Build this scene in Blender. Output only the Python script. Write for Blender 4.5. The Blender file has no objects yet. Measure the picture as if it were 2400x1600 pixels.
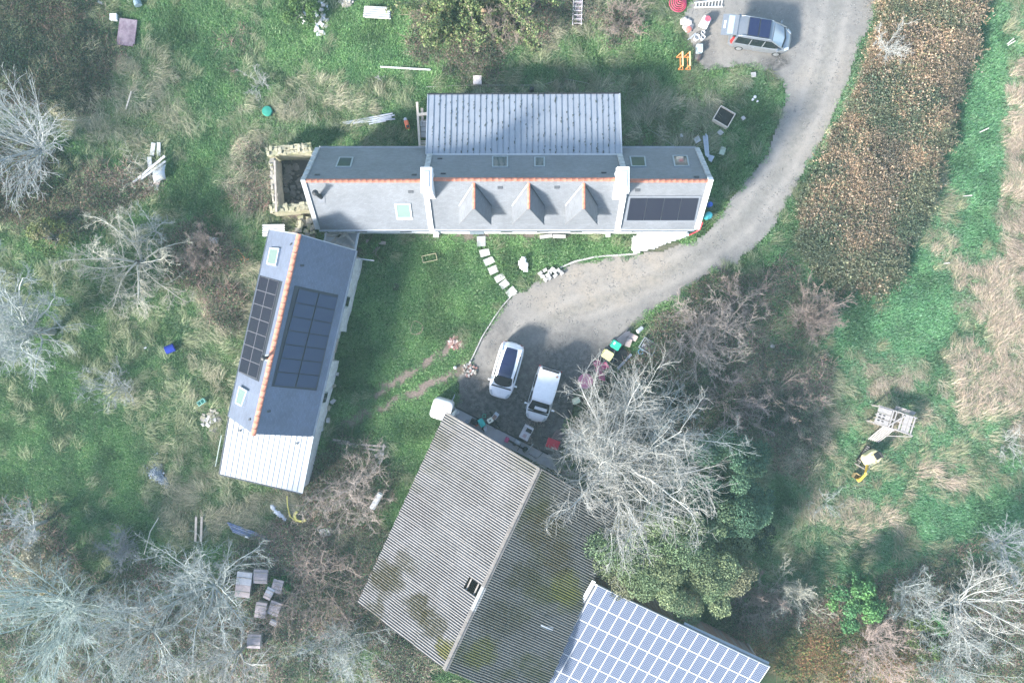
import bpy, math, random
import numpy as np
from mathutils import Vector, Matrix

random.seed(7)
RNG = np.random.default_rng(11)
SC = bpy.context.scene
COL = SC.collection

# ------------------------------------------------------------------ camera, sky, sun, exposure
HC = 50.0                                   # drone height above the ground, metres
cam_d = bpy.data.cameras.new("camera")
cam_d.lens = 24.0
cam_d.sensor_width = 36.0
cam_d.clip_start = 0.5
cam_d.clip_end = 2000.0
cam = bpy.data.objects.new("camera", cam_d)
cam.location = (0, 0, HC)
COL.objects.link(cam)
SC.camera = cam

SUN_EL, SUN_AZ = math.radians(28), math.radians(232)
world = bpy.data.worlds.new("World")
SC.world = world
world.use_nodes = True
wn = world.node_tree
bg = wn.nodes["Background"]
sky = wn.nodes.new("ShaderNodeTexSky")
sky.sky_type = 'NISHITA'
sky.sun_disc = False
sky.sun_elevation = SUN_EL
sky.sun_rotation = SUN_AZ
sky.air_density = 1.0
sky.dust_density = 1.2
wn.links.new(sky.outputs[0], bg.inputs[0])
bg.inputs[1].default_value = 0.14

sun_d = bpy.data.lights.new("sun", 'SUN')
sun_d.energy = 3.9
sun_d.angle = math.radians(8.0)
sun_d.color = (1.0, 0.975, 0.92)
sun = bpy.data.objects.new("sun", sun_d)
TO_SUN = Vector((math.sin(SUN_AZ) * math.cos(SUN_EL), math.cos(SUN_AZ) * math.cos(SUN_EL), math.sin(SUN_EL)))
sun.rotation_euler = TO_SUN.to_track_quat('Z', 'Y').to_euler()
sun.location = TO_SUN * 90
COL.objects.link(sun)

SC.view_settings.view_transform = 'Standard'
SC.view_settings.look = 'None'
SC.view_settings.exposure = 1.84
SC.view_settings.gamma = 1.0
SC.view_settings.use_curve_mapping = False

# ------------------------------------------------------------------ helpers
PXM = 2400.0 / (1.5 * HC)                   # photograph pixels per metre on the ground


def P(px, py, z=0.0):
    """Survey point: where the photograph's pixel lies at height z."""
    k = (1 - z / HC) / PXM
    return Vector(((px - 1200) * k, (800 - py) * k, z))


def on_plane(px, py, plane, off=0.0):
    p, n = plane
    o = Vector((0, 0, HC))
    d = P(px, py, 0) - o
    t = (p + n * off - o).dot(n) / d.dot(n)
    return o + d * t


def plane3(a, b, c):
    n = (b - a).cross(c - a).normalized()
    if n.z < 0:
        n = -n
    return (a.copy(), n)


WM = {}                                      # world matrix of every root (parents are placed before their parts)


def tag(o, label=None, cat=None, group=None, kind=None):
    if label: o["label"] = label
    if cat: o["category"] = cat
    if group: o["group"] = group
    if kind: o["kind"] = kind
    return o


def thing(name, label, cat, loc=(0, 0, 0), rz=0.0, group=None):
    o = bpy.data.objects.new(name, None)
    o.empty_display_size = 0.3
    o.location = loc
    o.rotation_euler = (0, 0, rz)
    COL.objects.link(o)
    WM[o.name] = Matrix.Translation(Vector(loc)) @ Matrix.Rotation(rz, 4, 'Z')
    return tag(o, label, cat, group)


def np_mesh(name, V, F, smooth=False, loop_uv=None):
    """Mesh from numpy arrays; F is one (n,3) or (n,4) index array, or a list of such arrays."""
    Fs = F if isinstance(F, list) else [F]
    me = bpy.data.meshes.new(name)
    V = np.asarray(V, dtype=np.float32)
    me.vertices.add(len(V))
    me.vertices.foreach_set("co", V.ravel())
    nl = sum(f.size for f in Fs)
    npoly = sum(len(f) for f in Fs)
    me.loops.add(nl)
    me.loops.foreach_set("vertex_index", np.concatenate([f.ravel() for f in Fs]).astype(np.int32))
    me.polygons.add(npoly)
    tot = np.concatenate([np.full(len(f), f.shape[1], dtype=np.int32) for f in Fs])
    start = np.concatenate([[0], np.cumsum(tot)[:-1]]).astype(np.int32)
    me.polygons.foreach_set("loop_start", start)
    me.polygons.foreach_set("loop_total", tot)
    me.polygons.foreach_set("use_smooth", np.full(npoly, bool(smooth)))
    me.update(calc_edges=True)
    return me


def attr(me, name, vals):
    vals = np.asarray(vals, dtype=np.float32)
    if vals.ndim == 1:
        a = me.attributes.new(name, 'FLOAT', 'POINT')
        a.data.foreach_set("value", vals)
    else:
        if vals.shape[1] == 3:
            vals = np.concatenate([vals, np.ones((len(vals), 1), np.float32)], 1)
        a = me.attributes.new(name, 'FLOAT_COLOR', 'POINT')
        a.data.foreach_set("color", vals.ravel())


def link(name, me, m, parent=None, mat4=None):
    o = bpy.data.objects.new(name, me)
    if m is not None and len(me.materials) == 0:
        me.materials.append(m)
    COL.objects.link(o)
    if parent is not None:
        o.parent = parent
    if mat4 is not None:
        o.matrix_local = mat4
    WM[o.name] = (WM[parent.name] if parent is not None else Matrix()) @ (mat4 if mat4 is not None else Matrix())
    return o


def place(name, me, m, parent, world_m):
    """Link a (shared) mesh at a world matrix under a parent."""
    return link(name, me, m, parent, WM[parent.name].inverted() @ world_m if parent is not None else world_m)


def copy_tree(o, parent=None, loc=None, rz=None, label=None, group=None):
    c = o.copy()
    COL.objects.link(c)
    if parent is not None:
        c.parent = parent
    if loc is not None:
        c.location = loc
    if rz is not None:
        c.rotation_euler = (0, 0, rz)
    if label: c["label"] = label
    if group: c["group"] = group
    for ch in list(o.children):
        copy_tree(ch, c)
    WM[c.name] = Matrix.Translation(c.location) @ c.rotation_euler.to_matrix().to_4x4()
    return c


class MB:
    """Collects boxes, slabs, tubes ... and links them as ONE mesh object."""

    def __init__(s):
        s.v, s.f = [], []

    def add(s, vs, fs):
        n = len(s.v)
        s.v += [Vector(a) for a in vs]
        s.f += [[i + n for i in f] for f in fs]
        return s

    def box(s, c, size, rz=0.0, m=None):
        hx, hy, hz = size[0] / 2, size[1] / 2, size[2] / 2
        R = m if m is not None else Matrix.Rotation(rz, 3, 'Z')
        vs = [Vector(c) + R @ Vector((sx * hx, sy * hy, sz * hz)) for sz in (-1, 1) for sx, sy in ((-1, -1), (1, -1), (1, 1), (-1, 1))]
        return s.add(vs, [(3, 2, 1, 0), (4, 5, 6, 7), (0, 1, 5, 4), (1, 2, 6, 5), (2, 3, 7, 6), (3, 0, 4, 7)])

    def prism(s, bot, top):
        n = len(bot)
        fs = [list(range(n))[::-1], list(range(n, 2 * n))]
        fs += [(i, (i + 1) % n, n + (i + 1) % n, n + i) for i in range(n)]
        return s.add(list(bot) + list(top), fs)

    def slab(s, pts, th, n=None):
        """Plate: top face through pts, thickness th downwards along its normal."""
        pts = [Vector(p) for p in pts]
        if n is None:
            n = (pts[1] - pts[0]).cross(pts[2] - pts[0]).normalized()
            if n.z < 0: n = -n
        k = (pts[1] - pts[0]).cross(pts[2] - pts[0])
        if k.dot(n) < 0:
            pts = pts[::-1]
        return s.prism([p - n * th for p in pts], pts)

    def extrude(s, poly, z0, z1):
        area = sum(poly[i][0] * poly[(i + 1) % len(poly)][1] - poly[(i + 1) % len(poly)][0] * poly[i][1] for i in range(len(poly)))
        if area < 0: poly = poly[::-1]
        return s.prism([Vector((p[0], p[1], z0)) for p in poly], [Vector((p[0], p[1], z1)) for p in poly])

    def bar(s, a, b, w, h=None, up=Vector((0, 0, 1))):
        a, b = Vector(a), Vector(b)
        h = w if h is None else h
        d = (b - a).normalized()
        if abs(d.dot(up)) > 0.98: up = Vector((0, 1, 0))
        x = d.cross(up).normalized()
        y = x.cross(d).normalized()
        R = Matrix((d, -x, y)).transposed()
        return s.box((a + b) / 2, ((b - a).length, w, h), m=R)

    def tube(s, pts, r, n=8, caps=True, closed=False):
        pts = [Vector(p) for p in pts]
        rs = r if isinstance(r, (list, tuple)) else [r] * len(pts)
        vs, fs = [], []
        up = Vector((0.13, 0.21, 0.97))
        N = len(pts)
        for i, p in enumerate(pts):
            if closed: d = (pts[(i + 1) % N] - pts[i - 1])
            else: d = pts[min(i + 1, N - 1)] - pts[max(i - 1, 0)]
            d = d.normalized()
            x = d.cross(up)
            if x.length < 1e-3: x = d.cross(Vector((1, 0, 0)))
            x.normalize()
            y = d.cross(x)
            for k in range(n):
                a = 2 * math.pi * k / n
                vs.append(p + (x * math.cos(a) + y * math.sin(a)) * rs[i])
        for i in range(N if closed else N - 1):
            j = (i + 1) % N
            for k in range(n):
                k2 = (k + 1) % n
                fs.append((i * n + k, i * n + k2, j * n + k2, j * n + k))
        if caps and not closed:
            fs.append(list(range(n))[::-1][::-1])
            fs.append([(N - 1) * n + k for k in range(n)][::-1])
        return s.add(vs, fs)

    def lathe(s, c, prof, n=20, axis='Z', R=None):
        """prof: list of (radius, height)."""
        vs, fs = [], []
        for r, h in prof:
            for k in range(n):
                a = 2 * math.pi * k / n
                q = Vector((r * math.cos(a), r * math.sin(a), h))
                if R is not None: q = R @ q
                vs.append(Vector(c) + q)
        m = len(prof)
        for i in range(m - 1):
            for k in range(n):
                k2 = (k + 1) % n
                fs.append((i * n + k, i * n + k2, (i + 1) * n + k2, (i + 1) * n + k))
        fs.append(list(range(n))[::-1])
        fs.append([(m - 1) * n + k for k in range(n)])
        return s.add(vs, fs)

    def grid(s, rows):
        """rows of points -> quads"""
        m, n = len(rows), len(rows[0])
        vs = [p for r in rows for p in r]
        fs = [(i * n + j, i * n + j + 1, (i + 1) * n + j + 1, (i + 1) * n + j) for i in range(m - 1) for j in range(n - 1)]
        return s.add(vs, fs)

    def jitter(s, a, seed=0):
        r = random.Random(seed)
        for v in s.v:
            v += Vector((r.uniform(-a, a), r.uniform(-a, a), r.uniform(-a, a)))
        return s

    def mesh(s, name, smooth=False):
        me = bpy.data.meshes.new(name)
        me.from_pydata([tuple(v) for v in s.v], [], [tuple(f) for f in s.f])
        if smooth:
            for p in me.polygons: p.use_smooth = True
        return me

    def build(s, name, m, parent=None, smooth=False, local=False, bevel=0.0, sub=0, keep=False):
        vs = s.v
        if parent is not None and not local:
            inv = WM[parent.name].inverted()
            vs = [inv @ v for v in vs]
        lo = Vector([min(v[i] for v in vs) for i in range(3)])
        hi = Vector([max(v[i] for v in vs) for i in range(3)])
        c = Vector(((lo.x + hi.x) / 2, (lo.y + hi.y) / 2, lo.z))
        if keep: c = Vector((0, 0, 0))
        me = bpy.data.meshes.new(name)
        me.from_pydata([tuple(v - c) for v in vs], [], [tuple(f) for f in s.f])
        if smooth:
            for p in me.polygons: p.use_smooth = True
        o = link(name, me, m, parent, Matrix.Translation(c))
        if bevel > 0:
            b = o.modifiers.new("bevel", 'BEVEL')
            b.width = bevel; b.segments = 2; b.limit_method = 'ANGLE'; b.angle_limit = math.radians(35)
        if sub:
            b = o.modifiers.new("subd", 'SUBSURF')
            b.levels = sub; b.render_levels = sub
        return o


# ------------------------------------------------------------------ materials
def _nt(name):
    m = bpy.data.materials.new(name)
    m.use_nodes = True
    t = m.node_tree
    return m, t, t.nodes["Principled BSDF"]


def _node(t, ty, **kw):
    n = t.nodes.new(ty)
    for k, v in kw.items():
        setattr(n, k, v)
    return n


def _math(t, op, a, b=None, c=None):
    n = t.nodes.new("ShaderNodeMath")
    n.operation = op
    for i, x in enumerate((a, b, c)):
        if x is None: continue
        if isinstance(x, (int, float)): n.inputs[i].default_value = x
        else: t.links.new(x, n.inputs[i])
    return n.outputs[0]


def _mix(t, fac, a, b, blend='MIX'):
    n = t.nodes.new("ShaderNodeMix")
    n.data_type = 'RGBA'
    n.blend_type = blend
    for s, x in ((0, fac), (6, a), (7, b)):
        if isinstance(x, (int, float)): n.inputs[s].default_value = x
        elif isinstance(x, (tuple, list)): n.inputs[s].default_value = (*x[:3], 1)
        else: t.links.new(x, n.inputs[s])
    return n.outputs[2]


def _noise(t, vec, scale, detail=4.0, rough=0.6, dist=0.0):
    n = t.nodes.new("ShaderNodeTexNoise")
    n.inputs["Scale"].default_value = scale
    n.inputs["Detail"].default_value = detail
    n.inputs["Roughness"].default_value = rough
    n.inputs["Distortion"].default_value = dist
    t.links.new(vec, n.inputs["Vector"])
    return n.outputs["Fac"]


def _ramp(t, fac, lo, hi):
    n = t.nodes.new("ShaderNodeMapRange")
    n.inputs[1].default_value = lo
    n.inputs[2].default_value = hi
    t.links.new(fac, n.inputs[0])
    return n.outputs[0]


def _bump(t, p, h, strength=0.3, dist=0.02):
    b = t.nodes.new("ShaderNodeBump")
    b.inputs["Strength"].default_value = strength
    b.inputs["Distance"].default_value = dist
    t.links.new(h, b.inputs["Height"])
    t.links.new(b.outputs[0], p.inputs["Normal"])


def mat(name, col, rough=0.7, var=0.25, scale=3.0, stain=None, stain_amt=0.0, stain_scale=0.8, metallic=0.0,
        bump=0.15, spec=0.4, coat=0.0, alpha=None):
    """General worn surface: base colour, mottling at two scales, an optional second colour in patches."""
    m, t, p = _nt(name)
    g = _node(t, "ShaderNodeNewGeometry")
    pos = g.outputs["Position"]
    n1 = _noise(t, pos, scale, 5, 0.65)
    n2 = _noise(t, pos, scale * 7.3, 3, 0.6)
    dark = tuple(c * (1 - var) for c in col)
    lite = tuple(min(1, c * (1 + var * 0.8)) for c in col)
    c = _mix(t, _ramp(t, n1, 0.3, 0.7), dark, lite)
    c = _mix(t, _math(t, 'MULTIPLY', _ramp(t, n2, 0.35, 0.7), 0.5 * min(1, var * 2.5)), c, tuple(x * 0.6 for x in col))
    if stain is not None:
        n3 = _noise(t, pos, stain_scale, 6, 0.7, 0.4)
        c = _mix(t, _math(t, 'MULTIPLY', _ramp(t, n3, 0.48, 0.66), stain_amt), c, stain)
    t.links.new(c, p.inputs["Base Color"])
    p.inputs["Roughness"].default_value = rough
    p.inputs["Metallic"].default_value = metallic
    p.inputs["Specular IOR Level"].default_value = spec
    p.inputs["Coat Weight"].default_value = coat
    if bump > 0:
        _bump(t, p, _math(t, 'ADD', n2, _math(t, 'MULTIPLY', n1, 0.5)), bump, 0.03)
    return m


def glass_mat(name, col=(0.02, 0.03, 0.035), rough=0.04, spec=0.7):
    m, t, p = _nt(name)
    p.inputs["Base Color"].default_value = (*col, 1)
    p.inputs["Roughness"].default_value = rough
    p.inputs["Specular IOR Level"].default_value = spec
    return m


def foliage_mat(name, inst=False, rough=0.75, transl=0.25):
    """Colour from the plant's own tint attribute (per plant) and per-blade value (per blade)."""
    m, t, p = _nt(name)
    a = _node(t, "ShaderNodeAttribute", attribute_name="tint")
    if inst: a.attribute_type = 'INSTANCER'
    b = _node(t, "ShaderNodeAttribute", attribute_name="leaf")
    c = _mix(t, 1.0, a.outputs["Color"], b.outputs["Color"], 'MULTIPLY')
    t.links.new(c, p.inputs["Base Color"])
    p.inputs["Roughness"].default_value = rough
    p.inputs["Specular IOR Level"].default_value = 0.14
    if transl > 0:
        tr = _node(t, "ShaderNodeBsdfTranslucent")
        t.links.new(c, tr.inputs["Color"])
        ms = _node(t, "ShaderNodeMixShader")
        ms.inputs[0].default_value = transl
        t.links.new(p.outputs[0], ms.inputs[1])
        t.links.new(tr.outputs[0], ms.inputs[2])
        t.links.new(ms.outputs[0], t.nodes["Material Output"].inputs[0])
    return m


# ------------------------------------------------------------------ numpy noise and region maps
_LAT = np.random.default_rng(5).random((256, 256)).astype(np.float32)


def vnoise(x, y):
    xi = np.floor(x).astype(int); yi = np.floor(y).astype(int)
    fx = x - xi; fy = y - yi
    fx = fx * fx * (3 - 2 * fx); fy = fy * fy * (3 - 2 * fy)
    a = _LAT[xi & 255, yi & 255]; b = _LAT[(xi + 1) & 255, yi & 255]
    c = _LAT[xi & 255, (yi + 1) & 255]; d = _LAT[(xi + 1) & 255, (yi + 1) & 255]
    return (a * (1 - fx) + b * fx) * (1 - fy) + (c * (1 - fx) + d * fx) * fy


def fbm(x, y, octv=4, seed=0):
    s = 0; a = 0.5; n = 0
    for i in range(octv):
        s = s + a * vnoise(x + 17.3 * (i + seed * 3.1), y + 9.7 * (i - seed * 2.3)); n += a
        x = x * 2.03; y = y * 2.03; a *= 0.5
    return s / n


def sstep(a, b, x):
    t = np.clip((x - a) / (b - a), 0, 1)
    return t * t * (3 - 2 * t)


def in_poly(px, py, poly):
    inside = np.zeros(px.shape, bool)
    n = len(poly)
    for i in range(n):
        x1, y1 = poly[i]; x2, y2 = poly[(i + 1) % n]
        cond = ((y1 > py) != (y2 > py))
        if y1 == y2: continue
        xx = (x2 - x1) * (py - y1) / (y2 - y1) + x1
        inside ^= cond & (px < xx)
    return inside


def poly_dist(px, py, poly, closed=True):
    d = np.full(px.shape, 1e9)
    n = len(poly)
    for i in range(n if closed else n - 1):
        x1, y1 = poly[i]; x2, y2 = poly[(i + 1) % n]
        dx, dy = x2 - x1, y2 - y1
        t = np.clip(((px - x1) * dx + (py - y1) * dy) / (dx * dx + dy * dy + 1e-9), 0, 1)
        d = np.minimum(d, np.hypot(px - x1 - t * dx, py - y1 - t * dy))
    return d


def soft_poly(px, py, poly, soft=10):
    d = poly_dist(px, py, poly)
    s = np.where(in_poly(px, py, poly), d, -d)
    return sstep(-soft, soft, s)


def ell(px, py, cx, cy, rx, ry, rot=0.0):
    c, s = math.cos(math.radians(rot)), math.sin(math.radians(rot))
    u = ((px - cx) * c + (py - cy) * s) / rx
    v = (-(px - cx) * s + (py - cy) * c) / ry
    return 1 - sstep(0.6, 1.25, np.hypot(u, v))
# ------------------------------------------------------------------ the ground: what grows where (survey in photograph pixels)
DRIVE = [(2085, -170), (2062, -60), (2045, 46), (2019, 94), (2001, 153), (1978, 212), (1953, 273), (1922, 344), (1887, 398), (1850, 470), (1800, 555),
         (1761, 588), (1723, 616), (1672, 639), (1634, 665), (1600, 690), (1540, 722), (1500, 752), (1470, 790), (1440, 840), (1405, 890), (1360, 925),
         (1330, 990), (1318, 1080), (1285, 1092), (1062, 962), (1075, 915), (1070, 880), (1090, 858), (1106, 840), (1130, 790), (1160, 742), (1200, 693), (1259, 657),
         (1312, 628), (1350, 615), (1419, 602), (1481, 597), (1557, 585), (1631, 565), (1672, 532), (1697, 491), (1736, 435), (1800, 359),
         (1812, 320), (1828, 275), (1842, 224), (1833, 196), (1800, 172), (1740, 158), (1680, 166), (1648, 170), (1630, 140), (1622, 100), (1600, 60),
         (1606, 20), (1640, -20), (1680, -80), (1760, -170)]
BRACKEN = [(2105, -160), (2080, -60), (2062, 60), (2040, 130), (2020, 200), (1990, 280), (1960, 340), (1925, 410), (1890, 470), (1880, 540), (1895, 600), (1950, 640), (2040, 668),
           (2085, 640), (2100, 580), (2160, 470), (2190, 360), (2215, 270), (2240, 180), (2265, 100), (2290, -60), (2310, -160)]
FOOT = [[(700, 345), (1640, 345), (1640, 545), (745, 545)], [(1003, 240), (1450, 240), (1450, 360), (1003, 360)],
        [(640, 360), (740, 360), (750, 540), (648, 500)],
        [(655, 560), (830, 600), (715, 1130), (545, 1085)],
        [(1060, 960), (1430, 1170), (1250, 1560), (880, 1390)], [(1390, 1330), (1760, 1505), (1900, 1640), (1290, 1640)]]


CLEAR = [(1128, 566, 13), (1136, 592, 14), (1146, 612, 14), (1156, 633, 13), (1171, 651, 14), (1182, 666, 13), (1198, 684, 15), (302, 70, 26), (302, 98, 24), (1119, 188, 14), (1225, 622, 18), (372, 1112, 16),
         (927, 672, 8), (628, 262, 13), (268, 42, 10), (1634, 328, 9), (1693, 354, 9), (1766, 176, 8), (1688, 311, 7), (1067, 802, 15), (1101, 867, 17), (880, 567, 10), (895, 569, 9), (365, 400, 24), (362, 370, 14), (1696, 275, 20),
         (884, 31, 20), (571, 1369, 24), (611, 1350, 20), (1500, 570, 18), (1540, 565, 22), (1580, 555, 20), (1288, 642, 14), (1303, 636, 12), (497, 985, 14), (868, 283, 6), (900, 274, 6), (840, 287, 6), (790, 877, 8)]


def fields(X, Y):
    """Ground cover weights at world points (z = 0)."""
    px = X * PXM + 1200; py = 800 - Y * PXM
    w1 = (fbm(X * 0.35, Y * 0.35, 4, 1) - 0.5) * 90
    w2 = (fbm(X * 0.35 + 50, Y * 0.35, 4, 2) - 0.5) * 90
    f1 = (fbm(X * 1.6, Y * 1.6, 3, 3) - 0.5) * 26
    f2 = (fbm(X * 1.6, Y * 1.6 + 30, 3, 4) - 0.5) * 26
    qx, qy = px + w1 + f1, py + w2 + f2
    ex, ey = px + f1 * 0.5, py + f2 * 0.5
    n = fbm(X * 0.55, Y * 0.55, 5, 6)
    n2 = fbm(X * 1.9, Y * 1.9, 4, 7)
    R = {}
    drv = soft_poly(ex, ey, DRIVE, 7)
    R['drive'] = drv
    west = 1 - sstep(900, 1150, px)
    south = sstep(1080, 1200, py)
    dry = 0.22 + 0.95 * (n - 0.45) + 0.25 * (n2 - 0.5)
    for e, a in ((( 250, 230, 220, 130), .45), ((760, 240, 210, 60), .45), ((600, 400, 95, 90), .6), ((530, 800, 80, 260), .35),
                 ((440, 1150, 110, 110), .5), ((620, 1230, 240, 80), .65), ((2392, 650, 62, 420), 1.0), ((2390, 330, 45, 200), .8), ((2300, 700, 70, 90), .6), ((2290, 900, 75, 95), .7),
                 ((2080, 890, 70, 30), .8), ((1945, 960, 60, 50), .6), ((2060, 985, 60, 26), .6), ((2000, 1210, 160, 50), .45),
                 ((2200, 1130, 80, 40), .55), ((1880, 1040, 70, 60), .55), ((1270, 200, 230, 24), .5), ((1560, 270, 120, 90), .45),
                 ((1330, 60, 130, 60), .55), ((840, 890, 60, 30), -.4), ((300, 900, 130, 60), .15), ((2310, 900, 70, 50), .3),
                 ((490, 110, 70, 170), -.45), ((2290, 300, 80, 300), -.55), ((1050, 660, 130, 110), -.6), ((1330, 590, 150, 40), -.5),
                 ((900, 760, 160, 150), -.5), ((150, 1080, 240, 130), -.2), ((2100, 720, 180, 130), -.45), ((2260, 1200, 140, 80), -.5),
                 ((880, 90, 170, 90), -.35), ((1000, 1000, 120, 90), -.6), ((470, 420, 60, 100), -.3), ((1560, 150, 60, 60), -.4), ((2240, 1340, 200, 60), -.2)):
        dry = dry + a * ell(qx, qy, *e)
    dry = dry - .14 * (1 - sstep(1600, 1900, px))
    R['dry'] = np.clip(dry, 0, 1)
    brn = 0.0 * px
    for e, a in (((80, 120, 170, 160), 1.0), ((40, 430, 120, 110), .8), ((260, 440, 120, 60), .6), ((470, 590, 90, 80), .85), ((520, 720, 50, 60), .7), ((160, 500, 80, 50), .5),
                 ((600, 420, 40, 60), .4), ((1800, 920, 130, 120), .9), ((1700, 660, 110, 40), .55), ((1860, 1000, 60, 100), .5), ((1830, 700, 60, 90), .4), ((1650, 800, 140, 110), .7),
                 ((1500, 960, 180, 130), .7), ((1240, 30, 150, 70), .55), ((1440, 60, 60, 60), .7), ((300, 1490, 320, 160), .8), ((700, 1420, 190, 180), .9),
                 ((950, 1540, 90, 70), .9), ((870, 1340, 45, 110), .6), ((1950, 1500, 260, 120), .8), ((2250, 1460, 200, 150), .7), ((1780, 1430, 90, 60), .9), ((800, 1150, 110, 120), .6),
                 ((1900, 740, 60, 60), .5), ((2150, 1550, 300, 70), .6), ((60, 1300, 130, 110), .7), ((1100, 60, 130, 100), .6), ((560, 120, 30, 60), .2)):
        brn = np.maximum(brn, a * ell(qx, qy, *e))
    R['bramble'] = np.clip(brn * (0.55 + 0.9 * n2), 0, 1)
    R['bracken'] = soft_poly(px + f1, py + f2, BRACKEN, 22)
    bare = 0.0 * px
    for e, a in (((1270, 205, 200, 26), .5), ((1500, 330, 80, 30), .35), ((1068, 803, 26, 22), .9), ((1100, 868, 30, 26), 1.0), ((930, 900, 30, 10, -30), .3),
                 ((1020, 838, 62, 14, -28), 1.0), ((945, 880, 80, 12, -28), .8), ((1000, 905, 85, 17, -27), 1.1), ((900, 950, 110, 13, -25), .75), ((830, 985, 60, 14, -20), .6), ((1690, 90, 110, 90), .5),
                 ((1640, 70, 40, 60), .6), ((1150, 553, 300, 10), .8), ((370, 1112, 34, 34), .8), ((1095, 555, 50, 16), .6), ((820, 590, 40, 40), .6), ((690, 530, 40, 30), 1.0),
                 ((850, 565, 30, 26), .5), ((1560, 580, 90, 14), .5), ((700, 440, 60, 90), 1.0), ((1000, 170, 20, 6), .2)):
        bare = np.maximum(bare, a * ell(ex, ey, *e))
    trk = np.minimum(poly_dist(ex, ey, [(1078, 862), (1000, 905), (930, 938), (860, 966), (790, 1004)], False), poly_dist(ex, ey, [(1062, 806), (1000, 850), (950, 884), (890, 922), (800, 972)], False))
    R['bare'] = np.clip(np.maximum(bare * (0.4 + 1.2 * n2), (1 - sstep(5, 15, trk)) * (.45 + .8 * n2) * sstep(780, 900, px)), 0, 1)
    foot = np.zeros(px.shape, bool)
    for f in FOOT:
        foot |= in_poly(px, py, f)
    for cx0, cy0, r0 in CLEAR:                              # nothing grows under what lies flat on the ground
        foot |= (px - cx0) ** 2 + (py - cy0) ** 2 < r0 * r0
    R['foot'] = foot
    # colour family: fresh yellow-green in the west lawns, cooler green in the east field
    R['cool'] = np.clip(sstep(1650, 2000, px) * 0.85 + 0.35 * (n - 0.5), 0, 1)
    R['n'] = n; R['n2'] = n2
    return R


def height(X, Y, R=None):
    R = R or fields(X, Y)
    open_ = (1 - R['drive']) * (1 - R['foot'])
    h = (fbm(X * 0.9, Y * 0.9, 4, 9) - 0.5) * 0.22 + (fbm(X * 0.2, Y * 0.2, 2, 10) - 0.5) * 0.2
    h = h * open_ * (1 - 0.6 * R['bare'])
    h = h + R['bracken'] ** 1.5 * (0.75 + 0.6 * (R['n2'] - 0.5))
    h = h + R['bramble'] * 0.45 * open_ * (1 - R['bracken'])
    return h


GW, GH = 92.0, 66.0
step = 0.30
nx, ny = int(GW / step), int(GH / step)
gx = np.linspace(-GW / 2, GW / 2, nx); gy = np.linspace(-GH / 2, GH / 2, ny)
GX, GY = np.meshgrid(gx, gy)
fl = fields(GX.ravel(), GY.ravel())
GZ = height(GX.ravel(), GY.ravel(), fl)
edge = np.minimum(np.minimum(GX.ravel() + GW / 2, GW / 2 - GX.ravel()), np.minimum(GY.ravel() + GH / 2, GH / 2 - GY.ravel()))
GZ = GZ * sstep(0, 2, edge)
V = np.stack([GX.ravel(), GY.ravel(), GZ], 1)
ii = (np.arange(ny - 1)[:, None] * nx + np.arange(nx - 1)[None, :]).ravel()
Fq = np.stack([ii, ii + 1, ii + nx + 1, ii + nx], 1)
# the sheet goes on flat to the horizon
o0 = len(V)
far = 180.0
ring = np.array([[-far, -far, 0], [far, -far, 0], [far, far, 0], [-far, far, 0]])
V = np.concatenate([V, ring])
c00, c10, c11, c01 = 0, nx - 1, ny * nx - 1, (ny - 1) * nx
Fr = np.array([[o0, o0 + 1, c10, c00], [o0 + 1, o0 + 2, c11, c10], [o0 + 2, o0 + 3, c01, c11], [o0 + 3, o0, c00, c01]])
gme = np_mesh("ground", V, np.concatenate([Fq, Fr]), smooth=True)


def pad(a, v=0.0):
    return np.concatenate([a.astype(np.float32), np.full(4, v, np.float32)])


for k, dv in (('dry', .3), ('bramble', .1), ('bracken', 0), ('bare', 0), ('cool', .4)):
    attr(gme, k, pad(fl[k], dv))

m, t, p = _nt("meadow soil")
pos = _node(t, "ShaderNodeNewGeometry").outputs["Position"]
na = _noise(t, pos, 1.3, 6, 0.7)
nb = _noise(t, pos, 9.0, 4, 0.7)
nc = _noise(t, pos, 0.35, 3, 0.6)


def A(nm):
    return _node(t, "ShaderNodeAttribute", attribute_name=nm).outputs["Fac"]


green = _mix(t, A('cool'), (0.050, 0.105, 0.030), (0.030, 0.120, 0.048))
green = _mix(t, _ramp(t, nb, 0.3, 0.75), (0.022, 0.040, 0.018), green)
c = _mix(t, _math(t, 'MULTIPLY', A('dry'), _ramp(t, na, 0.25, 0.7)), green, (0.17, 0.135, 0.085))
c = _mix(t, _math(t, 'MULTIPLY', A('bramble'), 0.9), c, (0.055, 0.042, 0.036))
c = _mix(t, A('bracken'), c, (0.045, 0.045, 0.032))
soil = _mix(t, _ramp(t, nb, 0.3, 0.7), (0.11, 0.085, 0.07), (0.23, 0.185, 0.16))
c = _mix(t, A('bare'), c, soil)
t.links.new(c, p.inputs["Base Color"])
p.inputs["Roughness"].default_value = 0.95
p.inputs["Specular IOR Level"].default_value = 0.1
_bump(t, p, _math(t, 'ADD', nb, na), 0.6, 0.08)
ground = link("ground", gme, m)
tag(ground, kind="structure")

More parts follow.
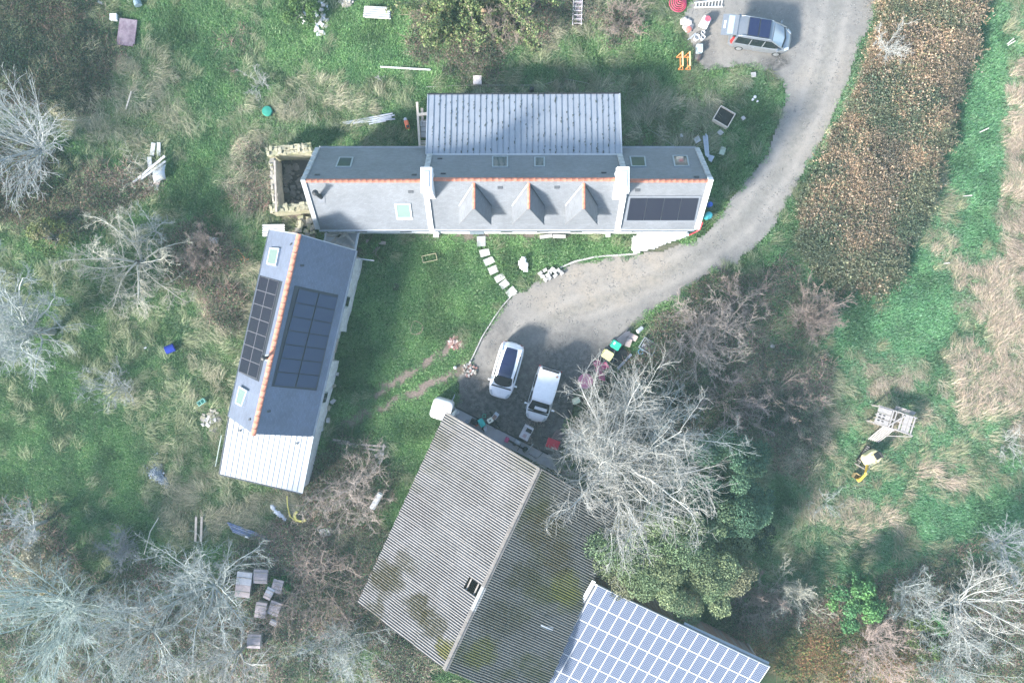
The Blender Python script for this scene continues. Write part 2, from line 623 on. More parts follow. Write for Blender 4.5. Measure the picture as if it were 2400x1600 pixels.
# ---- the gravel drive: a sheet a few millimetres above the ground with a ragged edge
ddx = np.arange(-5.5, 27.5, 0.15); ddy = np.arange(-11.0, 29.8, 0.15)
DX, DY = np.meshgrid(ddx, ddy)
dr = fields(DX.ravel(), DY.ravel())['drive'].reshape(DX.shape)
keep = (dr > 0.35)
kq = keep[:-1, :-1] & keep[1:, :-1] & keep[:-1, 1:] & keep[1:, 1:]
nxx = DX.shape[1]
base = (np.arange(DX.shape[0] - 1)[:, None] * nxx + np.arange(nxx - 1)[None, :])[kq]
Dq = np.stack([base, base + 1, base + nxx + 1, base + nxx], 1)
dz = 0.02 + (fbm(DX.ravel() * 1.1, DY.ravel() * 1.1, 3, 21) - 0.5) * 0.02
DV = np.stack([DX.ravel(), DY.ravel(), np.maximum(dz, 0.008) + 0.0 * dz], 1)
used = np.unique(Dq); remap = np.zeros(len(DV), int); remap[used] = np.arange(len(used))
dme = np_mesh("driveway", DV[used], remap[Dq], smooth=True)
dpx = DV[used][:, 0] * PXM + 1200; dpy = 800 - DV[used][:, 1] * PXM
dw = (fbm(DV[used][:, 0] * .5, DV[used][:, 1] * .5, 4, 31) - .5) * 60
shaded = np.zeros(len(used))  # dark gravel patches; by the shed and cars its shadow is painted in
for e, a in (((1180, 960, 150, 80, 28), 1.0), ((1290, 880, 130, 90), .7), ((1820, 145, 34, 26, 20), .9), ((1100, 900, 40, 60), .8), ((1400, 860, 60, 60, -40), .6), ((1660, 130, 40, 40), .5),
             ((1170, 790, 30, 60, 30), .4), ((1350, 960, 70, 80), .9), ((1500, 760, 60, 16, -38), .7), ((1700, 640, 80, 10, -32), .6), ((1340, 800, 90, 50), .3)):
    shaded = np.maximum(shaded, a * ell(dpx + dw, dpy + dw * .6, *e))
attr(dme, "shaded", shaded)
dwarm = np.clip(1.0 * ell(dpx + dw, dpy + dw, 1420, 660, 190, 70, -18) + .7 * ell(dpx + dw, dpy, 1900, 250, 70, 170, 25) + .5 * ell(dpx, dpy + dw, 1650, 100, 90, 80), 0, 1)
attr(dme, "warm", dwarm)
cl = poly_dist(dpx + dw * .15, dpy, [(1975, -60), (1945, 100), (1900, 250), (1835, 390), (1740, 520), (1620, 612), (1480, 680), (1350, 725), (1230, 780)], False)
attr(dme, "rut", np.exp(-((cl - 25) / 9.0) ** 2)); attr(dme, "crown", np.exp(-(cl / 13.0) ** 2))
m, t, p = _nt("gravel drive")
pos = _node(t, "ShaderNodeNewGeometry").outputs["Position"]
n1 = _noise(t, pos, 0.5, 6, 0.65, 0.3)
n2 = _noise(t, pos, 14.0, 3, 0.8)
n3 = _noise(t, pos, 3.0, 5, 0.7)
vo = _node(t, "ShaderNodeTexVoronoi"); vo.inputs["Scale"].default_value = 9.0
t.links.new(pos, vo.inputs["Vector"])
c = _mix(t, A('warm'), (0.180, 0.172, 0.162), (0.285, 0.25, 0.208))
c = _mix(t, _ramp(t, n1, 0.35, 0.65), c, (0.235, 0.218, 0.198))
c = _mix(t, _math(t, 'MULTIPLY', _ramp(t, n3, 0.45, 0.72), 0.55), c, (0.14, 0.13, 0.122))
c = _mix(t, _math(t, 'MULTIPLY', A('rut'), _math(t, 'MULTIPLY', _ramp(t, n1, .25, .6), .5)), c, (0.31, 0.285, 0.255))
c = _mix(t, _math(t, 'MULTIPLY', A('crown'), _math(t, 'MULTIPLY', _ramp(t, n3, .3, .6), .45)), c, (0.15, 0.145, 0.125))
c = _mix(t, _math(t, 'MULTIPLY', A('shaded'), _ramp(t, n3, 0.2, 0.6)), c, (0.060, 0.056, 0.055))
c = _mix(t, _math(t, 'MULTIPLY', _ramp(t, n2, 0.5, 0.75), 0.5), c, (0.10, 0.095, 0.09))
c = _mix(t, _math(t, 'MULTIPLY', _ramp(t, vo.outputs["Distance"], 0.22, 0.02), 0.35), c, (0.40, 0.39, 0.38))
t.links.new(c, p.inputs["Base Color"])
p.inputs["Roughness"].default_value = 0.95
p.inputs["Specular IOR Level"].default_value = 0.12
_bump(t, p, n2, 0.25, 0.02)
drive = link("driveway", dme, m)
tag(drive, kind="structure")


# ------------------------------------------------------------------ ground cover: plants scattered as stuff
def blades(n, rad, lmin, lmax, wmin, wmax, lean, rng, seg=1, arc=0.0, align=None, lift=1.0):
    """A patch of grass blades: tapered strips."""
    r = rad * np.sqrt(rng.random(n)); a = rng.random(n) * 6.283
    bx, by = r * np.cos(a), r * np.sin(a)
    L = rng.uniform(lmin, lmax, n); W = rng.uniform(wmin, wmax, n)
    if align is None: d = rng.random(n) * 6.283
    else: d = rng.normal(0, align, n)
    th = np.clip(rng.normal(lean, 0.25, n), 0.05, 1.5)      # angle from vertical
    dx, dy = np.cos(d), np.sin(d)
    sx, sy = -dy * W / 2, dx * W / 2
    vs, fs, lf = [], [], []
    k = seg + 1
    cols = []
    prevx, prevy, prevz = bx.copy(), by.copy(), np.zeros(n)
    rows = []
    for i in range(seg + 1):
        if i > 0:
            tt = th + arc * (i - 0.5) / seg
            prevx = prevx + dx * np.sin(tt) * L / seg
            prevy = prevy + dy * np.sin(tt) * L / seg
            prevz = np.maximum(prevz + np.cos(tt) * L / seg * lift, 0.01)
        w = 1 - i / seg if i < seg else 0.0
        w = [1.0, 0.75, 0.45, 0.0][int(round(i * 3 / seg))] if seg > 1 else w
        rows.append((prevx - sx * w, prevy - sy * w, prevz.copy(), prevx + sx * w, prevy + sy * w))
    idx = 0
    V = []; F3 = []; F4 = []
    base = np.arange(n) * (2 * seg + 1)
    Vv = np.zeros((n, 2 * seg + 1, 3))
    for i in range(seg):
        a0 = rows[i]
        Vv[:, 2 * i] = np.stack([a0[0], a0[1], a0[2]], 1)
        Vv[:, 2 * i + 1] = np.stack([a0[3], a0[4], a0[2]], 1)
        if i > 0:
            F4.append(np.stack([base + 2 * i - 2, base + 2 * i - 1, base + 2 * i + 1, base + 2 * i], 1))
    a0 = rows[seg]
    Vv[:, 2 * seg] = np.stack([a0[0], a0[1], a0[2]], 1)
    F3.append(np.stack([base + 2 * seg - 2, base + 2 * seg - 1, base + 2 * seg], 1))
    return Vv.reshape(-1, 3), F3 + F4, 2 * seg + 1


def patch_mesh(name, parts, rng):
    """parts: list of (V, Flist, verts_per_blade, colour_list)"""
    Vs, Fs, Cs, o = [], [], [], 0
    for V, Fl, k, cols in parts:
        n = len(V) // k
        cols = np.asarray(cols)
        c = cols[rng.integers(0, len(cols), n)] * rng.uniform(0.7, 1.3, (n, 1))
        Cs.append(np.repeat(c, k, axis=0)); Vs.append(V)
        Fs += [f + o for f in Fl]; o += len(V)
    me = np_mesh(name, np.concatenate(Vs), Fs)
    attr(me, "leaf", np.concatenate(Cs))
    return me


def leaves(n, rad, zlo, zhi, smin, smax, rng, flat=0.5):
    """Loose leaf quads through a low volume."""
    r = rad * np.sqrt(rng.random(n)); a = rng.random(n) * 6.283
    c = np.stack([r * np.cos(a), r * np.sin(a), rng.uniform(zlo, zhi, n)], 1)
    return leaf_quads(c, rng.uniform(smin, smax, n), rng, flat)


def leaf_quads(c, size, rng, flat=0.5, nrm=None):
    n = len(c)
    nz = rng.normal(0, 1, (n, 3)); nz /= np.linalg.norm(nz, axis=1, keepdims=True)
    if nrm is None: nz = nz * (1 - flat) + np.array([0, 0, 1.0]) * flat
    else: nz = nz * (1 - flat) + nrm * flat
    nz /= np.linalg.norm(nz, axis=1, keepdims=True) + 1e-9
    u = np.cross(nz, rng.normal(0, 1, (n, 3))); u /= np.linalg.norm(u, axis=1, keepdims=True) + 1e-9
    w = np.cross(nz, u)
    s = size[:, None]
    V = np.stack([c - u * s * .5, c + w * s * .28, c + u * s * .5, c - w * s * .28], 1).reshape(-1, 3)
    b = np.arange(n) * 4
    return V, [np.stack([b, b + 1, b + 2, b + 3], 1)], 4


def scatter(name, label, meshes, pts, rot, scl, tint, var, m, tilt=None):
    """One stuff object: the plants are instanced on its points by geometry nodes."""
    n = len(pts)
    me = bpy.data.meshes.new(name)
    me.vertices.add(n)
    me.vertices.foreach_set("co", np.asarray(pts, np.float32).ravel())
    attr(me, "spin", rot); attr(me, "size", scl); attr(me, "tint", tint)
    a = me.attributes.new("pick", 'INT', 'POINT'); a.data.foreach_set("value", np.asarray(var, np.int32))
    o = link(name, me, m)
    tag(o, label, None, None, "stuff")
    ng = bpy.data.node_groups.new(name, 'GeometryNodeTree')
    ng.interface.new_socket("Geometry", in_out='INPUT', socket_type='NodeSocketGeometry')
    ng.interface.new_socket("Geometry", in_out='OUTPUT', socket_type='NodeSocketGeometry')
    gi = ng.nodes.new("NodeGroupInput"); go = ng.nodes.new("NodeGroupOutput")
    iop = ng.nodes.new("GeometryNodeInstanceOnPoints")
    g2i = ng.nodes.new("GeometryNodeGeometryToInstance")
    for k, pm in enumerate(meshes):
        if len(pm.materials) == 0: pm.materials.append(m)
        src = bpy.data.objects.new("plant_patch", pm)           # a mesh source for the instances, not placed in the scene
        oi = ng.nodes.new("GeometryNodeObjectInfo")
        oi.inputs["Object"].default_value = src
        oi.transform_space = 'ORIGINAL'
        ng.links.new(oi.outputs["Geometry"], g2i.inputs[0])
    def named(nm, ty):
        x = ng.nodes.new("GeometryNodeInputNamedAttribute")
        x.data_type = ty; x.inputs["Name"].default_value = nm
        return [s for s in x.outputs if s.enabled and s.name == "Attribute"][0] if any(s.name == "Attribute" for s in x.outputs) else x.outputs[0]
    ng.links.new(gi.outputs[0], iop.inputs["Points"])
    ng.links.new(g2i.outputs[0], iop.inputs["Instance"])
    iop.inputs["Pick Instance"].default_value = True
    ng.links.new(named("pick", 'INT'), iop.inputs["Instance Index"])
    cx = ng.nodes.new("ShaderNodeCombineXYZ")
    ng.links.new(named("spin", 'FLOAT'), cx.inputs[2])
    ng.links.new(cx.outputs[0], iop.inputs["Rotation"])
    ng.links.new(named("size", 'FLOAT'), iop.inputs["Scale"])
    ng.links.new(iop.outputs[0], go.inputs[0])
    md = o.modifiers.new("plants", 'NODES')
    md.node_group = ng
    return o


def jgrid(x0, x1, y0, y1, s, rng):
    xs = np.arange(x0, x1, s); ys = np.arange(y0, y1, s)
    X, Y = np.meshgrid(xs, ys)
    X = X.ravel() + rng.uniform(-.5, .5, X.size) * s
    Y = Y.ravel() + rng.uniform(-.5, .5, Y.size) * s
    return X, Y


def lerp3(a, b, f):
    return np.asarray(a)[None] * (1 - f[:, None]) + np.asarray(b)[None] * f[:, None]


FOL = foliage_mat("meadow plants", inst=True, transl=0.2)
rg = np.random.default_rng(21)
white3 = [(1, 1, 1)]
grass_m = []
for k in range(4):
    a = blades(95, 0.30, 0.07, 0.19, 0.022, 0.045, 0.75, rg)
    b = blades(14, 0.30, 0.14, 0.30, 0.018, 0.03, 0.9, rg)
    grass_m.append(patch_mesh("grass_patch", [(*a, [(.8, .9, .8), (1.1, 1.1, 1.0), (1.25, 1.15, 1.1), (.65, .75, .7)]), (*b, [(2.0, 1.5, 2.0), (1.4, 1.2, 1.3)])], rg))
straw_m = []
for k in range(4):
    a = blades(60, 0.33, 0.45, 0.95, 0.014, 0.030, 0.75, rg, seg=3, arc=1.3, align=0.42, lift=0.75)
    b = blades(22, 0.30, 0.2, 0.5, 0.016, 0.03, 0.6, rg, seg=3, arc=1.2)
    straw_m.append(patch_mesh("straw_patch", [(*a, [(1, 1, 1), (.75, .72, .68), (1.2, 1.15, 1.05), (.5, .6, .42)]), (*b, [(.4, .62, .4), (.9, .9, .85)])], rg))
bracken_m = []
for k in range(6):
    fr = []
    nf = 44
    st = blades(nf if k < 4 else 95, 0.42, 0.5, 1.1 if k < 4 else 1.25, 0.016, 0.045, 0.6, rg, seg=3, arc=1.35, lift=0.8 if k < 4 else .95)
    fr.append((*st, [(1, .9, .8), (.8, .7, .6)]))
    Vs = st[0].reshape(-1, 7, 3)
    mid = np.concatenate([Vs[:, 2], Vs[:, 3], Vs[:, 4], Vs[:, 5], Vs[:, 6], (Vs[:, 4] + Vs[:, 6]) / 2, (Vs[:, 2] + Vs[:, 4]) / 2])
    if k >= 4: mid = mid[::4]
    mid = np.repeat(mid, 2, 0) + rg.normal(0, .05, (len(mid) * 2, 3))
    mid[:, 2] = np.maximum(mid[:, 2], .03)
    lq = leaf_quads(mid, rg.uniform(.06, .17, len(mid)), rg, .35)
    fr.append((*lq, [(1, 1, 1), (1.3, 1.2, 1.05), (.7, .62, .55), (.45, .55, .4)]))
    bracken_m.append(patch_mesh("bracken_patch", fr, rg))
bram_m = []
for k in range(4):
    a = blades(26, 0.4, 0.4, 1.1, 0.014, 0.028, 0.5, rg, seg=3, arc=1.6, lift=0.6)
    b = leaves(120, 0.45, 0.02, 0.4, 0.05, 0.13, rg, .4)
    bram_m.append(patch_mesh("bramble_patch", [(*a, [(1.6, 1.4, 1.4), (1, .8, .8), (2.0, 1.7, 1.5)]), (*b, [(1, 1, 1), (.6, .9, .6), (1.3, 1.0, .9), (.5, .5, .5), (.5, 1.1, .6)])], rg))

X, Y = jgrid(-42.5, 42.5, -29.8, 29.8, 0.285, rg)
R = fields(X, Y)
u = rg.random(len(X))
Z = height(X, Y, R)
free = (~R['foot'])
# green grass
pr = np.maximum(1 - R['drive'], .45 * sstep(1, .8, R['drive']) * sstep(.48, .6, R['n2'])) * (1 - 0.85 * R['bare']) * (1 - 0.55 * R['bramble']) * (1 - R['bracken']) * (1 - 0.35 * R['dry'])
verge = poly_dist(X * PXM + 1200, 800 - Y * PXM, DRIVE)
g = free & (u < pr)
f = np.clip(0.5 + 1.8 * (fbm(X * .8, Y * .8, 4, 41) - .5) + rg.normal(0, .15, len(X)), 0, 1)
tint = lerp3((0.086, 0.180, 0.078), (0.170, 0.320, 0.120), f)
cool = lerp3((0.078, 0.197, 0.102), (0.146, 0.335, 0.164), f)
tint = tint * (1 - R['cool'][:, None]) + cool * R['cool'][:, None]
dd = np.clip(R['dry'] * 0.6 + rg.normal(0, .1, len(X)), 0, .85)[:, None]
tint = tint * (1 - dd) + np.array([.25, .25, .165])[None] * dd
pale = ell(X * PXM + 1200, 800 - Y * PXM, 880, 110, 190, 90) * .5
deep = sstep(.5, .72, fbm(X * .55, Y * .55, 4, 43))[:, None]
tint = tint * (1 - .34 * deep)
tint = tint * (1 + pale[:, None] * np.array([.3, .3, .25])[None])
sel = np.where(g)[0]
scatter("grass", "short winter grass covering the lawns and meadow", grass_m, np.stack([X, Y, Z], 1)[sel], rg.random(len(sel)) * 6.283,
        rg.uniform(.8, 1.35, len(sel)) * (1 - .3 * R['bare'][sel]), tint[sel], rg.integers(0, 4, len(sel)), FOL)

# long dry straw lying in swirls
X, Y = jgrid(-42.5, 42.5, -29.8, 29.8, 0.33, rg)
R = fields(X, Y); Z = height(X, Y, R); u = rg.random(len(X))
clump = sstep(.40, .62, fbm(X * 1.1, Y * 1.1, 3, 51))
fine = fbm(X * 2.3, Y * 2.3, 3, 57) - .5
pr = np.maximum(sstep(.25, 1.0, R['dry'] + .9 * (R['n2'] - .5) + .9 * fine) * (.10 + .75 * clump), .16 * sstep(.60, .70, fbm(X * .9, Y * .9, 3, 58)) * (1 - R['cool']) * sstep(.05, .3, R['dry'])) * (1 - R['drive']) * (1 - R['bracken']) * (1 - .7 * R['bare']) * (1 - .5 * R['bramble'])
pr = np.maximum(pr, .15 * (1 - R['drive']) * (1 - R['bracken']) * sstep(.02, .12, R['dry']))
sel = np.where((~R['foot']) & (u < pr))[0]
ang = (fbm(X * .25, Y * .25, 3, 52) - .5) * 9.0 + rg.normal(0, .35, len(X)) + 0.3
f = rg.random(len(X))
east = sstep(1750, 2150, X * PXM + 1200)
tint = lerp3((.24, .235, .165), (.47, .44, .33), f)
tint = tint * (1 - east[:, None]) + lerp3((.36, .285, .235), (.58, .475, .385), f) * east[:, None]
blend = (.62 * sstep(.75, .2, R['dry'] + .5 * fine))[:, None]
tint = tint * (1 - blend) + np.array([.17, .235, .12])[None] * blend * (.7 + .6 * f[:, None])
scatter("dry_grass", "long bleached dry grass lying in tussocks", straw_m, np.stack([X, Y, Z], 1)[sel], ang[sel], rg.uniform(.7, 1.25, len(sel)), tint[sel], rg.integers(0, 4, len(sel)), FOL)

# dead bracken bank east of the drive
X, Y = jgrid(18, 39, 2, 29.8, 0.30, rg)
R = fields(X, Y); Z = height(X, Y, R); u = rg.random(len(X))
sel = np.where(u < sstep(.15, .75, R['bracken'] + .5 * (R['n2'] - .5)))[0]
f = np.clip(.5 + 2.2 * (fbm(X * .7, Y * .7, 3, 61) - .5) + rg.normal(0, .18, len(X)), 0, 1)
tint = lerp3((.17, .155, .13), (.43, .325, .24), f)
gr = (fbm(X * .6, Y * .6, 4, 62) > .59)
tint[gr] = tint[gr] * .3 + np.array([.07, .125, .085]) * .8
scatter("bracken", "rusty dead bracken filling the bank beside the drive", bracken_m, np.stack([X, Y, Z - .05], 1)[sel], rg.random(len(sel)) * 6.283,
        rg.uniform(.6, 1.2, len(sel)) * (.5 + 1.0 * fbm(X[sel] * .5, Y[sel] * .5, 3, 66)), tint[sel], rg.integers(0, 6, len(sel)), FOL)

# brambles and dead undergrowth
X, Y = jgrid(-42.5, 42.5, -29.8, 29.8, 0.37, rg)
R = fields(X, Y); Z = height(X, Y, R); u = rg.random(len(X))
sel = np.where((~R['foot']) & (u < R['bramble'] * 1.15 * (1 - R['drive']) * (1 - R['bracken'])))[0]
pxx = X * PXM + 1200; pyy = 800 - Y * PXM
f = np.clip(.5 + 2 * (fbm(X * .6, Y * .6, 3, 71) - .5) + rg.normal(0, .2, len(X)), 0, 1)
tint = lerp3((.085, .095, .08), (.27, .21, .185), f)
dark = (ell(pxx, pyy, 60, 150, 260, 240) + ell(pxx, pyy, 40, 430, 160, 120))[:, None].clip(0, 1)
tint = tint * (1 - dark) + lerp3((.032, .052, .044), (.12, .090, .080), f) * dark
south = np.clip(sstep(1200, 1300, pyy) * sstep(1250, 1000, pxx) + .6 * ell(pxx, pyy, 1700, 900, 220, 200), 0, 1)[:, None]
tint = tint * (1 - south) + lerp3((.10, .115, .10), (.30, .25, .225), f) * south
rust = ell(pxx, pyy, 1930, 1540, 260, 90)[:, None]
tint = tint * (1 - rust) + lerp3((.06, .085, .045), (.30, .19, .11), f) * rust
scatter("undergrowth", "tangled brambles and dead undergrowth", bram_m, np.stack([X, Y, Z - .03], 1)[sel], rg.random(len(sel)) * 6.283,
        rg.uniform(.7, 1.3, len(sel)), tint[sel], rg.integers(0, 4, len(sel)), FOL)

# loose stones on the gravel
X, Y = jgrid(-5, 27, -10, 26, 0.42, rg)
R = fields(X, Y)
sel = np.where((R['drive'] > .5) & (rg.random(len(X)) < .35) & ~R['foot'])[0]
peb = []
for k in range(2):
    v = rg.normal(0, 1, (9, 14, 3)); v /= np.linalg.norm(v, axis=2, keepdims=True)
    c_ = np.zeros((9, 1, 3)); c_[:, 0, :2] = rg.uniform(-.22, .22, (9, 2))
    s_ = rg.uniform(.012, .034, (9, 1, 1))
    Vs, Fs, o_ = [], [], 0
    for i in range(9):
        oc = np.array([[1, 0, 0], [-1, 0, 0], [0, 1, 0], [0, -1, 0], [0, 0, .8], [0, 0, -.5]]) * s_[i] * rg.uniform(.7, 1.3, (6, 1)) + c_[i]
        Vs.append(oc); Fs.append(np.array([[0, 2, 4], [2, 1, 4], [1, 3, 4], [3, 0, 4]]) + o_); o_ += 6
    me_ = np_mesh("loose_stones", np.concatenate(Vs), np.concatenate(Fs)); attr(me_, "leaf", np.repeat(rg.uniform(.4, 1.3, (9, 1)) * np.ones((9, 3)), 6, 0))
    peb.append(me_)
scatter("loose_gravel", "loose stones strewn over the gravel drive", peb, np.stack([X, Y, X * 0 + .03], 1)[sel], rg.random(len(sel)) * 6.283, rg.uniform(.7, 1.3, len(sel)),
        np.ones((len(sel), 3)) * rg.uniform(.17, .30, (len(sel), 1)), rg.integers(0, 2, len(sel)), FOL)
# ------------------------------------------------------------------ building materials
def slate_mat(name, col):
    """Small slates: courses drawn by fine relief and slate-to-slate tone."""
    m, t, p = _nt(name)
    tc = _node(t, "ShaderNodeTexCoord").outputs["UV"]
    br = _node(t, "ShaderNodeTexBrick")
    br.offset = 0.5
    for k, v in (("Scale", 1.0), ("Mortar Size", 0.006), ("Mortar Smooth", 0.3), ("Bias", 0.0), ("Brick Width", 0.22), ("Row Height", 0.105)):
        br.inputs[k].default_value = v
    br.inputs["Color1"].default_value = (0.88, 0.88, 0.88, 1)
    br.inputs["Color2"].default_value = (1.06, 1.06, 1.06, 1)
    br.inputs["Mortar"].default_value = (0.62, 0.62, 0.62, 1)
    t.links.new(tc, br.inputs["Vector"])
    pos = _node(t, "ShaderNodeNewGeometry").outputs["Position"]
    n1 = _noise(t, pos, 0.7, 5, 0.65)
    n2 = _noise(t, pos, 6.0, 4, 0.7)
    c = _mix(t, _ramp(t, n1, 0.3, 0.7), tuple(x * 0.86 for x in col), tuple(x * 1.12 for x in col))
    c = _mix(t, _math(t, 'MULTIPLY', _ramp(t, n2, 0.5, 0.75), 0.2), c, tuple(x * 0.7 for x in col))
    c = _mix(t, 1.0, c, br.outputs["Color"], 'MULTIPLY')
    t.links.new(c, p.inputs["Base Color"])
    p.inputs["Roughness"].default_value = 0.62
    p.inputs["Specular IOR Level"].default_value = 0.5
    _bump(t, p, _math(t, 'SUBTRACT', _math(t, 'MULTIPLY', n2, 0.4), br.outputs["Fac"]), 0.5, 0.012)
    return m


SLATE = slate_mat("house slate", (0.160, 0.170, 0.186))
SLATE_B = slate_mat("barn slate", (0.118, 0.142, 0.195))  # blue light from the sky is put into this slate colour
ZINC = mat("weathered zinc", (0.285, 0.305, 0.335), 0.5, 0.10, 1.2, (0.22, 0.245, 0.285), 0.35, 0.7, metallic=0.1, bump=0.04)
ZINC_SEAM = mat("dirty zinc seam", (0.20, 0.23, 0.27), 0.6, 0.5, 2.0, (0.07, 0.08, 0.09), 0.9, 2.2, bump=0.05)
PALE_ZINC = mat("pale metal sheet", (0.42, 0.435, 0.44), 0.5, 0.06, 1.5, bump=0.03)
TERRA = mat("terracotta", (0.43, 0.165, 0.105), 0.8, 0.25, 3.0, (0.48, 0.25, 0.19), 0.6, 2.5)
WHITE_R = mat("white render", (0.62, 0.62, 0.61), 0.85, 0.06, 2.0, (0.55, 0.56, 0.55), 0.3, 1.0)
LIME = mat("limewashed rubble", (0.50, 0.52, 0.53), 0.9, 0.25, 3.5, (0.33, 0.33, 0.32), 0.7, 2.2, bump=0.7)
STONE = mat("granite rubble", (0.27, 0.25, 0.22), 0.9, 0.35, 2.5, (0.42, 0.38, 0.26), 0.6, 1.4, bump=0.6)
LICHEN = mat("lichened stone", (0.34, 0.315, 0.225), 0.95, 0.35, 3.0, (0.14, 0.16, 0.07), 0.8, 1.3, bump=0.6)
GUTTER = mat("zinc gutter", (0.40, 0.42, 0.44), 0.45, 0.15, 2.0, metallic=0.3)
LEAD = mat("dark flashing", (0.06, 0.065, 0.075), 0.6, 0.2)
FRAME = mat("grey roof window frame", (0.27, 0.31, 0.33), 0.5, 0.1)
FRAME_L = mat("pale roof window frame", (0.52, 0.56, 0.58), 0.45, 0.08)
PANE = glass_mat("roof window glass", (0.05, 0.07, 0.07), 0.05, 0.8)
PANE_G = glass_mat("sky-reflecting roof window glass", (0.16, 0.22, 0.20), 0.12, 0.7)  # pale reflection of sky and trees is put into this glass colour
PV = glass_mat("black solar glass", (0.018, 0.020, 0.032), 0.2, 0.2)
PV_B = glass_mat("blue black solar glass", (0.032, 0.045, 0.085), 0.25, 0.35)
PV_FR = mat("dark panel frame", (0.03, 0.035, 0.045), 0.5, 0.1)
PV_FRL = mat("grey panel edge", (0.13, 0.13, 0.145), 0.5, 0.1)
BLACK = mat("black metal", (0.02, 0.021, 0.024), 0.5, 0.2)
DARKWIN = glass_mat("window glass", (0.02, 0.025, 0.03), 0.08, 0.6)


def uv_plane(o, udir, vdir):
    """Lay metric UVs over a roof part so the slate courses run level."""
    me = o.data
    uvl = me.uv_layers.new(name="courses")
    off = o.location
    for lp in me.loops:
        q = me.vertices[lp.vertex_index].co
        uvl.data[lp.index].uv = (q.dot(udir), q.dot(vdir))


def slate_slab(name, pts, th, m, parent, eave_dir):
    b = MB().slab(pts, th)
    o = b.build(name, m, parent)
    n = (Vector(pts[1]) - Vector(pts[0])).cross(Vector(pts[2]) - Vector(pts[0])).normalized()
    if n.z < 0: n = -n
    u = Vector(eave_dir).normalized()
    u = (u - n * u.dot(n)).normalized()
    uv_plane(o, u, n.cross(u))
    return o


def lerp(a, b, t):
    return a + (b - a) * t


def roof_frame(px4, plane, parent, name, mf, mg, lift=0.07, fw=0.09, label=None):
    """Roof window: a raised frame of four bars and a pane just below its rim."""
    q = [on_plane(x, y, plane, 0.0) for x, y in px4]
    n = plane[1]
    c = sum(q, Vector()) / 4
    b = MB()
    inn = []
    for i in range(4):
        a, d = q[i], q[(i + 1) % 4]
        prev = q[i - 1]
        inn.append(a + ((d - a).normalized() + (prev - a).normalized()) * fw)
    for i in range(4):
        j = (i + 1) % 4
        b.slab([q[i] + n * lift, q[j] + n * lift, inn[j] + n * lift, inn[i] + n * lift], lift + 0.01, n)
    o = b.build(name, mf, parent)
    g = MB().slab([p + n * (lift - 0.02) for p in inn], 0.02, n).build("pane", mg, o)
    if label: o["label"] = label
    return o


def vent(px, py, plane, parent, s=0.16):
    c = on_plane(px, py, plane, 0.0)
    n = plane[1]
    u = Vector((1, 0, 0)); u = (u - n * u.dot(n)).normalized(); v = n.cross(u)
    b = MB().slab([c - u * s - v * s * .6 + n * .06, c + u * s - v * s * .6 + n * .06, c + u * s + v * s * .6 + n * .03, c - u * s + v * s * .6 + n * .03], 0.06, n)
    return b.build("roof_vent", LEAD, parent)


_TILE = {}


def ridge_tiles(a, b, n, parent, r=0.125, name="ridge_tile"):
    """Half-round clay ridge tiles laid one by one, sharing one mesh."""
    a, b = Vector(a), Vector(b)
    L = (b - a).length / n
    key = (round(L, 3), r)
    if key not in _TILE:
        mb = MB()
        rows = []
        for x, rr in ((0.0, r * 1.06), (0.04, r * 1.06), (0.045, r), (L + 0.03, r * 0.98)):
            rows.append([Vector((x, rr * math.cos(t), rr * 0.8 * math.sin(t))) for t in [math.pi * k / 6 for k in range(7)]])
        mb.grid(rows)
        _TILE[key] = mb.mesh(name, True)
        _TILE[key].materials.append(TERRA)
    d = (b - a).normalized()
    y = Vector((0, 0, 1)).cross(d).normalized()
    z = d.cross(y)
    for k in range(n):
        M = Matrix((d, y, z)).transposed().to_4x4()
        rnd = Matrix.Rotation(random.uniform(-.02, .02), 4, 'Z')
        M.translation = a + d * (L * k) + Vector((0, 0, random.uniform(-.008, .008)))
        place(name, _TILE[key], None, parent, M @ rnd)


def solar_field(q, nu, nv, parent, mg, mf, plane, gap=0.02, lift=0.10, name="solar_panel", shrink=0.0):
    """nu x nv panels over the quad q (q0->q1 along u, q0->q3 along v): each a frame with a glass child."""
    n = plane[1]
    for i in range(nu):
        for j in range(nv):
            def pt(u, v):
                return lerp(lerp(q[0], q[1], u), lerp(q[3], q[2], u), v)
            cs = [pt(i / nu, j / nv), pt((i + 1) / nu, j / nv), pt((i + 1) / nu, (j + 1) / nv), pt(i / nu, (j + 1) / nv)]
            c = sum(cs, Vector()) / 4
            cs = [p + (c - p).normalized() * gap + n * lift for p in cs]
            o = MB().slab(cs, 0.04, n).build(name, mf, parent)
            ins = [p + (c - p).normalized() * 0.035 + n * 0.004 for p in cs]
            MB().slab(ins, 0.006, n).build("glass", mg, o)


# ------------------------------------------------------------------ 1. the long slate house
XL, XB1, XB2, XR = -13.35, -5.52, 7.22, 12.74
YS, YN, ZE = 7.66, 13.27, 3.2
YR, ZR, ZRM = 10.24, 6.5, 6.85
house = thing("long_house", "long slate-roofed house with orange ridge tiles, two white chimneys and three dormers", "house", (0, 10.3, 0))
# walls
wb = MB()
ov = 0.22
wb.extrude([(XL + .1, YS + ov), (XR - .1, YS + ov), (XR - .1, YN - ov), (XL + .1, YN - ov)], 0, ZE - 0.05)
for x in (XL + .12, XR - .42):
    wb.prism([Vector((x, YS + ov, ZE - .05)), Vector((x, YN - ov, ZE - .05)), Vector((x, YR, ZR - .3))],
             [Vector((x + .3, YS + ov, ZE - .05)), Vector((x + .3, YN - ov, ZE - .05)), Vector((x + .3, YR, ZR - .3))])
wall = wb.build("wall", WHITE_R, house)
TH = 0.14
slopes = {}


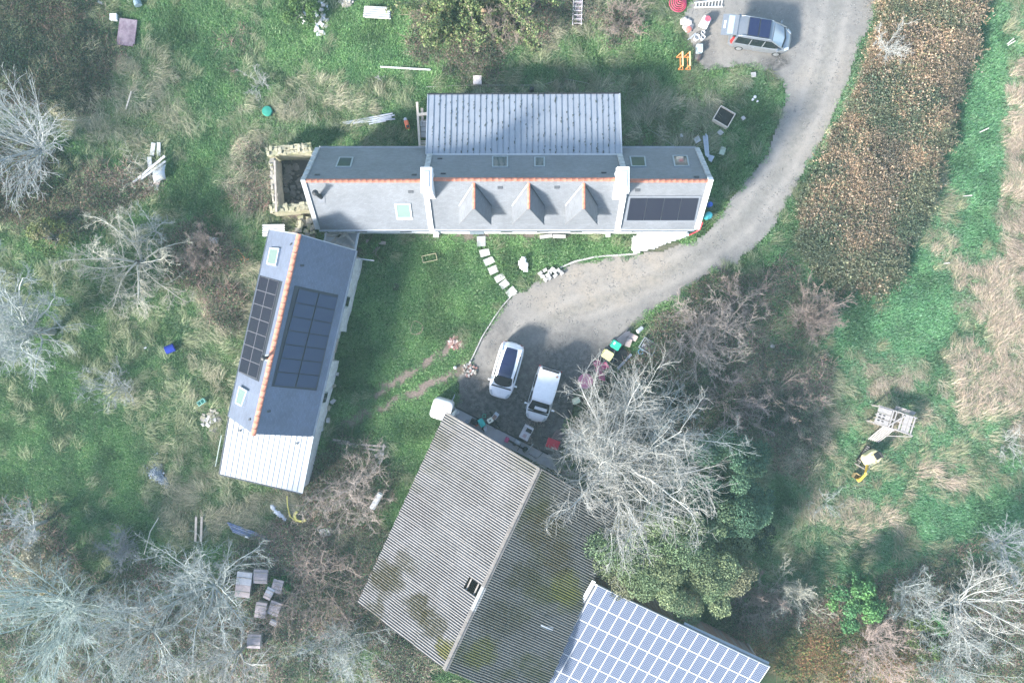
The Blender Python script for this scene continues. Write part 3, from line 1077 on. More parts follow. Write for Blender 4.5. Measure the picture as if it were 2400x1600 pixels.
def house_section(x0, x1, zr, nm):
    S = plane3(Vector((x0, YS, ZE)), Vector((x1, YS, ZE)), Vector((x0, YR, zr)))
    N = plane3(Vector((x0, YN, ZE)), Vector((x1, YN, ZE)), Vector((x0, YR, zr)))
    slate_slab("south_slope", [(x0, YS, ZE), (x1, YS, ZE), (x1, YR, zr), (x0, YR, zr)], TH, SLATE, house, (1, 0, 0))
    if nm == 'mid':
        yz = YR + (zr - 4.03) * (YN - YR) / (zr - ZE)
        slate_slab("north_slope", [(x0, YR, zr), (x1, YR, zr), (x1, yz, 4.03), (x0, yz, 4.03)], TH, SLATE, house, (1, 0, 0))
    else:
        slate_slab("north_slope", [(x0, YR, zr), (x1, YR, zr), (x1, YN, ZE), (x0, YN, ZE)], TH, SLATE, house, (1, 0, 0))
    slopes[nm] = (S, N)


house_section(XL, XB1, ZR, 'left')
house_section(XB1 + .02, XB2 - .02, ZRM, 'mid')
house_section(XB2, XR, ZR, 'right')
ridge_tiles((XL + .15, YR, ZR - .02), (XB1 + .05, YR, ZR - .02), 20, house)
ridge_tiles((XB1 + .35, YR, ZRM - .02), (XB2 - .35, YR, ZRM - .02), 31, house)
ridge_tiles((XB2 + .3, YR, ZR - .02), (XR - .15, YR, ZR - .02), 14, house)


def coping(x, w, zr, south_m, north_m, up=0.16, ys=YS - .02, yn=YN):
    MB().slab([(x - w / 2, ys, ZE + up), (x + w / 2, ys, ZE + up), (x + w / 2, YR, zr + up), (x - w / 2, YR, zr + up)], 0.3).build("gable_coping", south_m, house)
    yy, zz = yn, ZE + up
    if yn < YN:
        zz = zr + up - (yn - YR) * (zr - ZE) / (YN - YR)
    b = MB()
    nst = 7
    for k in range(nst):                                     # north copings are separate granite slabs
        t0, t1 = k / nst + .006, (k + 1) / nst - .006
        j = random.uniform(-.015, .02)
        p0 = Vector((x, lerp(YR, yy, t0), lerp(zr + up, zz, t0) + j)); p1 = Vector((x, lerp(YR, yy, t1), lerp(zr + up, zz, t1) + j))
        MB().slab([p0 + Vector((-w / 2, 0, 0)), p0 + Vector((w / 2, 0, 0)), p1 + Vector((w / 2, 0, 0)), p1 + Vector((-w / 2, 0, 0))], 0.28).build("coping_stone", north_m, house)


COPE = mat("granite coping", (0.40, 0.41, 0.41), 0.85, 0.25, 3, (0.25, 0.26, 0.25), 0.8, 2.4)
coping(XL + .06, 0.30, ZR, COPE, COPE)
coping(XB1, 0.34, ZRM, WHITE_R, COPE, 0.2, yn=12.6)
coping(XB2, 0.34, ZRM, WHITE_R, COPE, 0.2, yn=12.6)
coping(XR - .1, 0.32, ZR, WHITE_R, COPE)


def chimney(cx, cy, w, l, zt):
    b = MB().box((cx, cy, (zt + 5.4) / 2), (w, l, zt - 5.4))
    b.box((cx, cy, zt - .30), (w + .14, l + .14, .12)).box((cx, cy, zt + .03), (w + .1, l + .1, .07))
    o = b.build("chimney", WHITE_R, house, bevel=.015)
    MB().box((cx, cy, zt + .09), (w * .6, l * .7, .05)).build("chimney_cap", PALE_ZINC, o)


chimney(-5.28, 9.98, .62, 1.40, 7.9)
chimney(6.86, 9.98, .66, 1.45, 7.9)
# dormers
ZD, ZDR, YDF = 5.0, 6.55, 8.48
S = slopes['mid'][0]
for pxc in (1111, 1239.5, 1368.5):
    xc = (pxc - 1200) / PXM * (1 - ZDR / HC)
    hw = 1.06
    ye = 7.69
    yback_e = YS + (ZD - ZE) * (YR - YS) / (ZRM - ZE)
    yback_r = YS + (ZDR - ZE) * (YR - YS) / (ZRM - ZE)
    d = MB()
    d.extrude([(xc - hw + .18, ye + .5), (xc + hw - .18, ye + .5), (xc + hw - .18, yback_e), (xc - hw + .18, yback_e)], ZE - .1, ZD - .02)
    dorm = d.build("dormer", WHITE_R, house)
    el, er = Vector((xc - hw, ye, ZD)), Vector((xc + hw, ye, ZD))
    bl, brr = Vector((xc - hw, yback_e, ZD)), Vector((xc + hw, yback_e, ZD))
    rf, rb = Vector((xc, YDF, ZDR)), Vector((xc, yback_r, ZDR))
    slate_slab("dormer_slope", [el, rf, rb, bl], .07, SLATE, dorm, (0, 1, 0))
    slate_slab("dormer_slope", [er, brr, rb, rf], .07, SLATE, dorm, (0, 1, 0))
    hp = MB().slab([el + Vector((.01, 0, 0)), er - Vector((.01, 0, 0)), rf], .07).build("dormer_hip", SLATE, dorm)
    uv_plane(hp, Vector((1, 0, 0)), Vector((0, .45, .89)))
    MB().bar(el + Vector((.0, .0, .02)), rf + Vector((0, 0, .02)), .05, .03).bar(er + Vector((0, 0, .02)), rf + Vector((0, 0, .02)), .05, .03).build("hip_flashing", SLATE, dorm)
    MB().bar(bl + Vector((0, 0, .04)), rb + Vector((-.03, 0, .05)), .055, .03).build("valley_flashing", GUTTER, dorm)
    MB().bar(brr + Vector((0, 0, .04)), rb + Vector((.03, 0, .05)), .05, .03).build("valley_flashing", LEAD, dorm)
    ridge_tiles(rb + Vector((0, .05, 0)), rf - Vector((0, .04, 0)), 5, dorm, .10, "dormer_ridge_tile")
    w = MB().box((xc, ye + .49, 4.2), (1.0, .04, 1.1)).build("dormer_window", FRAME_L, dorm)
    MB().box((xc - .24, ye + .465, 4.2), (.42, .02, .96)).box((xc + .24, ye + .465, 4.2), (.42, .02, .96)).build("dormer_pane", DARKWIN, dorm)
# front door and windows of the white facade
for i, x in enumerate((-10.8, -7.6, -3.6, -0.4, 2.2, 4.6, 9.0, 11.2)):
    if i == 2:
        o = MB().box((-2.55, YS + ov - .02, 1.05), (1.0, .06, 2.1)).build("front_door", mat("blue grey door", (.2, .24, .28), .5), house)
        continue
    o = MB().box((x, YS + ov - .01, 1.5), (1.0, .06, 1.2)).build("facade_window", FRAME_L, house)
    MB().box((x, YS + ov - .045, 1.5), (.84, .02, 1.04)).build("pane", DARKWIN, o)
# gutters: half-round troughs along the eaves
for (x0, x1, y, s) in ((XL + .1, XB1 - .15, YS - .06, 1), (XB1 + .2, XB2 - .2, YS - .06, 1), (XB2 + .2, XR - .2, YS - .06, 1), (XL + .1, XB1 - .2, YN + .06, 1), (XB2 + .3, XR - .1, YN + .06, 1)):
    rows = [[Vector((x, y + .07 * math.cos(t), ZE - .06 + .07 * math.sin(t))) for t in [math.pi + math.pi * k / 6 for k in range(7)]] for x in (x0, x1)]
    MB().grid(rows).build("gutter", GUTTER, house)
for x in (XB1 + .25, XR - .35):
    MB().tube([(x, YS - .06, ZE - .12), (x, YS + ov - .06, ZE - .4), (x, YS + ov - .06, 0.0)], .045, 8).build("downpipe", GUTTER, house)
# roof windows
for q, pl, lb in (([(795, 370), (829, 370), (823, 393), (786, 393)], slopes['left'][1], None), ([(1153, 368), (1191, 368), (1191, 393), (1153, 393)], slopes['mid'][1], None),
                  ([(1252, 370), (1277, 370), (1277, 392), (1252, 392)], slopes['mid'][1], None), ([(1475, 368), (1512, 368), (1515, 392), (1479, 392)], slopes['right'][1], None),
                  ([(1575, 366), (1611, 366), (1616, 391), (1580, 391)], slopes['right'][1], None)):
    roof_frame(q, pl, house, "roof_window", FRAME, PANE, label=lb)
roof_frame([(925, 476), (962, 476), (966.6, 510), (930, 511)], slopes['left'][0], house, "roof_window", FRAME_L, PANE_G)
MB().slab([on_plane(*a, slopes['left'][0], .02) for a in ((929, 512), (967, 511), (968, 515), (931, 516))], .02).build("window_flashing", PALE_ZINC, house)
for x, y, pl in ((962.5, 449, slopes['left'][0]), (744, 410, slopes['left'][1]), (971, 410, slopes['left'][1]), (1031, 372, slopes['mid'][1]), (1039, 407, slopes['mid'][1]),
                 (1172, 439, slopes['mid'][0]), (1305, 438.5, slopes['mid'][0]), (1494, 445, slopes['right'][0]), (1415, 405, slopes['mid'][1]), (1632, 415, slopes['right'][1])):
    vent(x, y, pl, house)
# stove flue
c = on_plane(752, 462, slopes['left'][0])
fb = MB().slab([on_plane(*a, slopes['left'][0], .03) for a in ((744, 457), (761, 457), (762, 476), (745, 476))], .03).build("flue_base", mat("flue plate", (.16, .17, .19), .5), house)
MB().tube([c - Vector((0, 0, .2)), c + Vector((0, 0, 1.25))], .13, 14).lathe(c + Vector((0, 0, 1.25)), [(.19, 0), (.2, .03), (.19, .06), (.03, .12)], 16).build("stove_flue", BLACK, house)
# solar panels set in the south slope
pl = slopes['right'][0]
q = [on_plane(*a, pl, .02) for a in ((1477, 463), (1638, 463), (1627, 516), (1468, 516))]
MB().slab([on_plane(*a, pl, .04) for a in ((1473, 460), (1643, 460), (1631, 519), (1463, 519))], .05).build("panel_surround", GUTTER if False else mat("grey flashing", (.16, .175, .20), .5, .1), house)
solar_field(q, 4, 1, house, PV, PV_FR, pl, gap=.02, lift=.05)
# zinc-roofed extension on the north side
ez0, ez1 = 4.02, 3.05
zn0 = P(1003, 222, ez1); zn1 = P(1451, 220, ez1)
yz = YR + (ZRM - ez0) * (YN - YR) / (ZRM - ZE)
zs0 = Vector((zn0.x + .02, yz - .02, ez0 + .03)); zs1 = Vector((7.35, yz - .02, ez0 + .03))
zn0.x = zs0.x; zn1.x = zs1.x + .02
MB().extrude([(zn0.x + .2, YN - .3), (zn1.x - .2, YN - .3), (zn1.x - .2, zn1.y - .25), (zn0.x + .2, zn0.y - .25)], 0, 2.9).build("extension_wall", mat("timber cladding grey", (.3, .28, .26), .8), house)
NP = 33
for k in range(NP):
    a, b = k / NP, (k + 1) / NP
    j = random.uniform(-.006, .006)
    MB().slab([lerp(zs0, zs1, a) + Vector((0, 0, j)), lerp(zs0, zs1, b - .0012) + Vector((0, 0, j)), lerp(zn0, zn1, b - .0012) + Vector((0, 0, j)), lerp(zn0, zn1, a) + Vector((0, 0, j))], .03).build("zinc_panel", ZINC, house)
    if k:
        p0, p1 = lerp(zs0, zs1, a), lerp(zn0, zn1, a)
        MB().bar(p0 + Vector((0, .02, .02)), p1 + Vector((0, -.02, .02)), .028, .035).build("zinc_seam", ZINC_SEAM, house)
mo = MB()
rm_ = random.Random(31)
for k in range(1, NP):                                    # moss and dirt caught along the seams
    a = k / NP
    for q in range(rm_.randrange(6, 14)):
        p = lerp(lerp(zs0, zs1, a), lerp(zn0, zn1, a), rm_.random() ** 1.3)
        s_ = rm_.uniform(.02, .06)
        mo.box(p + Vector((rm_.uniform(-.05, .03), 0, .03)), (s_, s_ * rm_.uniform(1, 4), .03), rz=rm_.uniform(-.3, .3))
mo = mo.jitter(.01, 3).build("seam_moss", mat("dark seam moss", (.05, .06, .05), .95, .4, 8), house)
mo["kind"] = "stuff"
MB().bar(zn0 + Vector((-.05, .04, -.02)), zn1 + Vector((.05, .04, -.02)), .10, .09).build("extension_gutter", BLACK, house)
MB().bar(zn1 + Vector((.03, 0, .01)), zs1 + Vector((.03, 0, .01)), .09, .08).bar(zn0 + Vector((-.03, 0, .01)), zs0 + Vector((-.03, 0, .01)), .06, .08).build("verge_trim", GUTTER, house)
MB().bar(zs0 + Vector((0, .0, .03)), zs1 + Vector((0, .0, .03)), .12, .03).build("apron_flashing", PALE_ZINC, house)

# timber terrace left of the extension
WOODG = mat("grey weathered timber", (.36, .32, .28), .85, .25, 4, bump=.3)
WOODP = mat("pale new timber", (.62, .54, .45), .8, .15, 4)
CONC = mat("grey concrete", (.36, .36, .37), .9, .12, 2, (.27, .27, .27), .4)
ter = thing("terrace_frame", "small raised terrace of timber beams and grey slabs beside the zinc roof", "terrace", P(994, 295))
MB().bar(P(977.5, 240, .5), P(984, 346, .5), .16, .12).build("beam", WOODP, ter)
MB().bar(P(989, 254, .45), P(990.5, 283, .45), .18, .1).build("beam", WOODG, ter)
MB().bar(P(981, 269, .55), P(1003, 267, .55), .2, .1).build("beam", WOODP, ter)
for y0, y1 in ((283, 296), (297, 309), (310, 322)):
    MB().slab([P(986, y0, .35), P(1004, y0, .35), P(1004, y1, .35), P(986.5, y1, .35)], .1).build("paving_slab", CONC, ter)
MB().extrude([P(986, 282)[:2], P(1004, 282)[:2], P(1004, 322)[:2], P(986, 322)[:2]], 0, .24).build("terrace_base", STONE, ter)
for y in (331, 334.5, 338, 341.5):
    MB().bar(P(986, y, .5), P(1003, y, .5), .05, .05).build("slat", WOODP, ter)
MB().bar(P(986.5, 284, 1.0), P(1003, 286, 1.0), .05, .05).bar(P(986.5, 284, 1.0), P(986.5, 296, 1.0), .05, .05).bar(P(986.5, 284, .35), P(986.5, 284, 1.0), .05, .05).build("handrail", GUTTER, ter)


# ------------------------------------------------------------------ 2. roofless stone enclosure at the west gable
DARKST = mat("damp dark stone", (.10, .092, .088), .95, .4, 4)  # shade between the ruin's walls is put into this stone colour
ruin = thing("ruined_outhouse", "small roofless stone outhouse with a rubble floor against the house's west gable", "ruin", P(690, 440))


def stone_wall(parent, a, b, w, z, zb=0.0, m=None, size=.26, nm="stone", seed=0):
    """Rubble wall: a mortar core, and a course of separate capping and face stones."""
    m = m or STONE
    r = random.Random(seed)
    a, b = Vector(a), Vector(b)
    d = (b - a); L = d.length; d.normalize()
    s = Vector((-d.y, d.x, 0))
    MB().bar(a + Vector((0, 0, z / 2 - .08)), b + Vector((0, 0, z / 2 - .08)), w * .88, z - .16).build("wall_core", m, parent)
    x = 0
    while x < L:
        sl = r.uniform(.7, 1.4) * size
        y = -w / 2
        while y < w / 2 - .05:
            sw = min(r.uniform(.7, 1.3) * size, w / 2 - y)
            if sw < .08: break
            c = a + d * (x + sl / 2) + s * (y + sw / 2) + Vector((0, 0, z - .12 + r.uniform(-.09, .06)))
            R = Matrix((d, s, Vector((0, 0, 1)))).transposed() @ Matrix.Rotation(r.uniform(-.15, .15), 3, 'Z')
            mb = MB().box(c, (sl - .015, sw - .015, .26), m=R).jitter(.04, r.random())
            mb.build(nm, m if r.random() < .75 else LICHEN, parent, bevel=0)
            y += sw
        x += sl


MB().slab([P(660, 376, .03), P(735, 376, .03), P(735, 494, .03), P(660, 494, .03)], .03).build("dark_floor", mat("shaded earth", (.035, .03, .03), .95, .4, 4), ruin)  # shade inside the roofless walls, painted as a near-black floor
stone_wall(ruin, P(643, 370, 0), P(738, 360, 0), .62, 1.7, m=LICHEN, seed=1)
stone_wall(ruin, P(655, 384, 0), P(662, 492, 0), .42, 1.6, m=STONE, seed=2)
stone_wall(ruin, P(650, 500, 0), P(733, 492, 0), .55, 1.6, m=LICHEN, seed=3)
MB().bar(P(644, 377, 1.75), P(648, 497, 1.75), .12, .12).build("timber_post_rail", WOODG, ruin)
r = random.Random(4)
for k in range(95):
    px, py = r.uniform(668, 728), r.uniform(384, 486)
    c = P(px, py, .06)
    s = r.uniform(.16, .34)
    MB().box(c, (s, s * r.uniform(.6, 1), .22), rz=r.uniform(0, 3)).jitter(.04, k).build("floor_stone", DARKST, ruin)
CORR = mat("old corrugated sheet", (.42, .42, .40), .7, .15, 2, (.35, .34, .33), .5)


def corr_sheet(name, a, b, c, d, waves, amp, m, parent=None, nl=2):
    """Corrugated sheet over the quad a-b-c-d: waves counted along a->b."""
    n = (b - a).cross(d - a).normalized()
    if n.z < 0: n = -n
    rows = []
    ns = waves * 6
    for j in range(nl):
        row = []
        for i in range(ns + 1):
            u, v = i / ns, j / (nl - 1)
            row.append(lerp(lerp(a, b, u), lerp(d, c, u), v) + n * amp * math.sin(2 * math.pi * waves * u))
        rows.append(row)
    mb = MB().grid(rows)
    o = mb.build(name, m, parent, smooth=True)
    return o


tag(corr_sheet("corrugated_sheet", P(615, 526, .3), P(615, 555, .3), P(667, 552, .5), P(667, 525, .5), 5, .03, CORR), "loose pale corrugated sheet by the north tip of the narrow barn roof", "roof sheet")
r = random.Random(9)
tum = thing("tumbled_stones", "heap of tumbled rough stones in the gap between house and narrow barn", "stone heap", Vector((P(722, 532).x, P(722, 532).y, 0)))
for k in range(26):
    c = P(r.uniform(695, 748), r.uniform(510, 556), r.uniform(.1, .5)); s = r.uniform(.25, .5)
    MB().box(c, (s, s * .7, s * .6), rz=r.uniform(0, 3)).jitter(.06, k).build("stone", LICHEN if r.random() < .3 else STONE, tum)


# ------------------------------------------------------------------ 3. the narrow barn with slates tinted for blue sky light
ZA, ZAR = 3.0, 5.9
wN, wS = P(633, 538, ZA), P(536, 977, ZA)
rN, rS = P(701, 549, ZAR), P(594, 1017, ZAR)
eN, eS = P(834, 587, ZA), P(732, 1023, ZA)
barn = thing("narrow_barn", "narrow slate barn with an orange ridge, solar panels on both slopes and white stone wall", "barn", (wN + eS) / 2 * Vector((1, 1, 0)) if False else Vector(((wN.x + eS.x) / 2, (wN.y + eS.y) / 2, 0)))
ax = (rS - rN).normalized()
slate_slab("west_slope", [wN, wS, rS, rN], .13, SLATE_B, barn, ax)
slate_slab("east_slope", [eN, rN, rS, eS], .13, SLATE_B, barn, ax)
PW = plane3((wN + wS) / 2, rN, rS)
PE = plane3((eN + eS) / 2, rN, rS)
ridge_tiles(rN, rS + ax * .06, 32, barn, .165)
axh = Vector((ax.x, ax.y, 0)).normalized(); sd = Vector((axh.y, -axh.x, 0))
if sd.x < 0: sd = -sd


def g0(v, z=0.0): return Vector((v.x, v.y, z))


insW, insE = sd * .22, -sd * .24
b = MB()
b.extrude([g0(wN + insW + axh * .25), g0(wS + insW - axh * .2), g0(wS + insW - axh * .2 + sd * .5), g0(wN + insW + axh * .25 + sd * .5)], 0, ZA - .1)
for a in (.25, ):
    p = axh * a
    b.prism([wN + insW + p - Vector((0, 0, .1)), eN + insE + p - Vector((0, 0, .1)), rN + p - Vector((0, 0, .25))],
            [wN + insW + p * 2 - Vector((0, 0, .1)), eN + insE + p * 2 - Vector((0, 0, .1)), rN + p * 2 - Vector((0, 0, .25))])
    b.prism([wS + insW - p - Vector((0, 0, .1)), eS + insE - p - Vector((0, 0, .1)), rS - p - Vector((0, 0, .25))],
            [wS + insW - p * 2 - Vector((0, 0, .1)), eS + insE - p * 2 - Vector((0, 0, .1)), rS - p * 2 - Vector((0, 0, .25))])
    b.extrude([g0(wN + insW + p), g0(eN + insE + p), g0(eN + insE + p * 2), g0(wN + insW + p * 2)], 0, ZA - .1)
    b.extrude([g0(wS + insW - p), g0(eS + insE - p), g0(eS + insE - p * 2), g0(wS + insW - p * 2)], 0, ZA - .1)
b.build("wall", STONE, barn)
# east wall, limewashed, with a recessed doorway bay in the middle


def east_wall(t0, t1, rec, seed, m=LIME):
    r = random.Random(seed)
    n = max(3, int((t1 - t0) * 26))
    rows = []
    for iz, z in enumerate((0, .5, 1.0, 1.5, 2.0, 2.5, ZA - .08)):
        row = []
        for k in range(n + 1):
            q = lerp(eN, eS, lerp(t0, t1, k / n)) + insE * (1 + rec)
            bulge = (1 - z / 3.2) * .16 + r.uniform(-.05, .05)
            row.append(Vector((q.x, q.y, z)) + sd * (bulge if z < 2.9 else 0))
        rows.append(row)
    mb = MB().grid(rows)
    back = [[Vector((p.x, p.y, p.z)) - sd * .6 for p in rw] for rw in (rows[-1], rows[0])]
    mb.grid([rows[-1], back[0]]).grid([back[0], back[1]])
    mb.grid([[rw[0] for rw in rows], [Vector(rw[0]) - sd * .6 for rw in rows]]).grid([[Vector(rw[-1]) - sd * .6 for rw in rows], [rw[-1] for rw in rows]])
    return mb.build("limewashed_wall", m, barn)


east_wall(0.03, .435, 0, 1); east_wall(.435, .60, 1.6, 2); east_wall(.60, 1.0, 0, 3)
for t in (.27, .80):
    q = lerp(eN, eS, t) + insE
    R = Matrix((axh, sd, Vector((0, 0, 1)))).transposed()
    o = MB().box(g0(q, 1.7) + sd * .12, (.8, .1, 1.0), m=R).build("wall_window", FRAME, barn)
    MB().box(g0(q, 1.7) + sd * .175, (.66, .02, .86), m=R).build("pane", DARKWIN, o)
q = lerp(eN, eS, .52) + insE * 2.6
MB().box(g0(q, 1.1) + sd * .14, (1.1, .08, 2.2), m=Matrix((axh, sd, Vector((0, 0, 1)))).transposed()).build("plank_door", WOODG, barn)
# gutters
for a, d, side in ((wN, wS, -1), (eN, eS, 1)):
    rows = [[p + sd * side * .06 + sd * .065 * math.cos(t) + Vector((0, 0, -.05 + .065 * math.sin(t))) for t in [math.pi + math.pi * k / 6 for k in range(7)]] for p in (a, d)]
    MB().grid(rows).build("gutter", GUTTER, barn)
MB().bar(wN + Vector((0, 0, .03)), rN + Vector((0, 0, .03)), .06, .04).bar(eN + Vector((0, 0, .03)), rN + Vector((0, 0, .03)), .05, .04).build("verge_trim", GUTTER, barn)
solar_field([on_plane(*a, PW) for a in ((611, 647), (656, 660), (604, 888), (561, 870))], 2, 7, barn, PV, PV_FRL, PW, gap=.012, lift=.08)
MB().slab([on_plane(*a, PW, .03) for a in ((609, 645), (661, 660), (606, 894), (559, 871))], .03).build("panel_tray", PV_FR, barn)
solar_field([on_plane(*a, PE) for a in ((699, 676), (792, 696), (740, 910), (640, 903))], 2, 7, barn, PV_B, PV_FR, PE, gap=.035, lift=.07)
MB().slab([on_plane(*a, PE, .03) for a in ((691, 669), (793, 691), (742, 915), (636.5, 905))], .03).build("panel_tray", PV_FR, barn)
roof_frame([(637, 582), (659, 583), (651, 624), (629, 620)], PW, barn, "roof_window", FRAME_L, PANE_G, lift=.16)
roof_frame([(565, 905), (584, 916), (571, 953), (556, 945)], PW, barn, "roof_window", FRAME_L, PANE_G, lift=.16)
for x, y, pl in ((708, 622, PE), (630, 963, PE), (683, 572, PW), (586, 982, PW)):
    vent(x, y, pl, barn, .12)
c = on_plane(628, 838, PW)
MB().slab([on_plane(*a, PW, .02) for a in ((614, 833), (633, 829), (634, 852), (616, 842))], .02).build("flue_base", mat("flue tray", (.25, .27, .28), .5), barn)
MB().tube([c - Vector((0, 0, .2)), c + Vector((0, 0, .8))], .11, 12).lathe(c + Vector((0, 0, .8)), [(.16, 0), (.17, .04), (.03, .1)], 14).build("stove_flue", BLACK, barn)
# zinc lean-to at the south end
z0, z1 = 3.05, 2.55
a0, a1 = P(537, 979, z0), P(733, 1022, z0)
b0, b1 = P(515, 1110, z1), P(707, 1155, z1)
for k in range(16):
    u, v = k / 16, (k + 1) / 16 - .002
    MB().slab([lerp(a0, a1, u), lerp(a0, a1, v), lerp(b0, b1, v), lerp(b0, b1, u)], .035).build("metal_panel", PALE_ZINC, barn)
    if k: MB().bar(lerp(a0, a1, u) + Vector((0, 0, .02)), lerp(b0, b1, u) + Vector((0, 0, .02)), .025, .05).build("panel_seam", GUTTER, barn)
MB().bar(b0 + Vector((0, -.05, -.03)), b1 + Vector((0, -.05, -.03)), .09, .08).bar(a0 + Vector((-.04, 0, 0)), b0 + Vector((-.04, 0, 0)), .07, .07).build("leanto_trim", LEAD, barn)
MB().bar(a1 + Vector((.04, 0, 0)), b1 + Vector((.04, 0, 0)), .07, .07).build("leanto_trim", GUTTER, barn)
MB().extrude([g0(a0 + sd * .2 - axh * .3), g0(a1 - sd * .2 - axh * .3), g0(b1 - sd * .15 - axh * .2), g0(b0 + sd * .2 - axh * .2)], 0, 2.5).build("leanto_wall", LIME, barn)
for x, y in ((560, 1006), (697, 1039)):
    c = lerp(lerp(a0, a1, (x - 530) / 200), lerp(b0, b1, (x - 530) / 200), .2)
    MB().add([c + Vector((-.12, .1, .02)), c + Vector((.1, .0, .02)), c + Vector((.05, .2, .02)), c + Vector((.02, .08, .22))], [(0, 1, 3), (1, 2, 3), (2, 0, 3), (0, 2, 1)]).build("roof_cowl", GUTTER, barn)

# timber canopy between barn and house
can = thing("timber_canopy", "half-built timber canopy frame with diagonal braces between the house and the narrow barn", "canopy", P(795, 570))


def Z8(u, v, z): return P(620 + u / 4.48, 520 + v / 4.48, z)


for nm, m, pts in (("post_beam", PALE_ZINC, ((650, 112), (625, 205), .09)), ("edge_beam", PALE_ZINC, ((987, 112), (950, 300), .14)), ("brace", WOODG, ((815, 118), (690, 225), .16)), ("brace", WOODG, ((848, 118), (950, 235), .16)),
                   ("joist", WOODG, ((650, 140), (842, 150), .2)), ("joist", WOODG, ((735, 222), (945, 275), .22))):
    MB().bar(Z8(*pts[0], 2.3), Z8(*pts[1], 2.3), pts[2], .1).build(nm, m, can)
MB().slab([Z8(630, 118, .25), Z8(985, 118, .25), Z8(945, 300, .25), Z8(625, 215, .25)], .1).build("concrete_floor", CONC, can)
for u, v in ((650, 116), (985, 118), (948, 296)):
    MB().bar(Z8(u, v, 0), Vector((Z8(u, v, 2.3).x, Z8(u, v, 2.3).y, 2.26)), .1).build("post", WOODG, can)
o = MB().bar(P(832, 605, 2.2), P(877, 611, 2.2), .07, .07).build("projecting_beam", PALE_ZINC, barn)


# ------------------------------------------------------------------ 4. the fibre-cement shed
def corr_mat(name, ridge_c, valley_c, moss, moss_amt, moss_scale, spots=()):
    m, t, p = _nt(name)
    pos = _node(t, "ShaderNodeNewGeometry").outputs["Position"]
    va = _node(t, "ShaderNodeAttribute", attribute_name="valley").outputs["Fac"]
    n1 = _noise(t, pos, 0.5, 6, 0.7, 0.3)
    n2 = _noise(t, pos, 5.0, 5, 0.75)
    n3 = _noise(t, pos, moss_scale, 5, 0.65, 0.2)
    n4 = _noise(t, pos, 18.0, 2, 0.7)
    n3b = _noise(t, pos, 1.1, 4, 0.65)
    c = _mix(t, _math(t, 'MULTIPLY', _ramp(t, n2, 0.35, 0.65), 0.5), ridge_c, tuple(x * .55 for x in ridge_c))
    c = _mix(t, _math(t, 'MULTIPLY', va, _ramp(t, n1, 0.15, 0.6)), c, valley_c)
    c = _mix(t, _math(t, 'MULTIPLY', _ramp(t, n4, 0.62, 0.75), 0.6), c, (.46, .46, .44))
    c = _mix(t, _math(t, 'MULTIPLY', _ramp(t, n3, 0.52, 0.66), moss_amt), c, moss)
    for (sx_, sy_, sr_, sc_, sa_) in spots:                   # moss cushions where they grow on this roof
        q = P(sx_, sy_, 4.2)
        dn = _node(t, "ShaderNodeVectorMath"); dn.operation = 'DISTANCE'
        wv_ = _node(t, "ShaderNodeVectorMath"); wv_.operation = 'MULTIPLY'
        t.links.new(pos, wv_.inputs[0]); wv_.inputs[1].default_value = (1, 1, 0)
        t.links.new(wv_.outputs[0], dn.inputs[0]); dn.inputs[1].default_value = (q.x, q.y, 0)
        dd_ = _math(t, 'ADD', dn.outputs["Value"], _math(t, 'MULTIPLY', _math(t, 'SUBTRACT', n3b, .5), 2.2))
        fac = _math(t, 'MULTIPLY', _ramp(t, dd_, sr_ / PXM * 1.15, sr_ / PXM * .6), sa_)
        fac = _math(t, 'MULTIPLY', fac, _ramp(t, n2, .25, .5))
        c = _mix(t, fac, c, _mix(t, va, sc_, tuple(x * .4 for x in sc_)))
    t.links.new(c, p.inputs["Base Color"])
    p.inputs["Roughness"].default_value = 0.9
    p.inputs["Specular IOR Level"].default_value = 0.2
    _bump(t, p, n2, .4, .02)
    return m


YM, BM = (.115, .12, .035), (.075, .066, .034)
FC_W = corr_mat("fibre cement west", (.285, .268, .255), (.046, .037, .032), (.075, .07, .03), .55, .16,
                ((905, 1355, 40, BM, .9), (985, 1405, 30, BM, .85), (1020, 1440, 34, BM, .8), (1055, 1490, 26, (.14, .13, .03), .9), (880, 1430, 26, BM, .7), (1045, 1545, 26, YM, .8), (950, 1310, 26, BM, .6)))
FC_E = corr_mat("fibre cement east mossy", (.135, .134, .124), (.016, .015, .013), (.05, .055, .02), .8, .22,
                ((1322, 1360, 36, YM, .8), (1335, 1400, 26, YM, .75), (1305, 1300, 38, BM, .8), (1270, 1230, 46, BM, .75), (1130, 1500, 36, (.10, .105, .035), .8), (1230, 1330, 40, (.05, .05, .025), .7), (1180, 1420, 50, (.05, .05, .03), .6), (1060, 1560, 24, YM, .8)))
ZS, ZSR = 4.2, 6.4
sNW, sSW = P(1048, 968, ZS), P(843, 1415, ZS)
sRN, sRS = P(1265, 1098, ZSR), P(1043, 1568, ZSR)
sNE, sSE = P(1450, 1206, ZS), P(1262, 1655, ZS)
shed = thing("corrugated_shed", "big old shed under a mossy corrugated fibre-cement roof", "shed", Vector(((sNW.x + sSE.x) / 2, (sNW.y + sSE.y) / 2, 0)))
NSH, NC = 17, 3
WAV = 5


def sheet_mesh(L, Wd):
    V, F, va = [], [], []
    ns = WAV * 6
    for j in (0, 1):
        for i in range(ns + 1):
            s = math.sin(2 * math.pi * WAV * i / ns)
            V.append((L * j, Wd * (i / ns - .5) * 1.03, .032 * s))
            va.append(max(0, min(1, .5 - .75 * s)))
    for i in range(ns):
        F.append((i, i + 1, ns + 2 + i, ns + 1 + i))
    me = np_mesh("corrugated_sheet", np.array(V), np.array(F), smooth=True)
    attr(me, "valley", np.array(va))
    return me


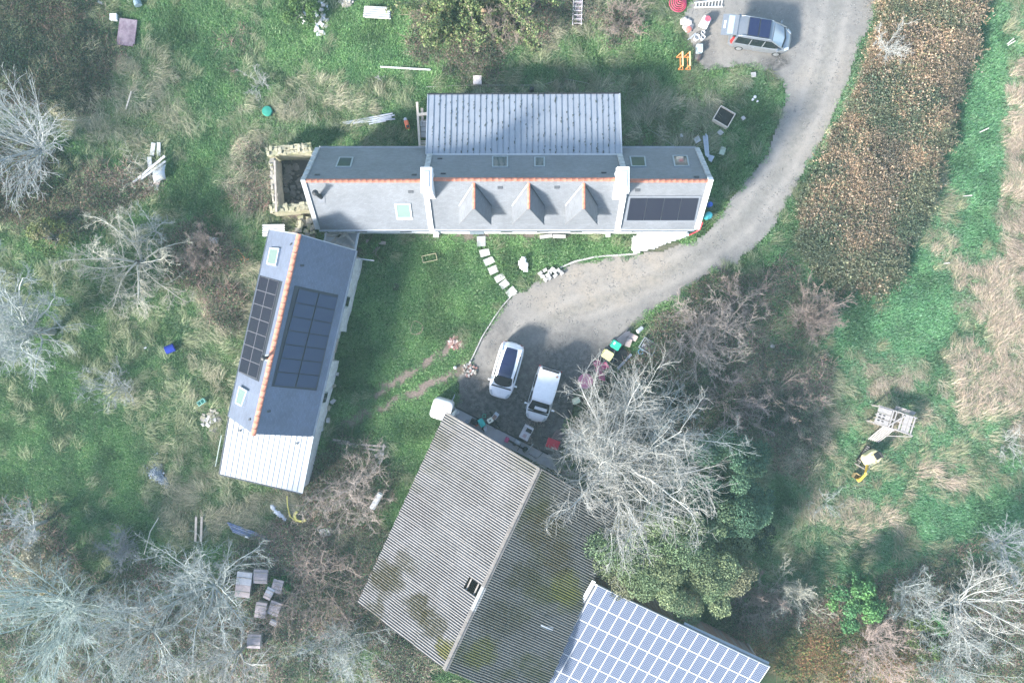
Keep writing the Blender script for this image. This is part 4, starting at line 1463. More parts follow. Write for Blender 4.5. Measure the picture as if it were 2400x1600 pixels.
def shed_slope(e0, e1, r0, r1, m, hole=None):
    """e0/e1 eaves north/south end, r0/r1 ridge; sheets run from ridge to eaves in NC courses."""
    dn0 = (e0 - r0); dn1 = (e1 - r1)
    L = (dn0.length + dn1.length) / 2 / NC
    Wd = (r1 - r0).length / NSH
    base = {}
    for mat_ in (m,):
        base[mat_.name] = sheet_mesh(L + .16, Wd)
        base[mat_.name].materials.append(mat_)
    for i in range(NSH):
        for c in range(NC):
            a = (i + .5) / NSH
            p0 = lerp(lerp(r0, r1, a), lerp(e0, e1, a), c / NC)
            p1 = lerp(lerp(r0, r1, a), lerp(e0, e1, a), (c + 1) / NC)
            x = (p1 - p0).normalized()
            y0 = (r1 - r0).normalized()
            z = x.cross(y0)
            if z.z < 0: z = -z
            y = z.cross(x)
            short = bool(hole and c == 0 and i in hole)
            M = Matrix((x, y, z)).transposed().to_4x4()
            M.translation = p0 + z * (.045 - .022 * c) + Vector((0, 0, random.uniform(-.008, .008)))
            M = M @ Matrix.Rotation(random.uniform(-.006, .006), 4, 'Z')
            if short:                                      # a broken sheet: only its lower part is left
                M = M @ Matrix.Translation((L * .48, 0, 0)) @ Matrix.Diagonal((.52, 1, 1, 1))
            place("corrugated_sheet", base[m.name], None, shed, M)


shed_slope(sNW, sSW, sRN, sRS, FC_W, hole=(10,))
shed_slope(sNE, sSE, sRN, sRS, FC_E)
# the hole near the ridge: a purlin, with an added dark slab below for the unlit inside
sx = (sRS - sRN).normalized(); sxh = Vector((sx.x, sx.y, 0)).normalized()
for a in (.16, .40):
    p = lerp(lerp(sRN, sRS, 10.0 / NSH), lerp(sNW, sSW, 10.0 / NSH), a / NC) - Vector((0, 0, .12)); q_ = lerp(lerp(sRN, sRS, 11.0 / NSH), lerp(sNW, sSW, 11.0 / NSH), a / NC) - Vector((0, 0, .12))
    MB().bar(p, q_, .08, .14).build("purlin", WOODG, shed)
MB().slab([lerp(sRN, sRS, .5) - Vector((0, 0, 2.6)) + v for v in (Vector((-3, -3, 0)), Vector((2.5, -3, 0)), Vector((2.5, 2, 0)), Vector((-3, 2, 0)))], .1).build("dark_backing", mat("dark hole backing", (.075, .06, .05), .95, .4, 4), shed)
# ridge capping in separate pieces
RC = mat("lichened ridge cap", (.165, .15, .14), .9, .3, 4, (.20, .19, .17), .7, 1.8)
RCW = mat("pale ridge cap", (.30, .30, .29), .85, .15, 4)
for i in range(NSH):
    a, b_ = lerp(sRN, sRS, i / NSH), lerp(sRN, sRS, (i + 1.03) / NSH)
    up = Vector((0, 0, .075))
    wv = (sNE - sRN).normalized() * .2; ev = (sNW - sRN).normalized() * .2
    o = MB().slab([a + up, b_ + up, b_ + up + wv, a + up + wv], .02).slab([a + up, b_ + up, b_ + up + ev, a + up + ev], .02).tube([a + up, b_ + up], .05, 6).build("ridge_cap", RCW if i in (10, 11) else RC, shed)
# verge boards along the north edge
MB().bar(sNW + Vector((0, .03, 0)), sRN + Vector((0, .03, 0)), .05, .14).bar(sRN + Vector((0, .03, 0)), sNE + Vector((0, .03, 0)), .05, .14).build("verge_board", RC, shed)
# walls
PINK = mat("pinkish painted blockwork", (.47, .36, .38), .9, .12, 2.5, (.55, .5, .5), .6, .8)
cn = (g0(sNW) + g0(sSE)) / 2


def ins(v, f=.035): return lerp(g0(v), cn, f)


b = MB()
pts = [ins(sNW), ins(sRN, .02), ins(sNE)]
nW, nE = g0(sNW) + sxh * .55 + (g0(sRN) - g0(sNW)).normalized() * .3, g0(sNE) + sxh * .55 - (g0(sNE) - g0(sRN)).normalized() * .3
nR = g0(lerp(nW, nE, .53))
b.prism([nW, nE, Vector((nE.x, nE.y, ZS - .15)), Vector((nR.x, nR.y, ZSR - .2)), Vector((nW.x, nW.y, ZS - .15))],
        [v + sxh * .2 for v in (nW, nE, Vector((nE.x, nE.y, ZS - .15)), Vector((nR.x, nR.y, ZSR - .2)), Vector((nW.x, nW.y, ZS - .15)))])
b.build("gable_wall", PINK, shed)
b = MB()
for a_, c_ in ((sNW, sSW), (sNE, sSE)):
    din = (cn - g0(lerp(a_, c_, .5))).normalized()
    b.bar(g0(a_, 1.9) + din * .35, g0(c_, 1.9) + din * .35, .2, 3.8)
b.build("side_wall", LIME, shed)
# arched window high in the gable
gdir = (nE - nW).normalized(); gout = -sxh
Rg = Matrix((gdir, gout, Vector((0, 0, 1)))).transposed()
wc = lerp(nW, nE, .40)
poly = [(-.95, 0), (.95, 0), (.95, .5), (.8, .85), (.45, 1.1), (0, 1.2), (-.45, 1.1), (-.8, .85), (-.95, .5)]
b = MB()
b.prism([wc + gdir * x + gout * .02 + Vector((0, 0, 2.9 + z)) for x, z in poly], [wc + gdir * x + gout * .07 + Vector((0, 0, 2.9 + z)) for x, z in poly])
b.build("arched_window", FRAME, shed)
b = MB()
b.prism([wc + gdir * x * .8 + gout * .072 + Vector((0, 0, 2.98 + z * .8)) for x, z in poly], [wc + gdir * x * .8 + gout * .085 + Vector((0, 0, 2.98 + z * .8)) for x, z in poly])
b.build("arched_pane", DARKWIN, shed)
# rooflight flap on the east slope
pe = plane3(sRN, sRS, sNE)
MB().slab([on_plane(*a, pe, .10) for a in ((1268, 1462), (1297, 1470), (1296, 1477), (1267, 1469))], .03).build("roof_patch", PALE_ZINC, shed)
# concrete strip in front of the shed
apr = MB().slab([P(1062, 952, .06), P(1290, 1066, .06), P(1310, 1108, .06), P(1060, 985, .06)], .06).build("pavement", CONC)
tag(apr, kind="structure")
MB_ = MB().bar(P(1068, 954, .07), P(1285, 1064, .07), .10, .05).build("drain_strip", BLACK, apr)

# ------------------------------------------------------------------ 5. the solar barn
ZPN, ZPS = 4.4, 2.75
pNW, pNE, pSW = P(1400, 1369, ZPN), P(1803, 1560, ZPN), P(1290, 1562, ZPS)
pSE = pNE + (pSW - pNW)
pv = thing("solar_barn", "barn roofed with a grid of blue solar panels, brown boarded wall along its back", "barn", Vector(((pNW.x + pSE.x) / 2, (pNW.y + pSE.y) / 2, 0)))
WHITE = mat("white painted metal", (.60, .60, .60), .5, .05)
vdir = (pSW - pNW) / 5; udir = (pNE - pNW) / 17
nv = vdir.cross(udir).normalized()
if nv.z < 0: nv = -nv
rowsN = 8
m, t, p = _nt("blue polycrystalline cells")
tc = _node(t, "ShaderNodeTexCoord").outputs["UV"]
sep = _node(t, "ShaderNodeSeparateXYZ"); t.links.new(tc, sep.inputs[0])
gx_ = _math(t, 'PINGPONG', _math(t, 'MULTIPLY', sep.outputs[0], 6.0), 0.5)
gy_ = _math(t, 'PINGPONG', _math(t, 'MULTIPLY', sep.outputs[1], 10.0), 0.5)
ed = _math(t, 'MINIMUM', gx_, gy_)
pos = _node(t, "ShaderNodeNewGeometry").outputs["Position"]
nn = _noise(t, pos, 5.0, 3, .6)
cc = _mix(t, nn, (.026, .036, .072), (.042, .058, .104))
cc = _mix(t, _math(t, 'LESS_THAN', ed, 0.075), cc, (.26, .29, .34))
t.links.new(cc, p.inputs["Base Color"])
p.inputs["Roughness"].default_value = .25
CELLS = m
du, dv = udir.length, vdir.length
fr = MB()
fr.box((0, 0, -.02), (du - .03, dv - .03, .04))
frm = fr.mesh("solar_panel"); frm.materials.append(WHITE)
hu, hv = du / 2 - .04, dv / 2 - .04
gl = np_mesh("cells", np.array([[-hu, -hv, .004], [hu, -hv, .004], [hu, hv, .004], [-hu, hv, .004], [-hu, -hv, 0.0005], [hu, -hv, 0.0005], [hu, hv, 0.0005], [-hu, hv, 0.0005]]),
             np.array([[0, 1, 2, 3], [0, 4, 5, 1], [1, 5, 6, 2], [2, 6, 7, 3], [3, 7, 4, 0]]))
uvl = gl.uv_layers.new(name="cells")
for lp in gl.loops:
    q = gl.vertices[lp.vertex_index].co
    uvl.data[lp.index].uv = ((q.x + hu) / (2 * hu), (q.y + hv) / (2 * hv))
gl.materials.append(CELLS)
xu, yv = udir.normalized(), nv.cross(udir.normalized())
Rm = Matrix((xu, yv, nv)).transposed().to_4x4()
for j in range(rowsN):
    for i in range(17):
        if j > 4:
            c = pNW + udir * (i + .5) + vdir * (j + .5)
            k = HC / (HC - c.z)
            if 800 - c.y * PXM * k > 1660: continue
        c = pNW + udir * (i + .5) + vdir * (j + .5) + nv * .09
        M = Rm.copy(); M.translation = c
        o = place("solar_panel", frm, None, pv, M)
        g = link("cells", gl, None, o, Matrix.Identity(4))
e = vdir * rowsN
MB().slab([pNW - udir * .55, pNE + udir * .1, pNE + udir * .1 + e, pNW - udir * .55 + e], .06).build("roof_deck", PALE_ZINC, pv)
MB().slab([pNW - udir * .62 + nv * .10 - vdir * .12, pNW - udir * .28 + nv * .10 - vdir * .12, pNW - udir * .28 + nv * .10 + e, pNW - udir * .62 + nv * .10 + e], .05).build("verge_flashing", WHITE, pv)
MB().slab([pNW - udir * .25 + nv * .07 + vdir * .15, pNW - udir * .12 + nv * .07 + vdir * .15, pNW - udir * .12 + nv * .07 + vdir * 4.6, pNW - udir * .25 + nv * .07 + vdir * 4.6], .03).build("dark_gap", LEAD, pv)
# back wall: boards one by one, slightly leaning out at the foot
BOARD = [mat("brown board %s" % k, c_, .85, .2, 6) for k, c_ in (("warm", (.23, .155, .12)), ("grey", (.26, .21, .18)), ("red", (.27, .165, .13)))]
inn = Vector((yv.x, yv.y, 0)).normalized()
if inn.dot(vdir) > 0: inn = -inn              # points away from the barn, north-east
nb_ = 74
w0, w1 = g0(pNW) - inn * .35 + udir * .2, g0(pNE) - inn * .35
for k in range(nb_):
    a, c = lerp(w0, w1, k / nb_), lerp(w0, w1, (k + .93) / nb_)
    z = 3.7 + random.uniform(-.02, .02)
    sag = .0
    th = inn * (.025 + .018 * (k % 2))
    MB().prism([a, c, c + th, a + th], [Vector((v.x, v.y, z)) for v in (a, c, c + th, a + th)]).build("board", BOARD[random.randrange(3)], pv)
MB().bar(g0(pNW, 4.2) - inn * .5 + udir * .4, g0(pNE, 4.2) - inn * .5, .12, .16).build("wall_plate", WOODG, pv)
MB().bar(pNW + udir * 8.6 + inn * .10 - Vector((0, 0, .22)), pNE + inn * .10 - Vector((0, 0, .22)), .16, .10).build("gutter", GUTTER, pv)
MB().bar(pNW + udir * 7.6 - inn * .12 - Vector((0, 0, .5)), pNE + udir * .1 - inn * .12 - Vector((0, 0, .5)), .06, .08).build("batten", BLACK, pv)
MB().bar(g0(pNE, 1.9) - inn * .3, g0(pSE, 1.4) - inn * .3, .15, 2.8).bar(g0(pNW, 1.9) - inn * .3, g0(pSW, 1.4) - inn * .3, .15, 2.6).build("side_wall", WOODG, pv)
# ------------------------------------------------------------------ trees and shrubs
BARK = {
    'pale': mat("pale lichened bark", (.38, .41, .39), .9, .25, 5, (.36, .38, .33), .5, 3),
    'cream': mat("cream lichened bark", (.49, .47, .39), .9, .25, 5, (.38, .38, .30), .5, 3),
    'white': mat("whitish bark", (.40, .405, .38), .9, .22, 5, (.42, .43, .40), .5, 3),
    'grey': mat("grey bark", (.34, .36, .36), .9, .25, 5),
    'dark': mat("dark grey bark", (.24, .25, .27), .9, .25, 5),
    'pink': mat("pinkish brown twigs", (.42, .33, .29), .9, .25, 5, (.30, .24, .21), .5, 3),
    'brown': mat("brown twigs", (.30, .235, .20), .9, .3, 5),
    'teal': mat("greenish grey twigs", (.36, .42, .39), .9, .25, 5),
    'tan': mat("tan twigs", (.43, .36, .31), .9, .25, 5, (.30, .24, .21), .5, 3),
    'twig_white': mat("pale grey twigs", (.345, .34, .315), .9, .25, 5),
    'twig_pale': mat("grey green twigs", (.32, .345, .33), .9, .25, 5),
    'twig_cream': mat("buff twigs", (.43, .41, .33), .9, .25, 5),
    'trunk': mat("tree trunk bark", (.26, .25, .22), .95, .3, 6, (.34, .36, .28), .5, 3, bump=.6),
}


def grow(rng, S, D, L, R0, nseg, wander, up, r_end=0.35):
    n = len(S)
    pts = np.zeros((n, nseg + 1, 3)); pts[:, 0] = S
    d = D / (np.linalg.norm(D, axis=1, keepdims=True) + 1e-9)
    curl = rng.normal(0, 1, (n, 3)) * wander * .6
    for i in range(nseg):
        d = d + rng.normal(0, wander, (n, 3)) + curl + np.array([0, 0, up])
        d /= np.linalg.norm(d, axis=1, keepdims=True) + 1e-9
        pts[:, i + 1] = pts[:, i] + d * (L / nseg)[:, None]
    rad = R0[:, None] * np.linspace(1, r_end, nseg + 1)[None]
    return pts, rad


def kids_of(rng, pts, rad, L, k, t0, t1, ang, lr, rr, rmin):
    n, m = pts.shape[:2]
    par = np.repeat(np.arange(n), k)
    t = np.clip(np.tile(np.linspace(t0, t1, k), n) + rng.uniform(-.5, .5, n * k) * (t1 - t0) / k, 0, .999) * (m - 1)
    i = t.astype(int); f = (t - i)[:, None]
    p = pts[par, i] * (1 - f) + pts[par, i + 1] * f
    d = pts[par, i + 1] - pts[par, i]; d /= np.linalg.norm(d, axis=1, keepdims=True) + 1e-9
    q = np.cross(d, rng.normal(0, 1, d.shape)); q /= np.linalg.norm(q, axis=1, keepdims=True) + 1e-9
    a = np.abs(rng.normal(ang, .22, len(par)))[:, None]
    nd = d * np.cos(a) + q * np.sin(a)
    tt = t / (m - 1)
    nl = L[par] * lr * (1.15 - .5 * tt) * rng.uniform(.55, 1.25, len(par))
    nr = np.maximum(rad[par, 0] * (1 - .6 * tt) * rr, rmin)
    return p, nd, nl, nr


def tubes_np(pts, rad, sides=3):
    n, m = pts.shape[:2]
    d = np.empty_like(pts)
    d[:, 1:-1] = pts[:, 2:] - pts[:, :-2]; d[:, 0] = pts[:, 1] - pts[:, 0]; d[:, -1] = pts[:, -1] - pts[:, -2]
    d /= np.linalg.norm(d, axis=2, keepdims=True) + 1e-9
    ref = np.array([.31, .17, .93]); x = np.cross(d, ref); x /= np.linalg.norm(x, axis=2, keepdims=True) + 1e-9
    y = np.cross(d, x)
    an = np.arange(sides) * 2 * np.pi / sides
    V = pts[:, :, None] + (x[:, :, None] * np.cos(an)[None, None, :, None] + y[:, :, None] * np.sin(an)[None, None, :, None]) * rad[:, :, None, None]
    idx = np.arange(n * m * sides).reshape(n, m, sides)
    a = idx[:, :-1]; b = idx[:, 1:]
    F = np.stack([a, np.roll(a, -1, 2), np.roll(b, -1, 2), b], -1).reshape(-1, 4)
    return V.reshape(-1, 3), F


def tubes_obj(name, sets, m, parent, sides=(5, 4, 3, 3, 3)):
    Vs, Fs, o = [], [], 0
    for k, (p, r) in enumerate(sets):
        V, F = tubes_np(p, r, sides[min(k, len(sides) - 1)])
        Vs.append(V); Fs.append(F + o); o += len(V)
    me = np_mesh(name, np.concatenate(Vs), np.concatenate(Fs), smooth=True)
    return link(name, me, m, parent, Matrix.Identity(4))


NTRI = [0]


def gz(x, y):
    return float(height(np.array([x]), np.array([y]))[0])


def bare_tree(px, py, rpx, h, bark, label, seed, limbs=10, kids=(7, 6, 4), wander=.16, up=.05, el=(25, 65), trunk_r=.16, stems=0, base=None,
              sector=None, reach=(.72, 1.02), twig=.014, cat="tree", name="bare_tree", group=None, lr=(.42, .42, .5), ang=.75, trunk_h=.3):
    rng = np.random.default_rng(seed)
    c = P(px, py, .55 * h)
    R = rpx / PXM * (1 - .55 * h / HC)
    bx, by = (c.x, c.y) if base is None else P(*base, 0)[:2]
    t = thing(name, label, cat, (bx, by, gz(bx, by) - .05), 0, group)
    off = np.array([c.x - bx, c.y - by, 0])
    if sector is None: az = np.arange(limbs) * 2 * np.pi / limbs + rng.uniform(-.3, .3, limbs)
    else: az = np.radians(rng.uniform(sector[0], sector[1], limbs))
    e = np.radians(rng.uniform(el[0], el[1], limbs))
    if stems == 0:
        th = h * trunk_h
        S0 = np.zeros((1, 3)); tr, trr = grow(rng, S0, np.array([[off[0] * .3, off[1] * .3, h * .5]]), np.array([th]), np.array([trunk_r]), 5, .05, .1, .75)
        tubes_obj("trunk", [(tr, trr)], BARK['trunk'], t, (8,))
        ti = rng.uniform(.55, 1, limbs) * 5
        i = np.minimum(ti.astype(int), 4); f = (ti - i)[:, None]
        S = tr[0][i] * (1 - f) + tr[0][i + 1] * f
        r0 = np.full(limbs, trunk_r * .32) * rng.uniform(.6, 1.1, limbs)
    else:
        S = rng.normal(0, .12 + R * .08, (limbs, 3)); S[:, 2] = 0
        r0 = np.full(limbs, trunk_r * .36) * rng.uniform(.6, 1.1, limbs)
    reach = R * rng.uniform(*reach, limbs)
    dx = np.cos(az) * reach + off[0]; dy = np.sin(az) * reach + off[1]
    dz = np.minimum(np.hypot(dx, dy) * np.tan(e), h * .85)
    D = np.stack([dx, dy, dz], 1)
    L1 = np.linalg.norm(D, axis=1) * .9
    p1, r1 = grow(rng, S, D, L1, r0, 8, wander * .55, -.01 + up, .3)
    p, d, l, r = kids_of(rng, p1, r1, L1, int(kids[0] * (1.25 if stems == 0 else 1.0)), .18, 1, ang, lr[0], .5, twig * 1.2)
    p2, r2 = grow(rng, p, d, l, r, 6, wander * .85, up, .4)
    p, d, l3, r = kids_of(rng, p2, r2, l, int(kids[1] * 1.3), .15, 1, ang * .9, lr[1], .55, twig * .9)
    p3, r3 = grow(rng, p, d, l3, r, 4, wander, up, .5)
    sets = [(p1, r1), (p2, r2), (p3, r3)]
    if len(kids) > 2 and kids[2] > 0:
        p, d, l4, r = kids_of(rng, p3, r3, l3, kids[2], .2, 1, ang * .85, lr[2] * 1.2, .6, twig * .68)
        p4, r4 = grow(rng, p, d, np.maximum(l4, .14), r, 2, wander, up * .5, .6)
        sets.append((p4, r4))
    for s in sets:
        s[0][:, :, 2] = np.maximum(s[0][:, :, 2], .03)
        NTRI[0] += s[0].shape[0] * (s[0].shape[1] - 1) * 6
    if 'twig_' + bark in BARK:
        tubes_obj("limbs", sets[:2], BARK[bark], t)
        tubes_obj("twigs", sets[2:], BARK['twig_' + bark], t, (3,))
    else:
        tubes_obj("crown" if stems == 0 else "branches", sets, BARK[bark], t)
    return t


bare_tree(62, 335, 150, 5.0, 'grey', "grey leafless tree with straight radiating branches at the west edge, under the dark brambles", 101, limbs=26, kids=(8, 4, 2), wander=.07, el=(30, 70), trunk_r=.18, twig=.013, up=.02, ang=.5)
bare_tree(292, 610, 168, 6.0, 'cream', "wide leafless tree with crooked cream lichened limbs west of the narrow barn", 102, limbs=11, kids=(8, 7, 5), wander=.24, el=(12, 40), trunk_r=.24, twig=.013, ang=.85)
bare_tree(345, 540, 52, 4.0, 'pale', "small pale twiggy tree just above the wide crooked tree", 103, limbs=7, kids=(6, 5, 4), wander=.22, el=(20, 60), trunk_r=.09, twig=.011)
bare_tree(20, 775, 185, 8.0, 'pale', "large pale leafless tree cut by the left edge beside the meadow", 104, limbs=16, kids=(9, 7, 4), wander=.17, el=(20, 60), trunk_r=.3, twig=.014)
bare_tree(240, 905, 70, 2.4, 'grey', "low grey leafless shrub fanning out over the west meadow", 105, limbs=16, kids=(7, 4, 2), wander=.1, el=(15, 45), stems=1, trunk_r=.06, base=(276, 902), twig=.009, cat="shrub", name="bare_shrub")
bare_tree(1442, 1060, 232, 8.5, 'white', "biggest leafless tree, whitish twigs spreading over the shed roof and parked cars", 106, limbs=17, kids=(9, 8, 5), wander=.2, el=(25, 72), trunk_r=.36, twig=.013, base=(1412, 1072), reach=(.5, .95), lr=(.6, .5, .5), ang=.65, trunk_h=.42)
bare_tree(1560, 1010, 110, 7.0, 'pale', "upright leafless tree on the east side of the biggest white tree", 107, limbs=10, kids=(8, 6, 4), wander=.15, el=(35, 70), trunk_r=.2, twig=.013)
bare_tree(1330, 1130, 110, 6.5, 'white', "smaller whitish leafless tree standing at the shed's north-east corner", 108, limbs=10, kids=(8, 6, 4), wander=.2, el=(20, 60), trunk_r=.16, twig=.012)
bare_tree(815, 1150, 112, 3.6, 'tan', "dense round pinkish-grey thicket between the narrow barn and the shed", 109, limbs=20, kids=(8, 6, 4), wander=.26, el=(15, 75), stems=1, trunk_r=.07, twig=.010, cat="shrub", name="bare_shrub")
bare_tree(1655, 785, 122, 4.0, 'tan', "large brownish-pink leafless bush on the east bank of the gravel yard", 110, limbs=26, kids=(8, 5, 4), wander=.13, el=(20, 70), stems=1, trunk_r=.08, twig=.011, cat="shrub", name="bare_shrub")
bare_tree(1740, 700, 70, 2.6, 'brown', "brown twiggy bush above the large pink bush beside the drive", 111, limbs=16, kids=(7, 5, 3), wander=.14, el=(25, 70), stems=1, trunk_r=.06, twig=.010, cat="shrub", name="bare_shrub")
bare_tree(1910, 735, 66, 2.6, 'brown', "lone dome-shaped brown bush on the east grass below the bracken bank", 112, limbs=26, kids=(9, 5, 3), wander=.10, el=(25, 75), stems=1, trunk_r=.06, twig=.011, cat="shrub", name="bare_shrub")
bare_tree(125, 1440, 185, 7.0, 'teal', "greenish-grey leafless tree with hair-fine twigs in the south-west corner", 113, limbs=24, kids=(10, 6, 4), wander=.12, el=(20, 65), trunk_r=.26, twig=.010, up=.0, ang=.6)
bare_tree(330, 1500, 150, 6.5, 'pale', "pale tangled leafless tree at the bottom edge, right of the hair-fine tree", 114, limbs=14, kids=(9, 7, 4), wander=.2, el=(20, 60), trunk_r=.22, twig=.012)
bare_tree(470, 1400, 155, 7.5, 'pale', "broad pale leafless tree west of the stacked wooden boxes", 115, limbs=14, kids=(9, 7, 4), wander=.18, el=(18, 55), trunk_r=.26, twig=.012)
bare_tree(540, 1550, 120, 6.0, 'white', "whitish leafless tree at the bottom edge below the wooden boxes", 116, limbs=12, kids=(8, 6, 4), wander=.15, el=(20, 60), trunk_r=.18, twig=.012)
bare_tree(735, 1385, 135, 4.0, 'brown', "brown leafless thicket between the wooden boxes and the shed", 117, limbs=20, kids=(8, 6, 4), wander=.22, el=(15, 65), stems=1, trunk_r=.08, twig=.010, cat="shrub", name="bare_shrub")
bare_tree(800, 1540, 120, 4.2, 'pale', "pale leafless bush at the bottom edge west of the shed's tip", 118, limbs=18, kids=(8, 6, 4), wander=.2, el=(15, 65), stems=1, trunk_r=.08, twig=.010, cat="shrub", name="bare_shrub")
bare_tree(45, 1245, 85, 5.5, 'grey', "small grey leafless tree with looping limbs at the left edge above the south-west corner", 119, limbs=9, kids=(7, 6, 4), wander=.26, el=(20, 50), trunk_r=.16, twig=.012)
bare_tree(245, 1320, 80, 4.0, 'dark', "dark slender leafless shrub leaning north-east above the hair-fine tree", 120, limbs=18, kids=(7, 4, 3), wander=.08, el=(25, 60), stems=1, trunk_r=.08, sector=(0, 100), twig=.010, cat="shrub", name="bare_shrub")
bare_tree(2290, 1420, 150, 6.5, 'white', "whitish leafless tree with thick forking limbs near the south-east corner", 121, limbs=11, kids=(8, 6, 4), wander=.16, el=(20, 60), trunk_r=.24, twig=.012)
bare_tree(2160, 1420, 85, 4.0, 'pale', "pale leafless bush left of the thick-limbed south-east tree", 122, limbs=16, kids=(8, 6, 3), wander=.16, el=(20, 65), stems=1, trunk_r=.08, twig=.010, cat="shrub", name="bare_shrub")
bare_tree(2385, 1290, 95, 5.0, 'grey', "grey leafless tree at the right edge above the south-east corner", 123, limbs=14, kids=(8, 5, 3), wander=.1, el=(30, 65), trunk_r=.14, twig=.011)
bare_tree(2070, 1535, 110, 3.4, 'pink', "pale pinkish thicket at the bottom edge in the south-east", 124, limbs=22, kids=(8, 6, 4), wander=.15, el=(15, 60), stems=1, trunk_r=.07, twig=.010, cat="shrub", name="bare_shrub")
bare_tree(2260, 1560, 110, 4.0, 'pale', "pale leafless thicket at the bottom edge near the right corner", 125, limbs=20, kids=(8, 6, 4), wander=.17, el=(15, 60), stems=1, trunk_r=.08, twig=.010, cat="shrub", name="bare_shrub")
bare_tree(1862, 1400, 62, 3.2, 'cream', "cream bush with curling dead stems left of the bright green bush", 126, limbs=18, kids=(8, 6, 3), wander=.24, el=(20, 70), stems=1, trunk_r=.06, twig=.010, cat="shrub", name="bare_shrub")
bare_tree(1775, 1410, 62, 2.6, 'brown', "reddish-brown thicket behind the solar barn's boarded wall", 127, limbs=18, kids=(8, 6, 3), wander=.2, el=(15, 60), stems=1, trunk_r=.06, twig=.010, cat="shrub", name="bare_shrub")
bare_tree(1660, 1375, 48, 3.4, 'pale', "thin drooping pale branches showing under the evergreen oak beside the boarded wall", 128, limbs=12, kids=(7, 4, 2), wander=.1, el=(10, 40), stems=1, trunk_r=.06, sector=(200, 340), twig=.010, cat="shrub", name="bare_shrub")
bare_tree(2080, 112, 56, 3.0, 'white', "small whitish leafless tree in the middle of the bracken bank", 129, limbs=9, kids=(7, 5, 3), wander=.12, el=(15, 55), trunk_r=.08, twig=.010)
bare_tree(1950, 1185, 46, 2.0, 'pale', "tiny leafless sapling on the grass south of the mini digger", 130, limbs=9, kids=(5, 3, 2), wander=.12, el=(20, 60), stems=1, trunk_r=.05, twig=.009, cat="sapling", name="bare_sapling")
bare_tree(2385, 1045, 48, 2.6, 'white', "little whitish sapling at the right edge in the tall dry grass", 131, limbs=9, kids=(5, 4, 2), wander=.12, el=(20, 60), stems=1, trunk_r=.06, twig=.010, cat="sapling", name="bare_sapling")
bare_tree(600, 190, 46, 2.2, 'white', "small white leafless sapling in the grass north of the round green lid", 132, limbs=8, kids=(5, 4, 2), wander=.2, el=(15, 55), stems=1, trunk_r=.05, twig=.010, cat="sapling", name="bare_sapling")
bare_tree(320, 395, 62, 2.6, 'cream', "arching leafless shrub beside the heap of white scrap boards", 133, limbs=12, kids=(6, 4, 2), wander=.18, el=(15, 50), stems=1, trunk_r=.06, twig=.010, cat="shrub", name="bare_shrub")
bare_tree(890, 180, 20, 1.4, 'white', "tiny dead white stem in the grass below the white board", 134, limbs=4, kids=(4, 3, 0), wander=.2, el=(15, 55), stems=1, trunk_r=.05, twig=.012, cat="sapling", name="bare_sapling")
bare_tree(1830, 940, 95, 2.2, 'brown', "dark brown dead thicket east of the biggest white tree", 135, limbs=13, kids=(6, 5, 4), wander=.22, el=(10, 55), stems=1, trunk_r=.07, twig=.010, cat="shrub", name="bare_shrub")
bare_tree(1715, 940, 100, 2.6, 'pink', "tangled pinkish thicket between the biggest white tree and the dead brown thicket", 136, limbs=14, kids=(6, 5, 4), wander=.22, el=(10, 55), stems=1, trunk_r=.07, twig=.010, cat="shrub", name="bare_shrub")
bare_tree(1460, 30, 70, 2.2, 'brown', "brown leafless shrub at the top edge east of the long ladder", 137, limbs=14, kids=(7, 5, 3), wander=.18, el=(15, 60), stems=1, trunk_r=.05, twig=.010, cat="shrub", name="bare_shrub")
bare_tree(475, 590, 62, 1.8, 'brown', "low dark brown bramble bush next to the white box in the west meadow", 138, limbs=18, kids=(8, 5, 3), wander=.2, el=(15, 65), stems=1, trunk_r=.05, twig=.009, cat="shrub", name="bare_shrub")
bare_tree(1190, 40, 80, 2.6, 'brown', "brown twiggy shrub at the top edge beside the fallen conifer boughs", 139, limbs=16, kids=(7, 5, 3), wander=.18, el=(15, 60), stems=1, trunk_r=.05, twig=.010, cat="shrub", name="bare_shrub")
bare_tree(1250, 1000, 40, 1.2, 'pink', "low twiggy growth beside the white van's bonnet", 140, limbs=8, kids=(5, 4, 2), wander=.2, el=(15, 60), stems=1, trunk_r=.03, twig=.009, cat="shrub", name="bare_shrub")

# ---- leafy trees
LEAF = foliage_mat("evergreen leaves", rough=.5, transl=.22)


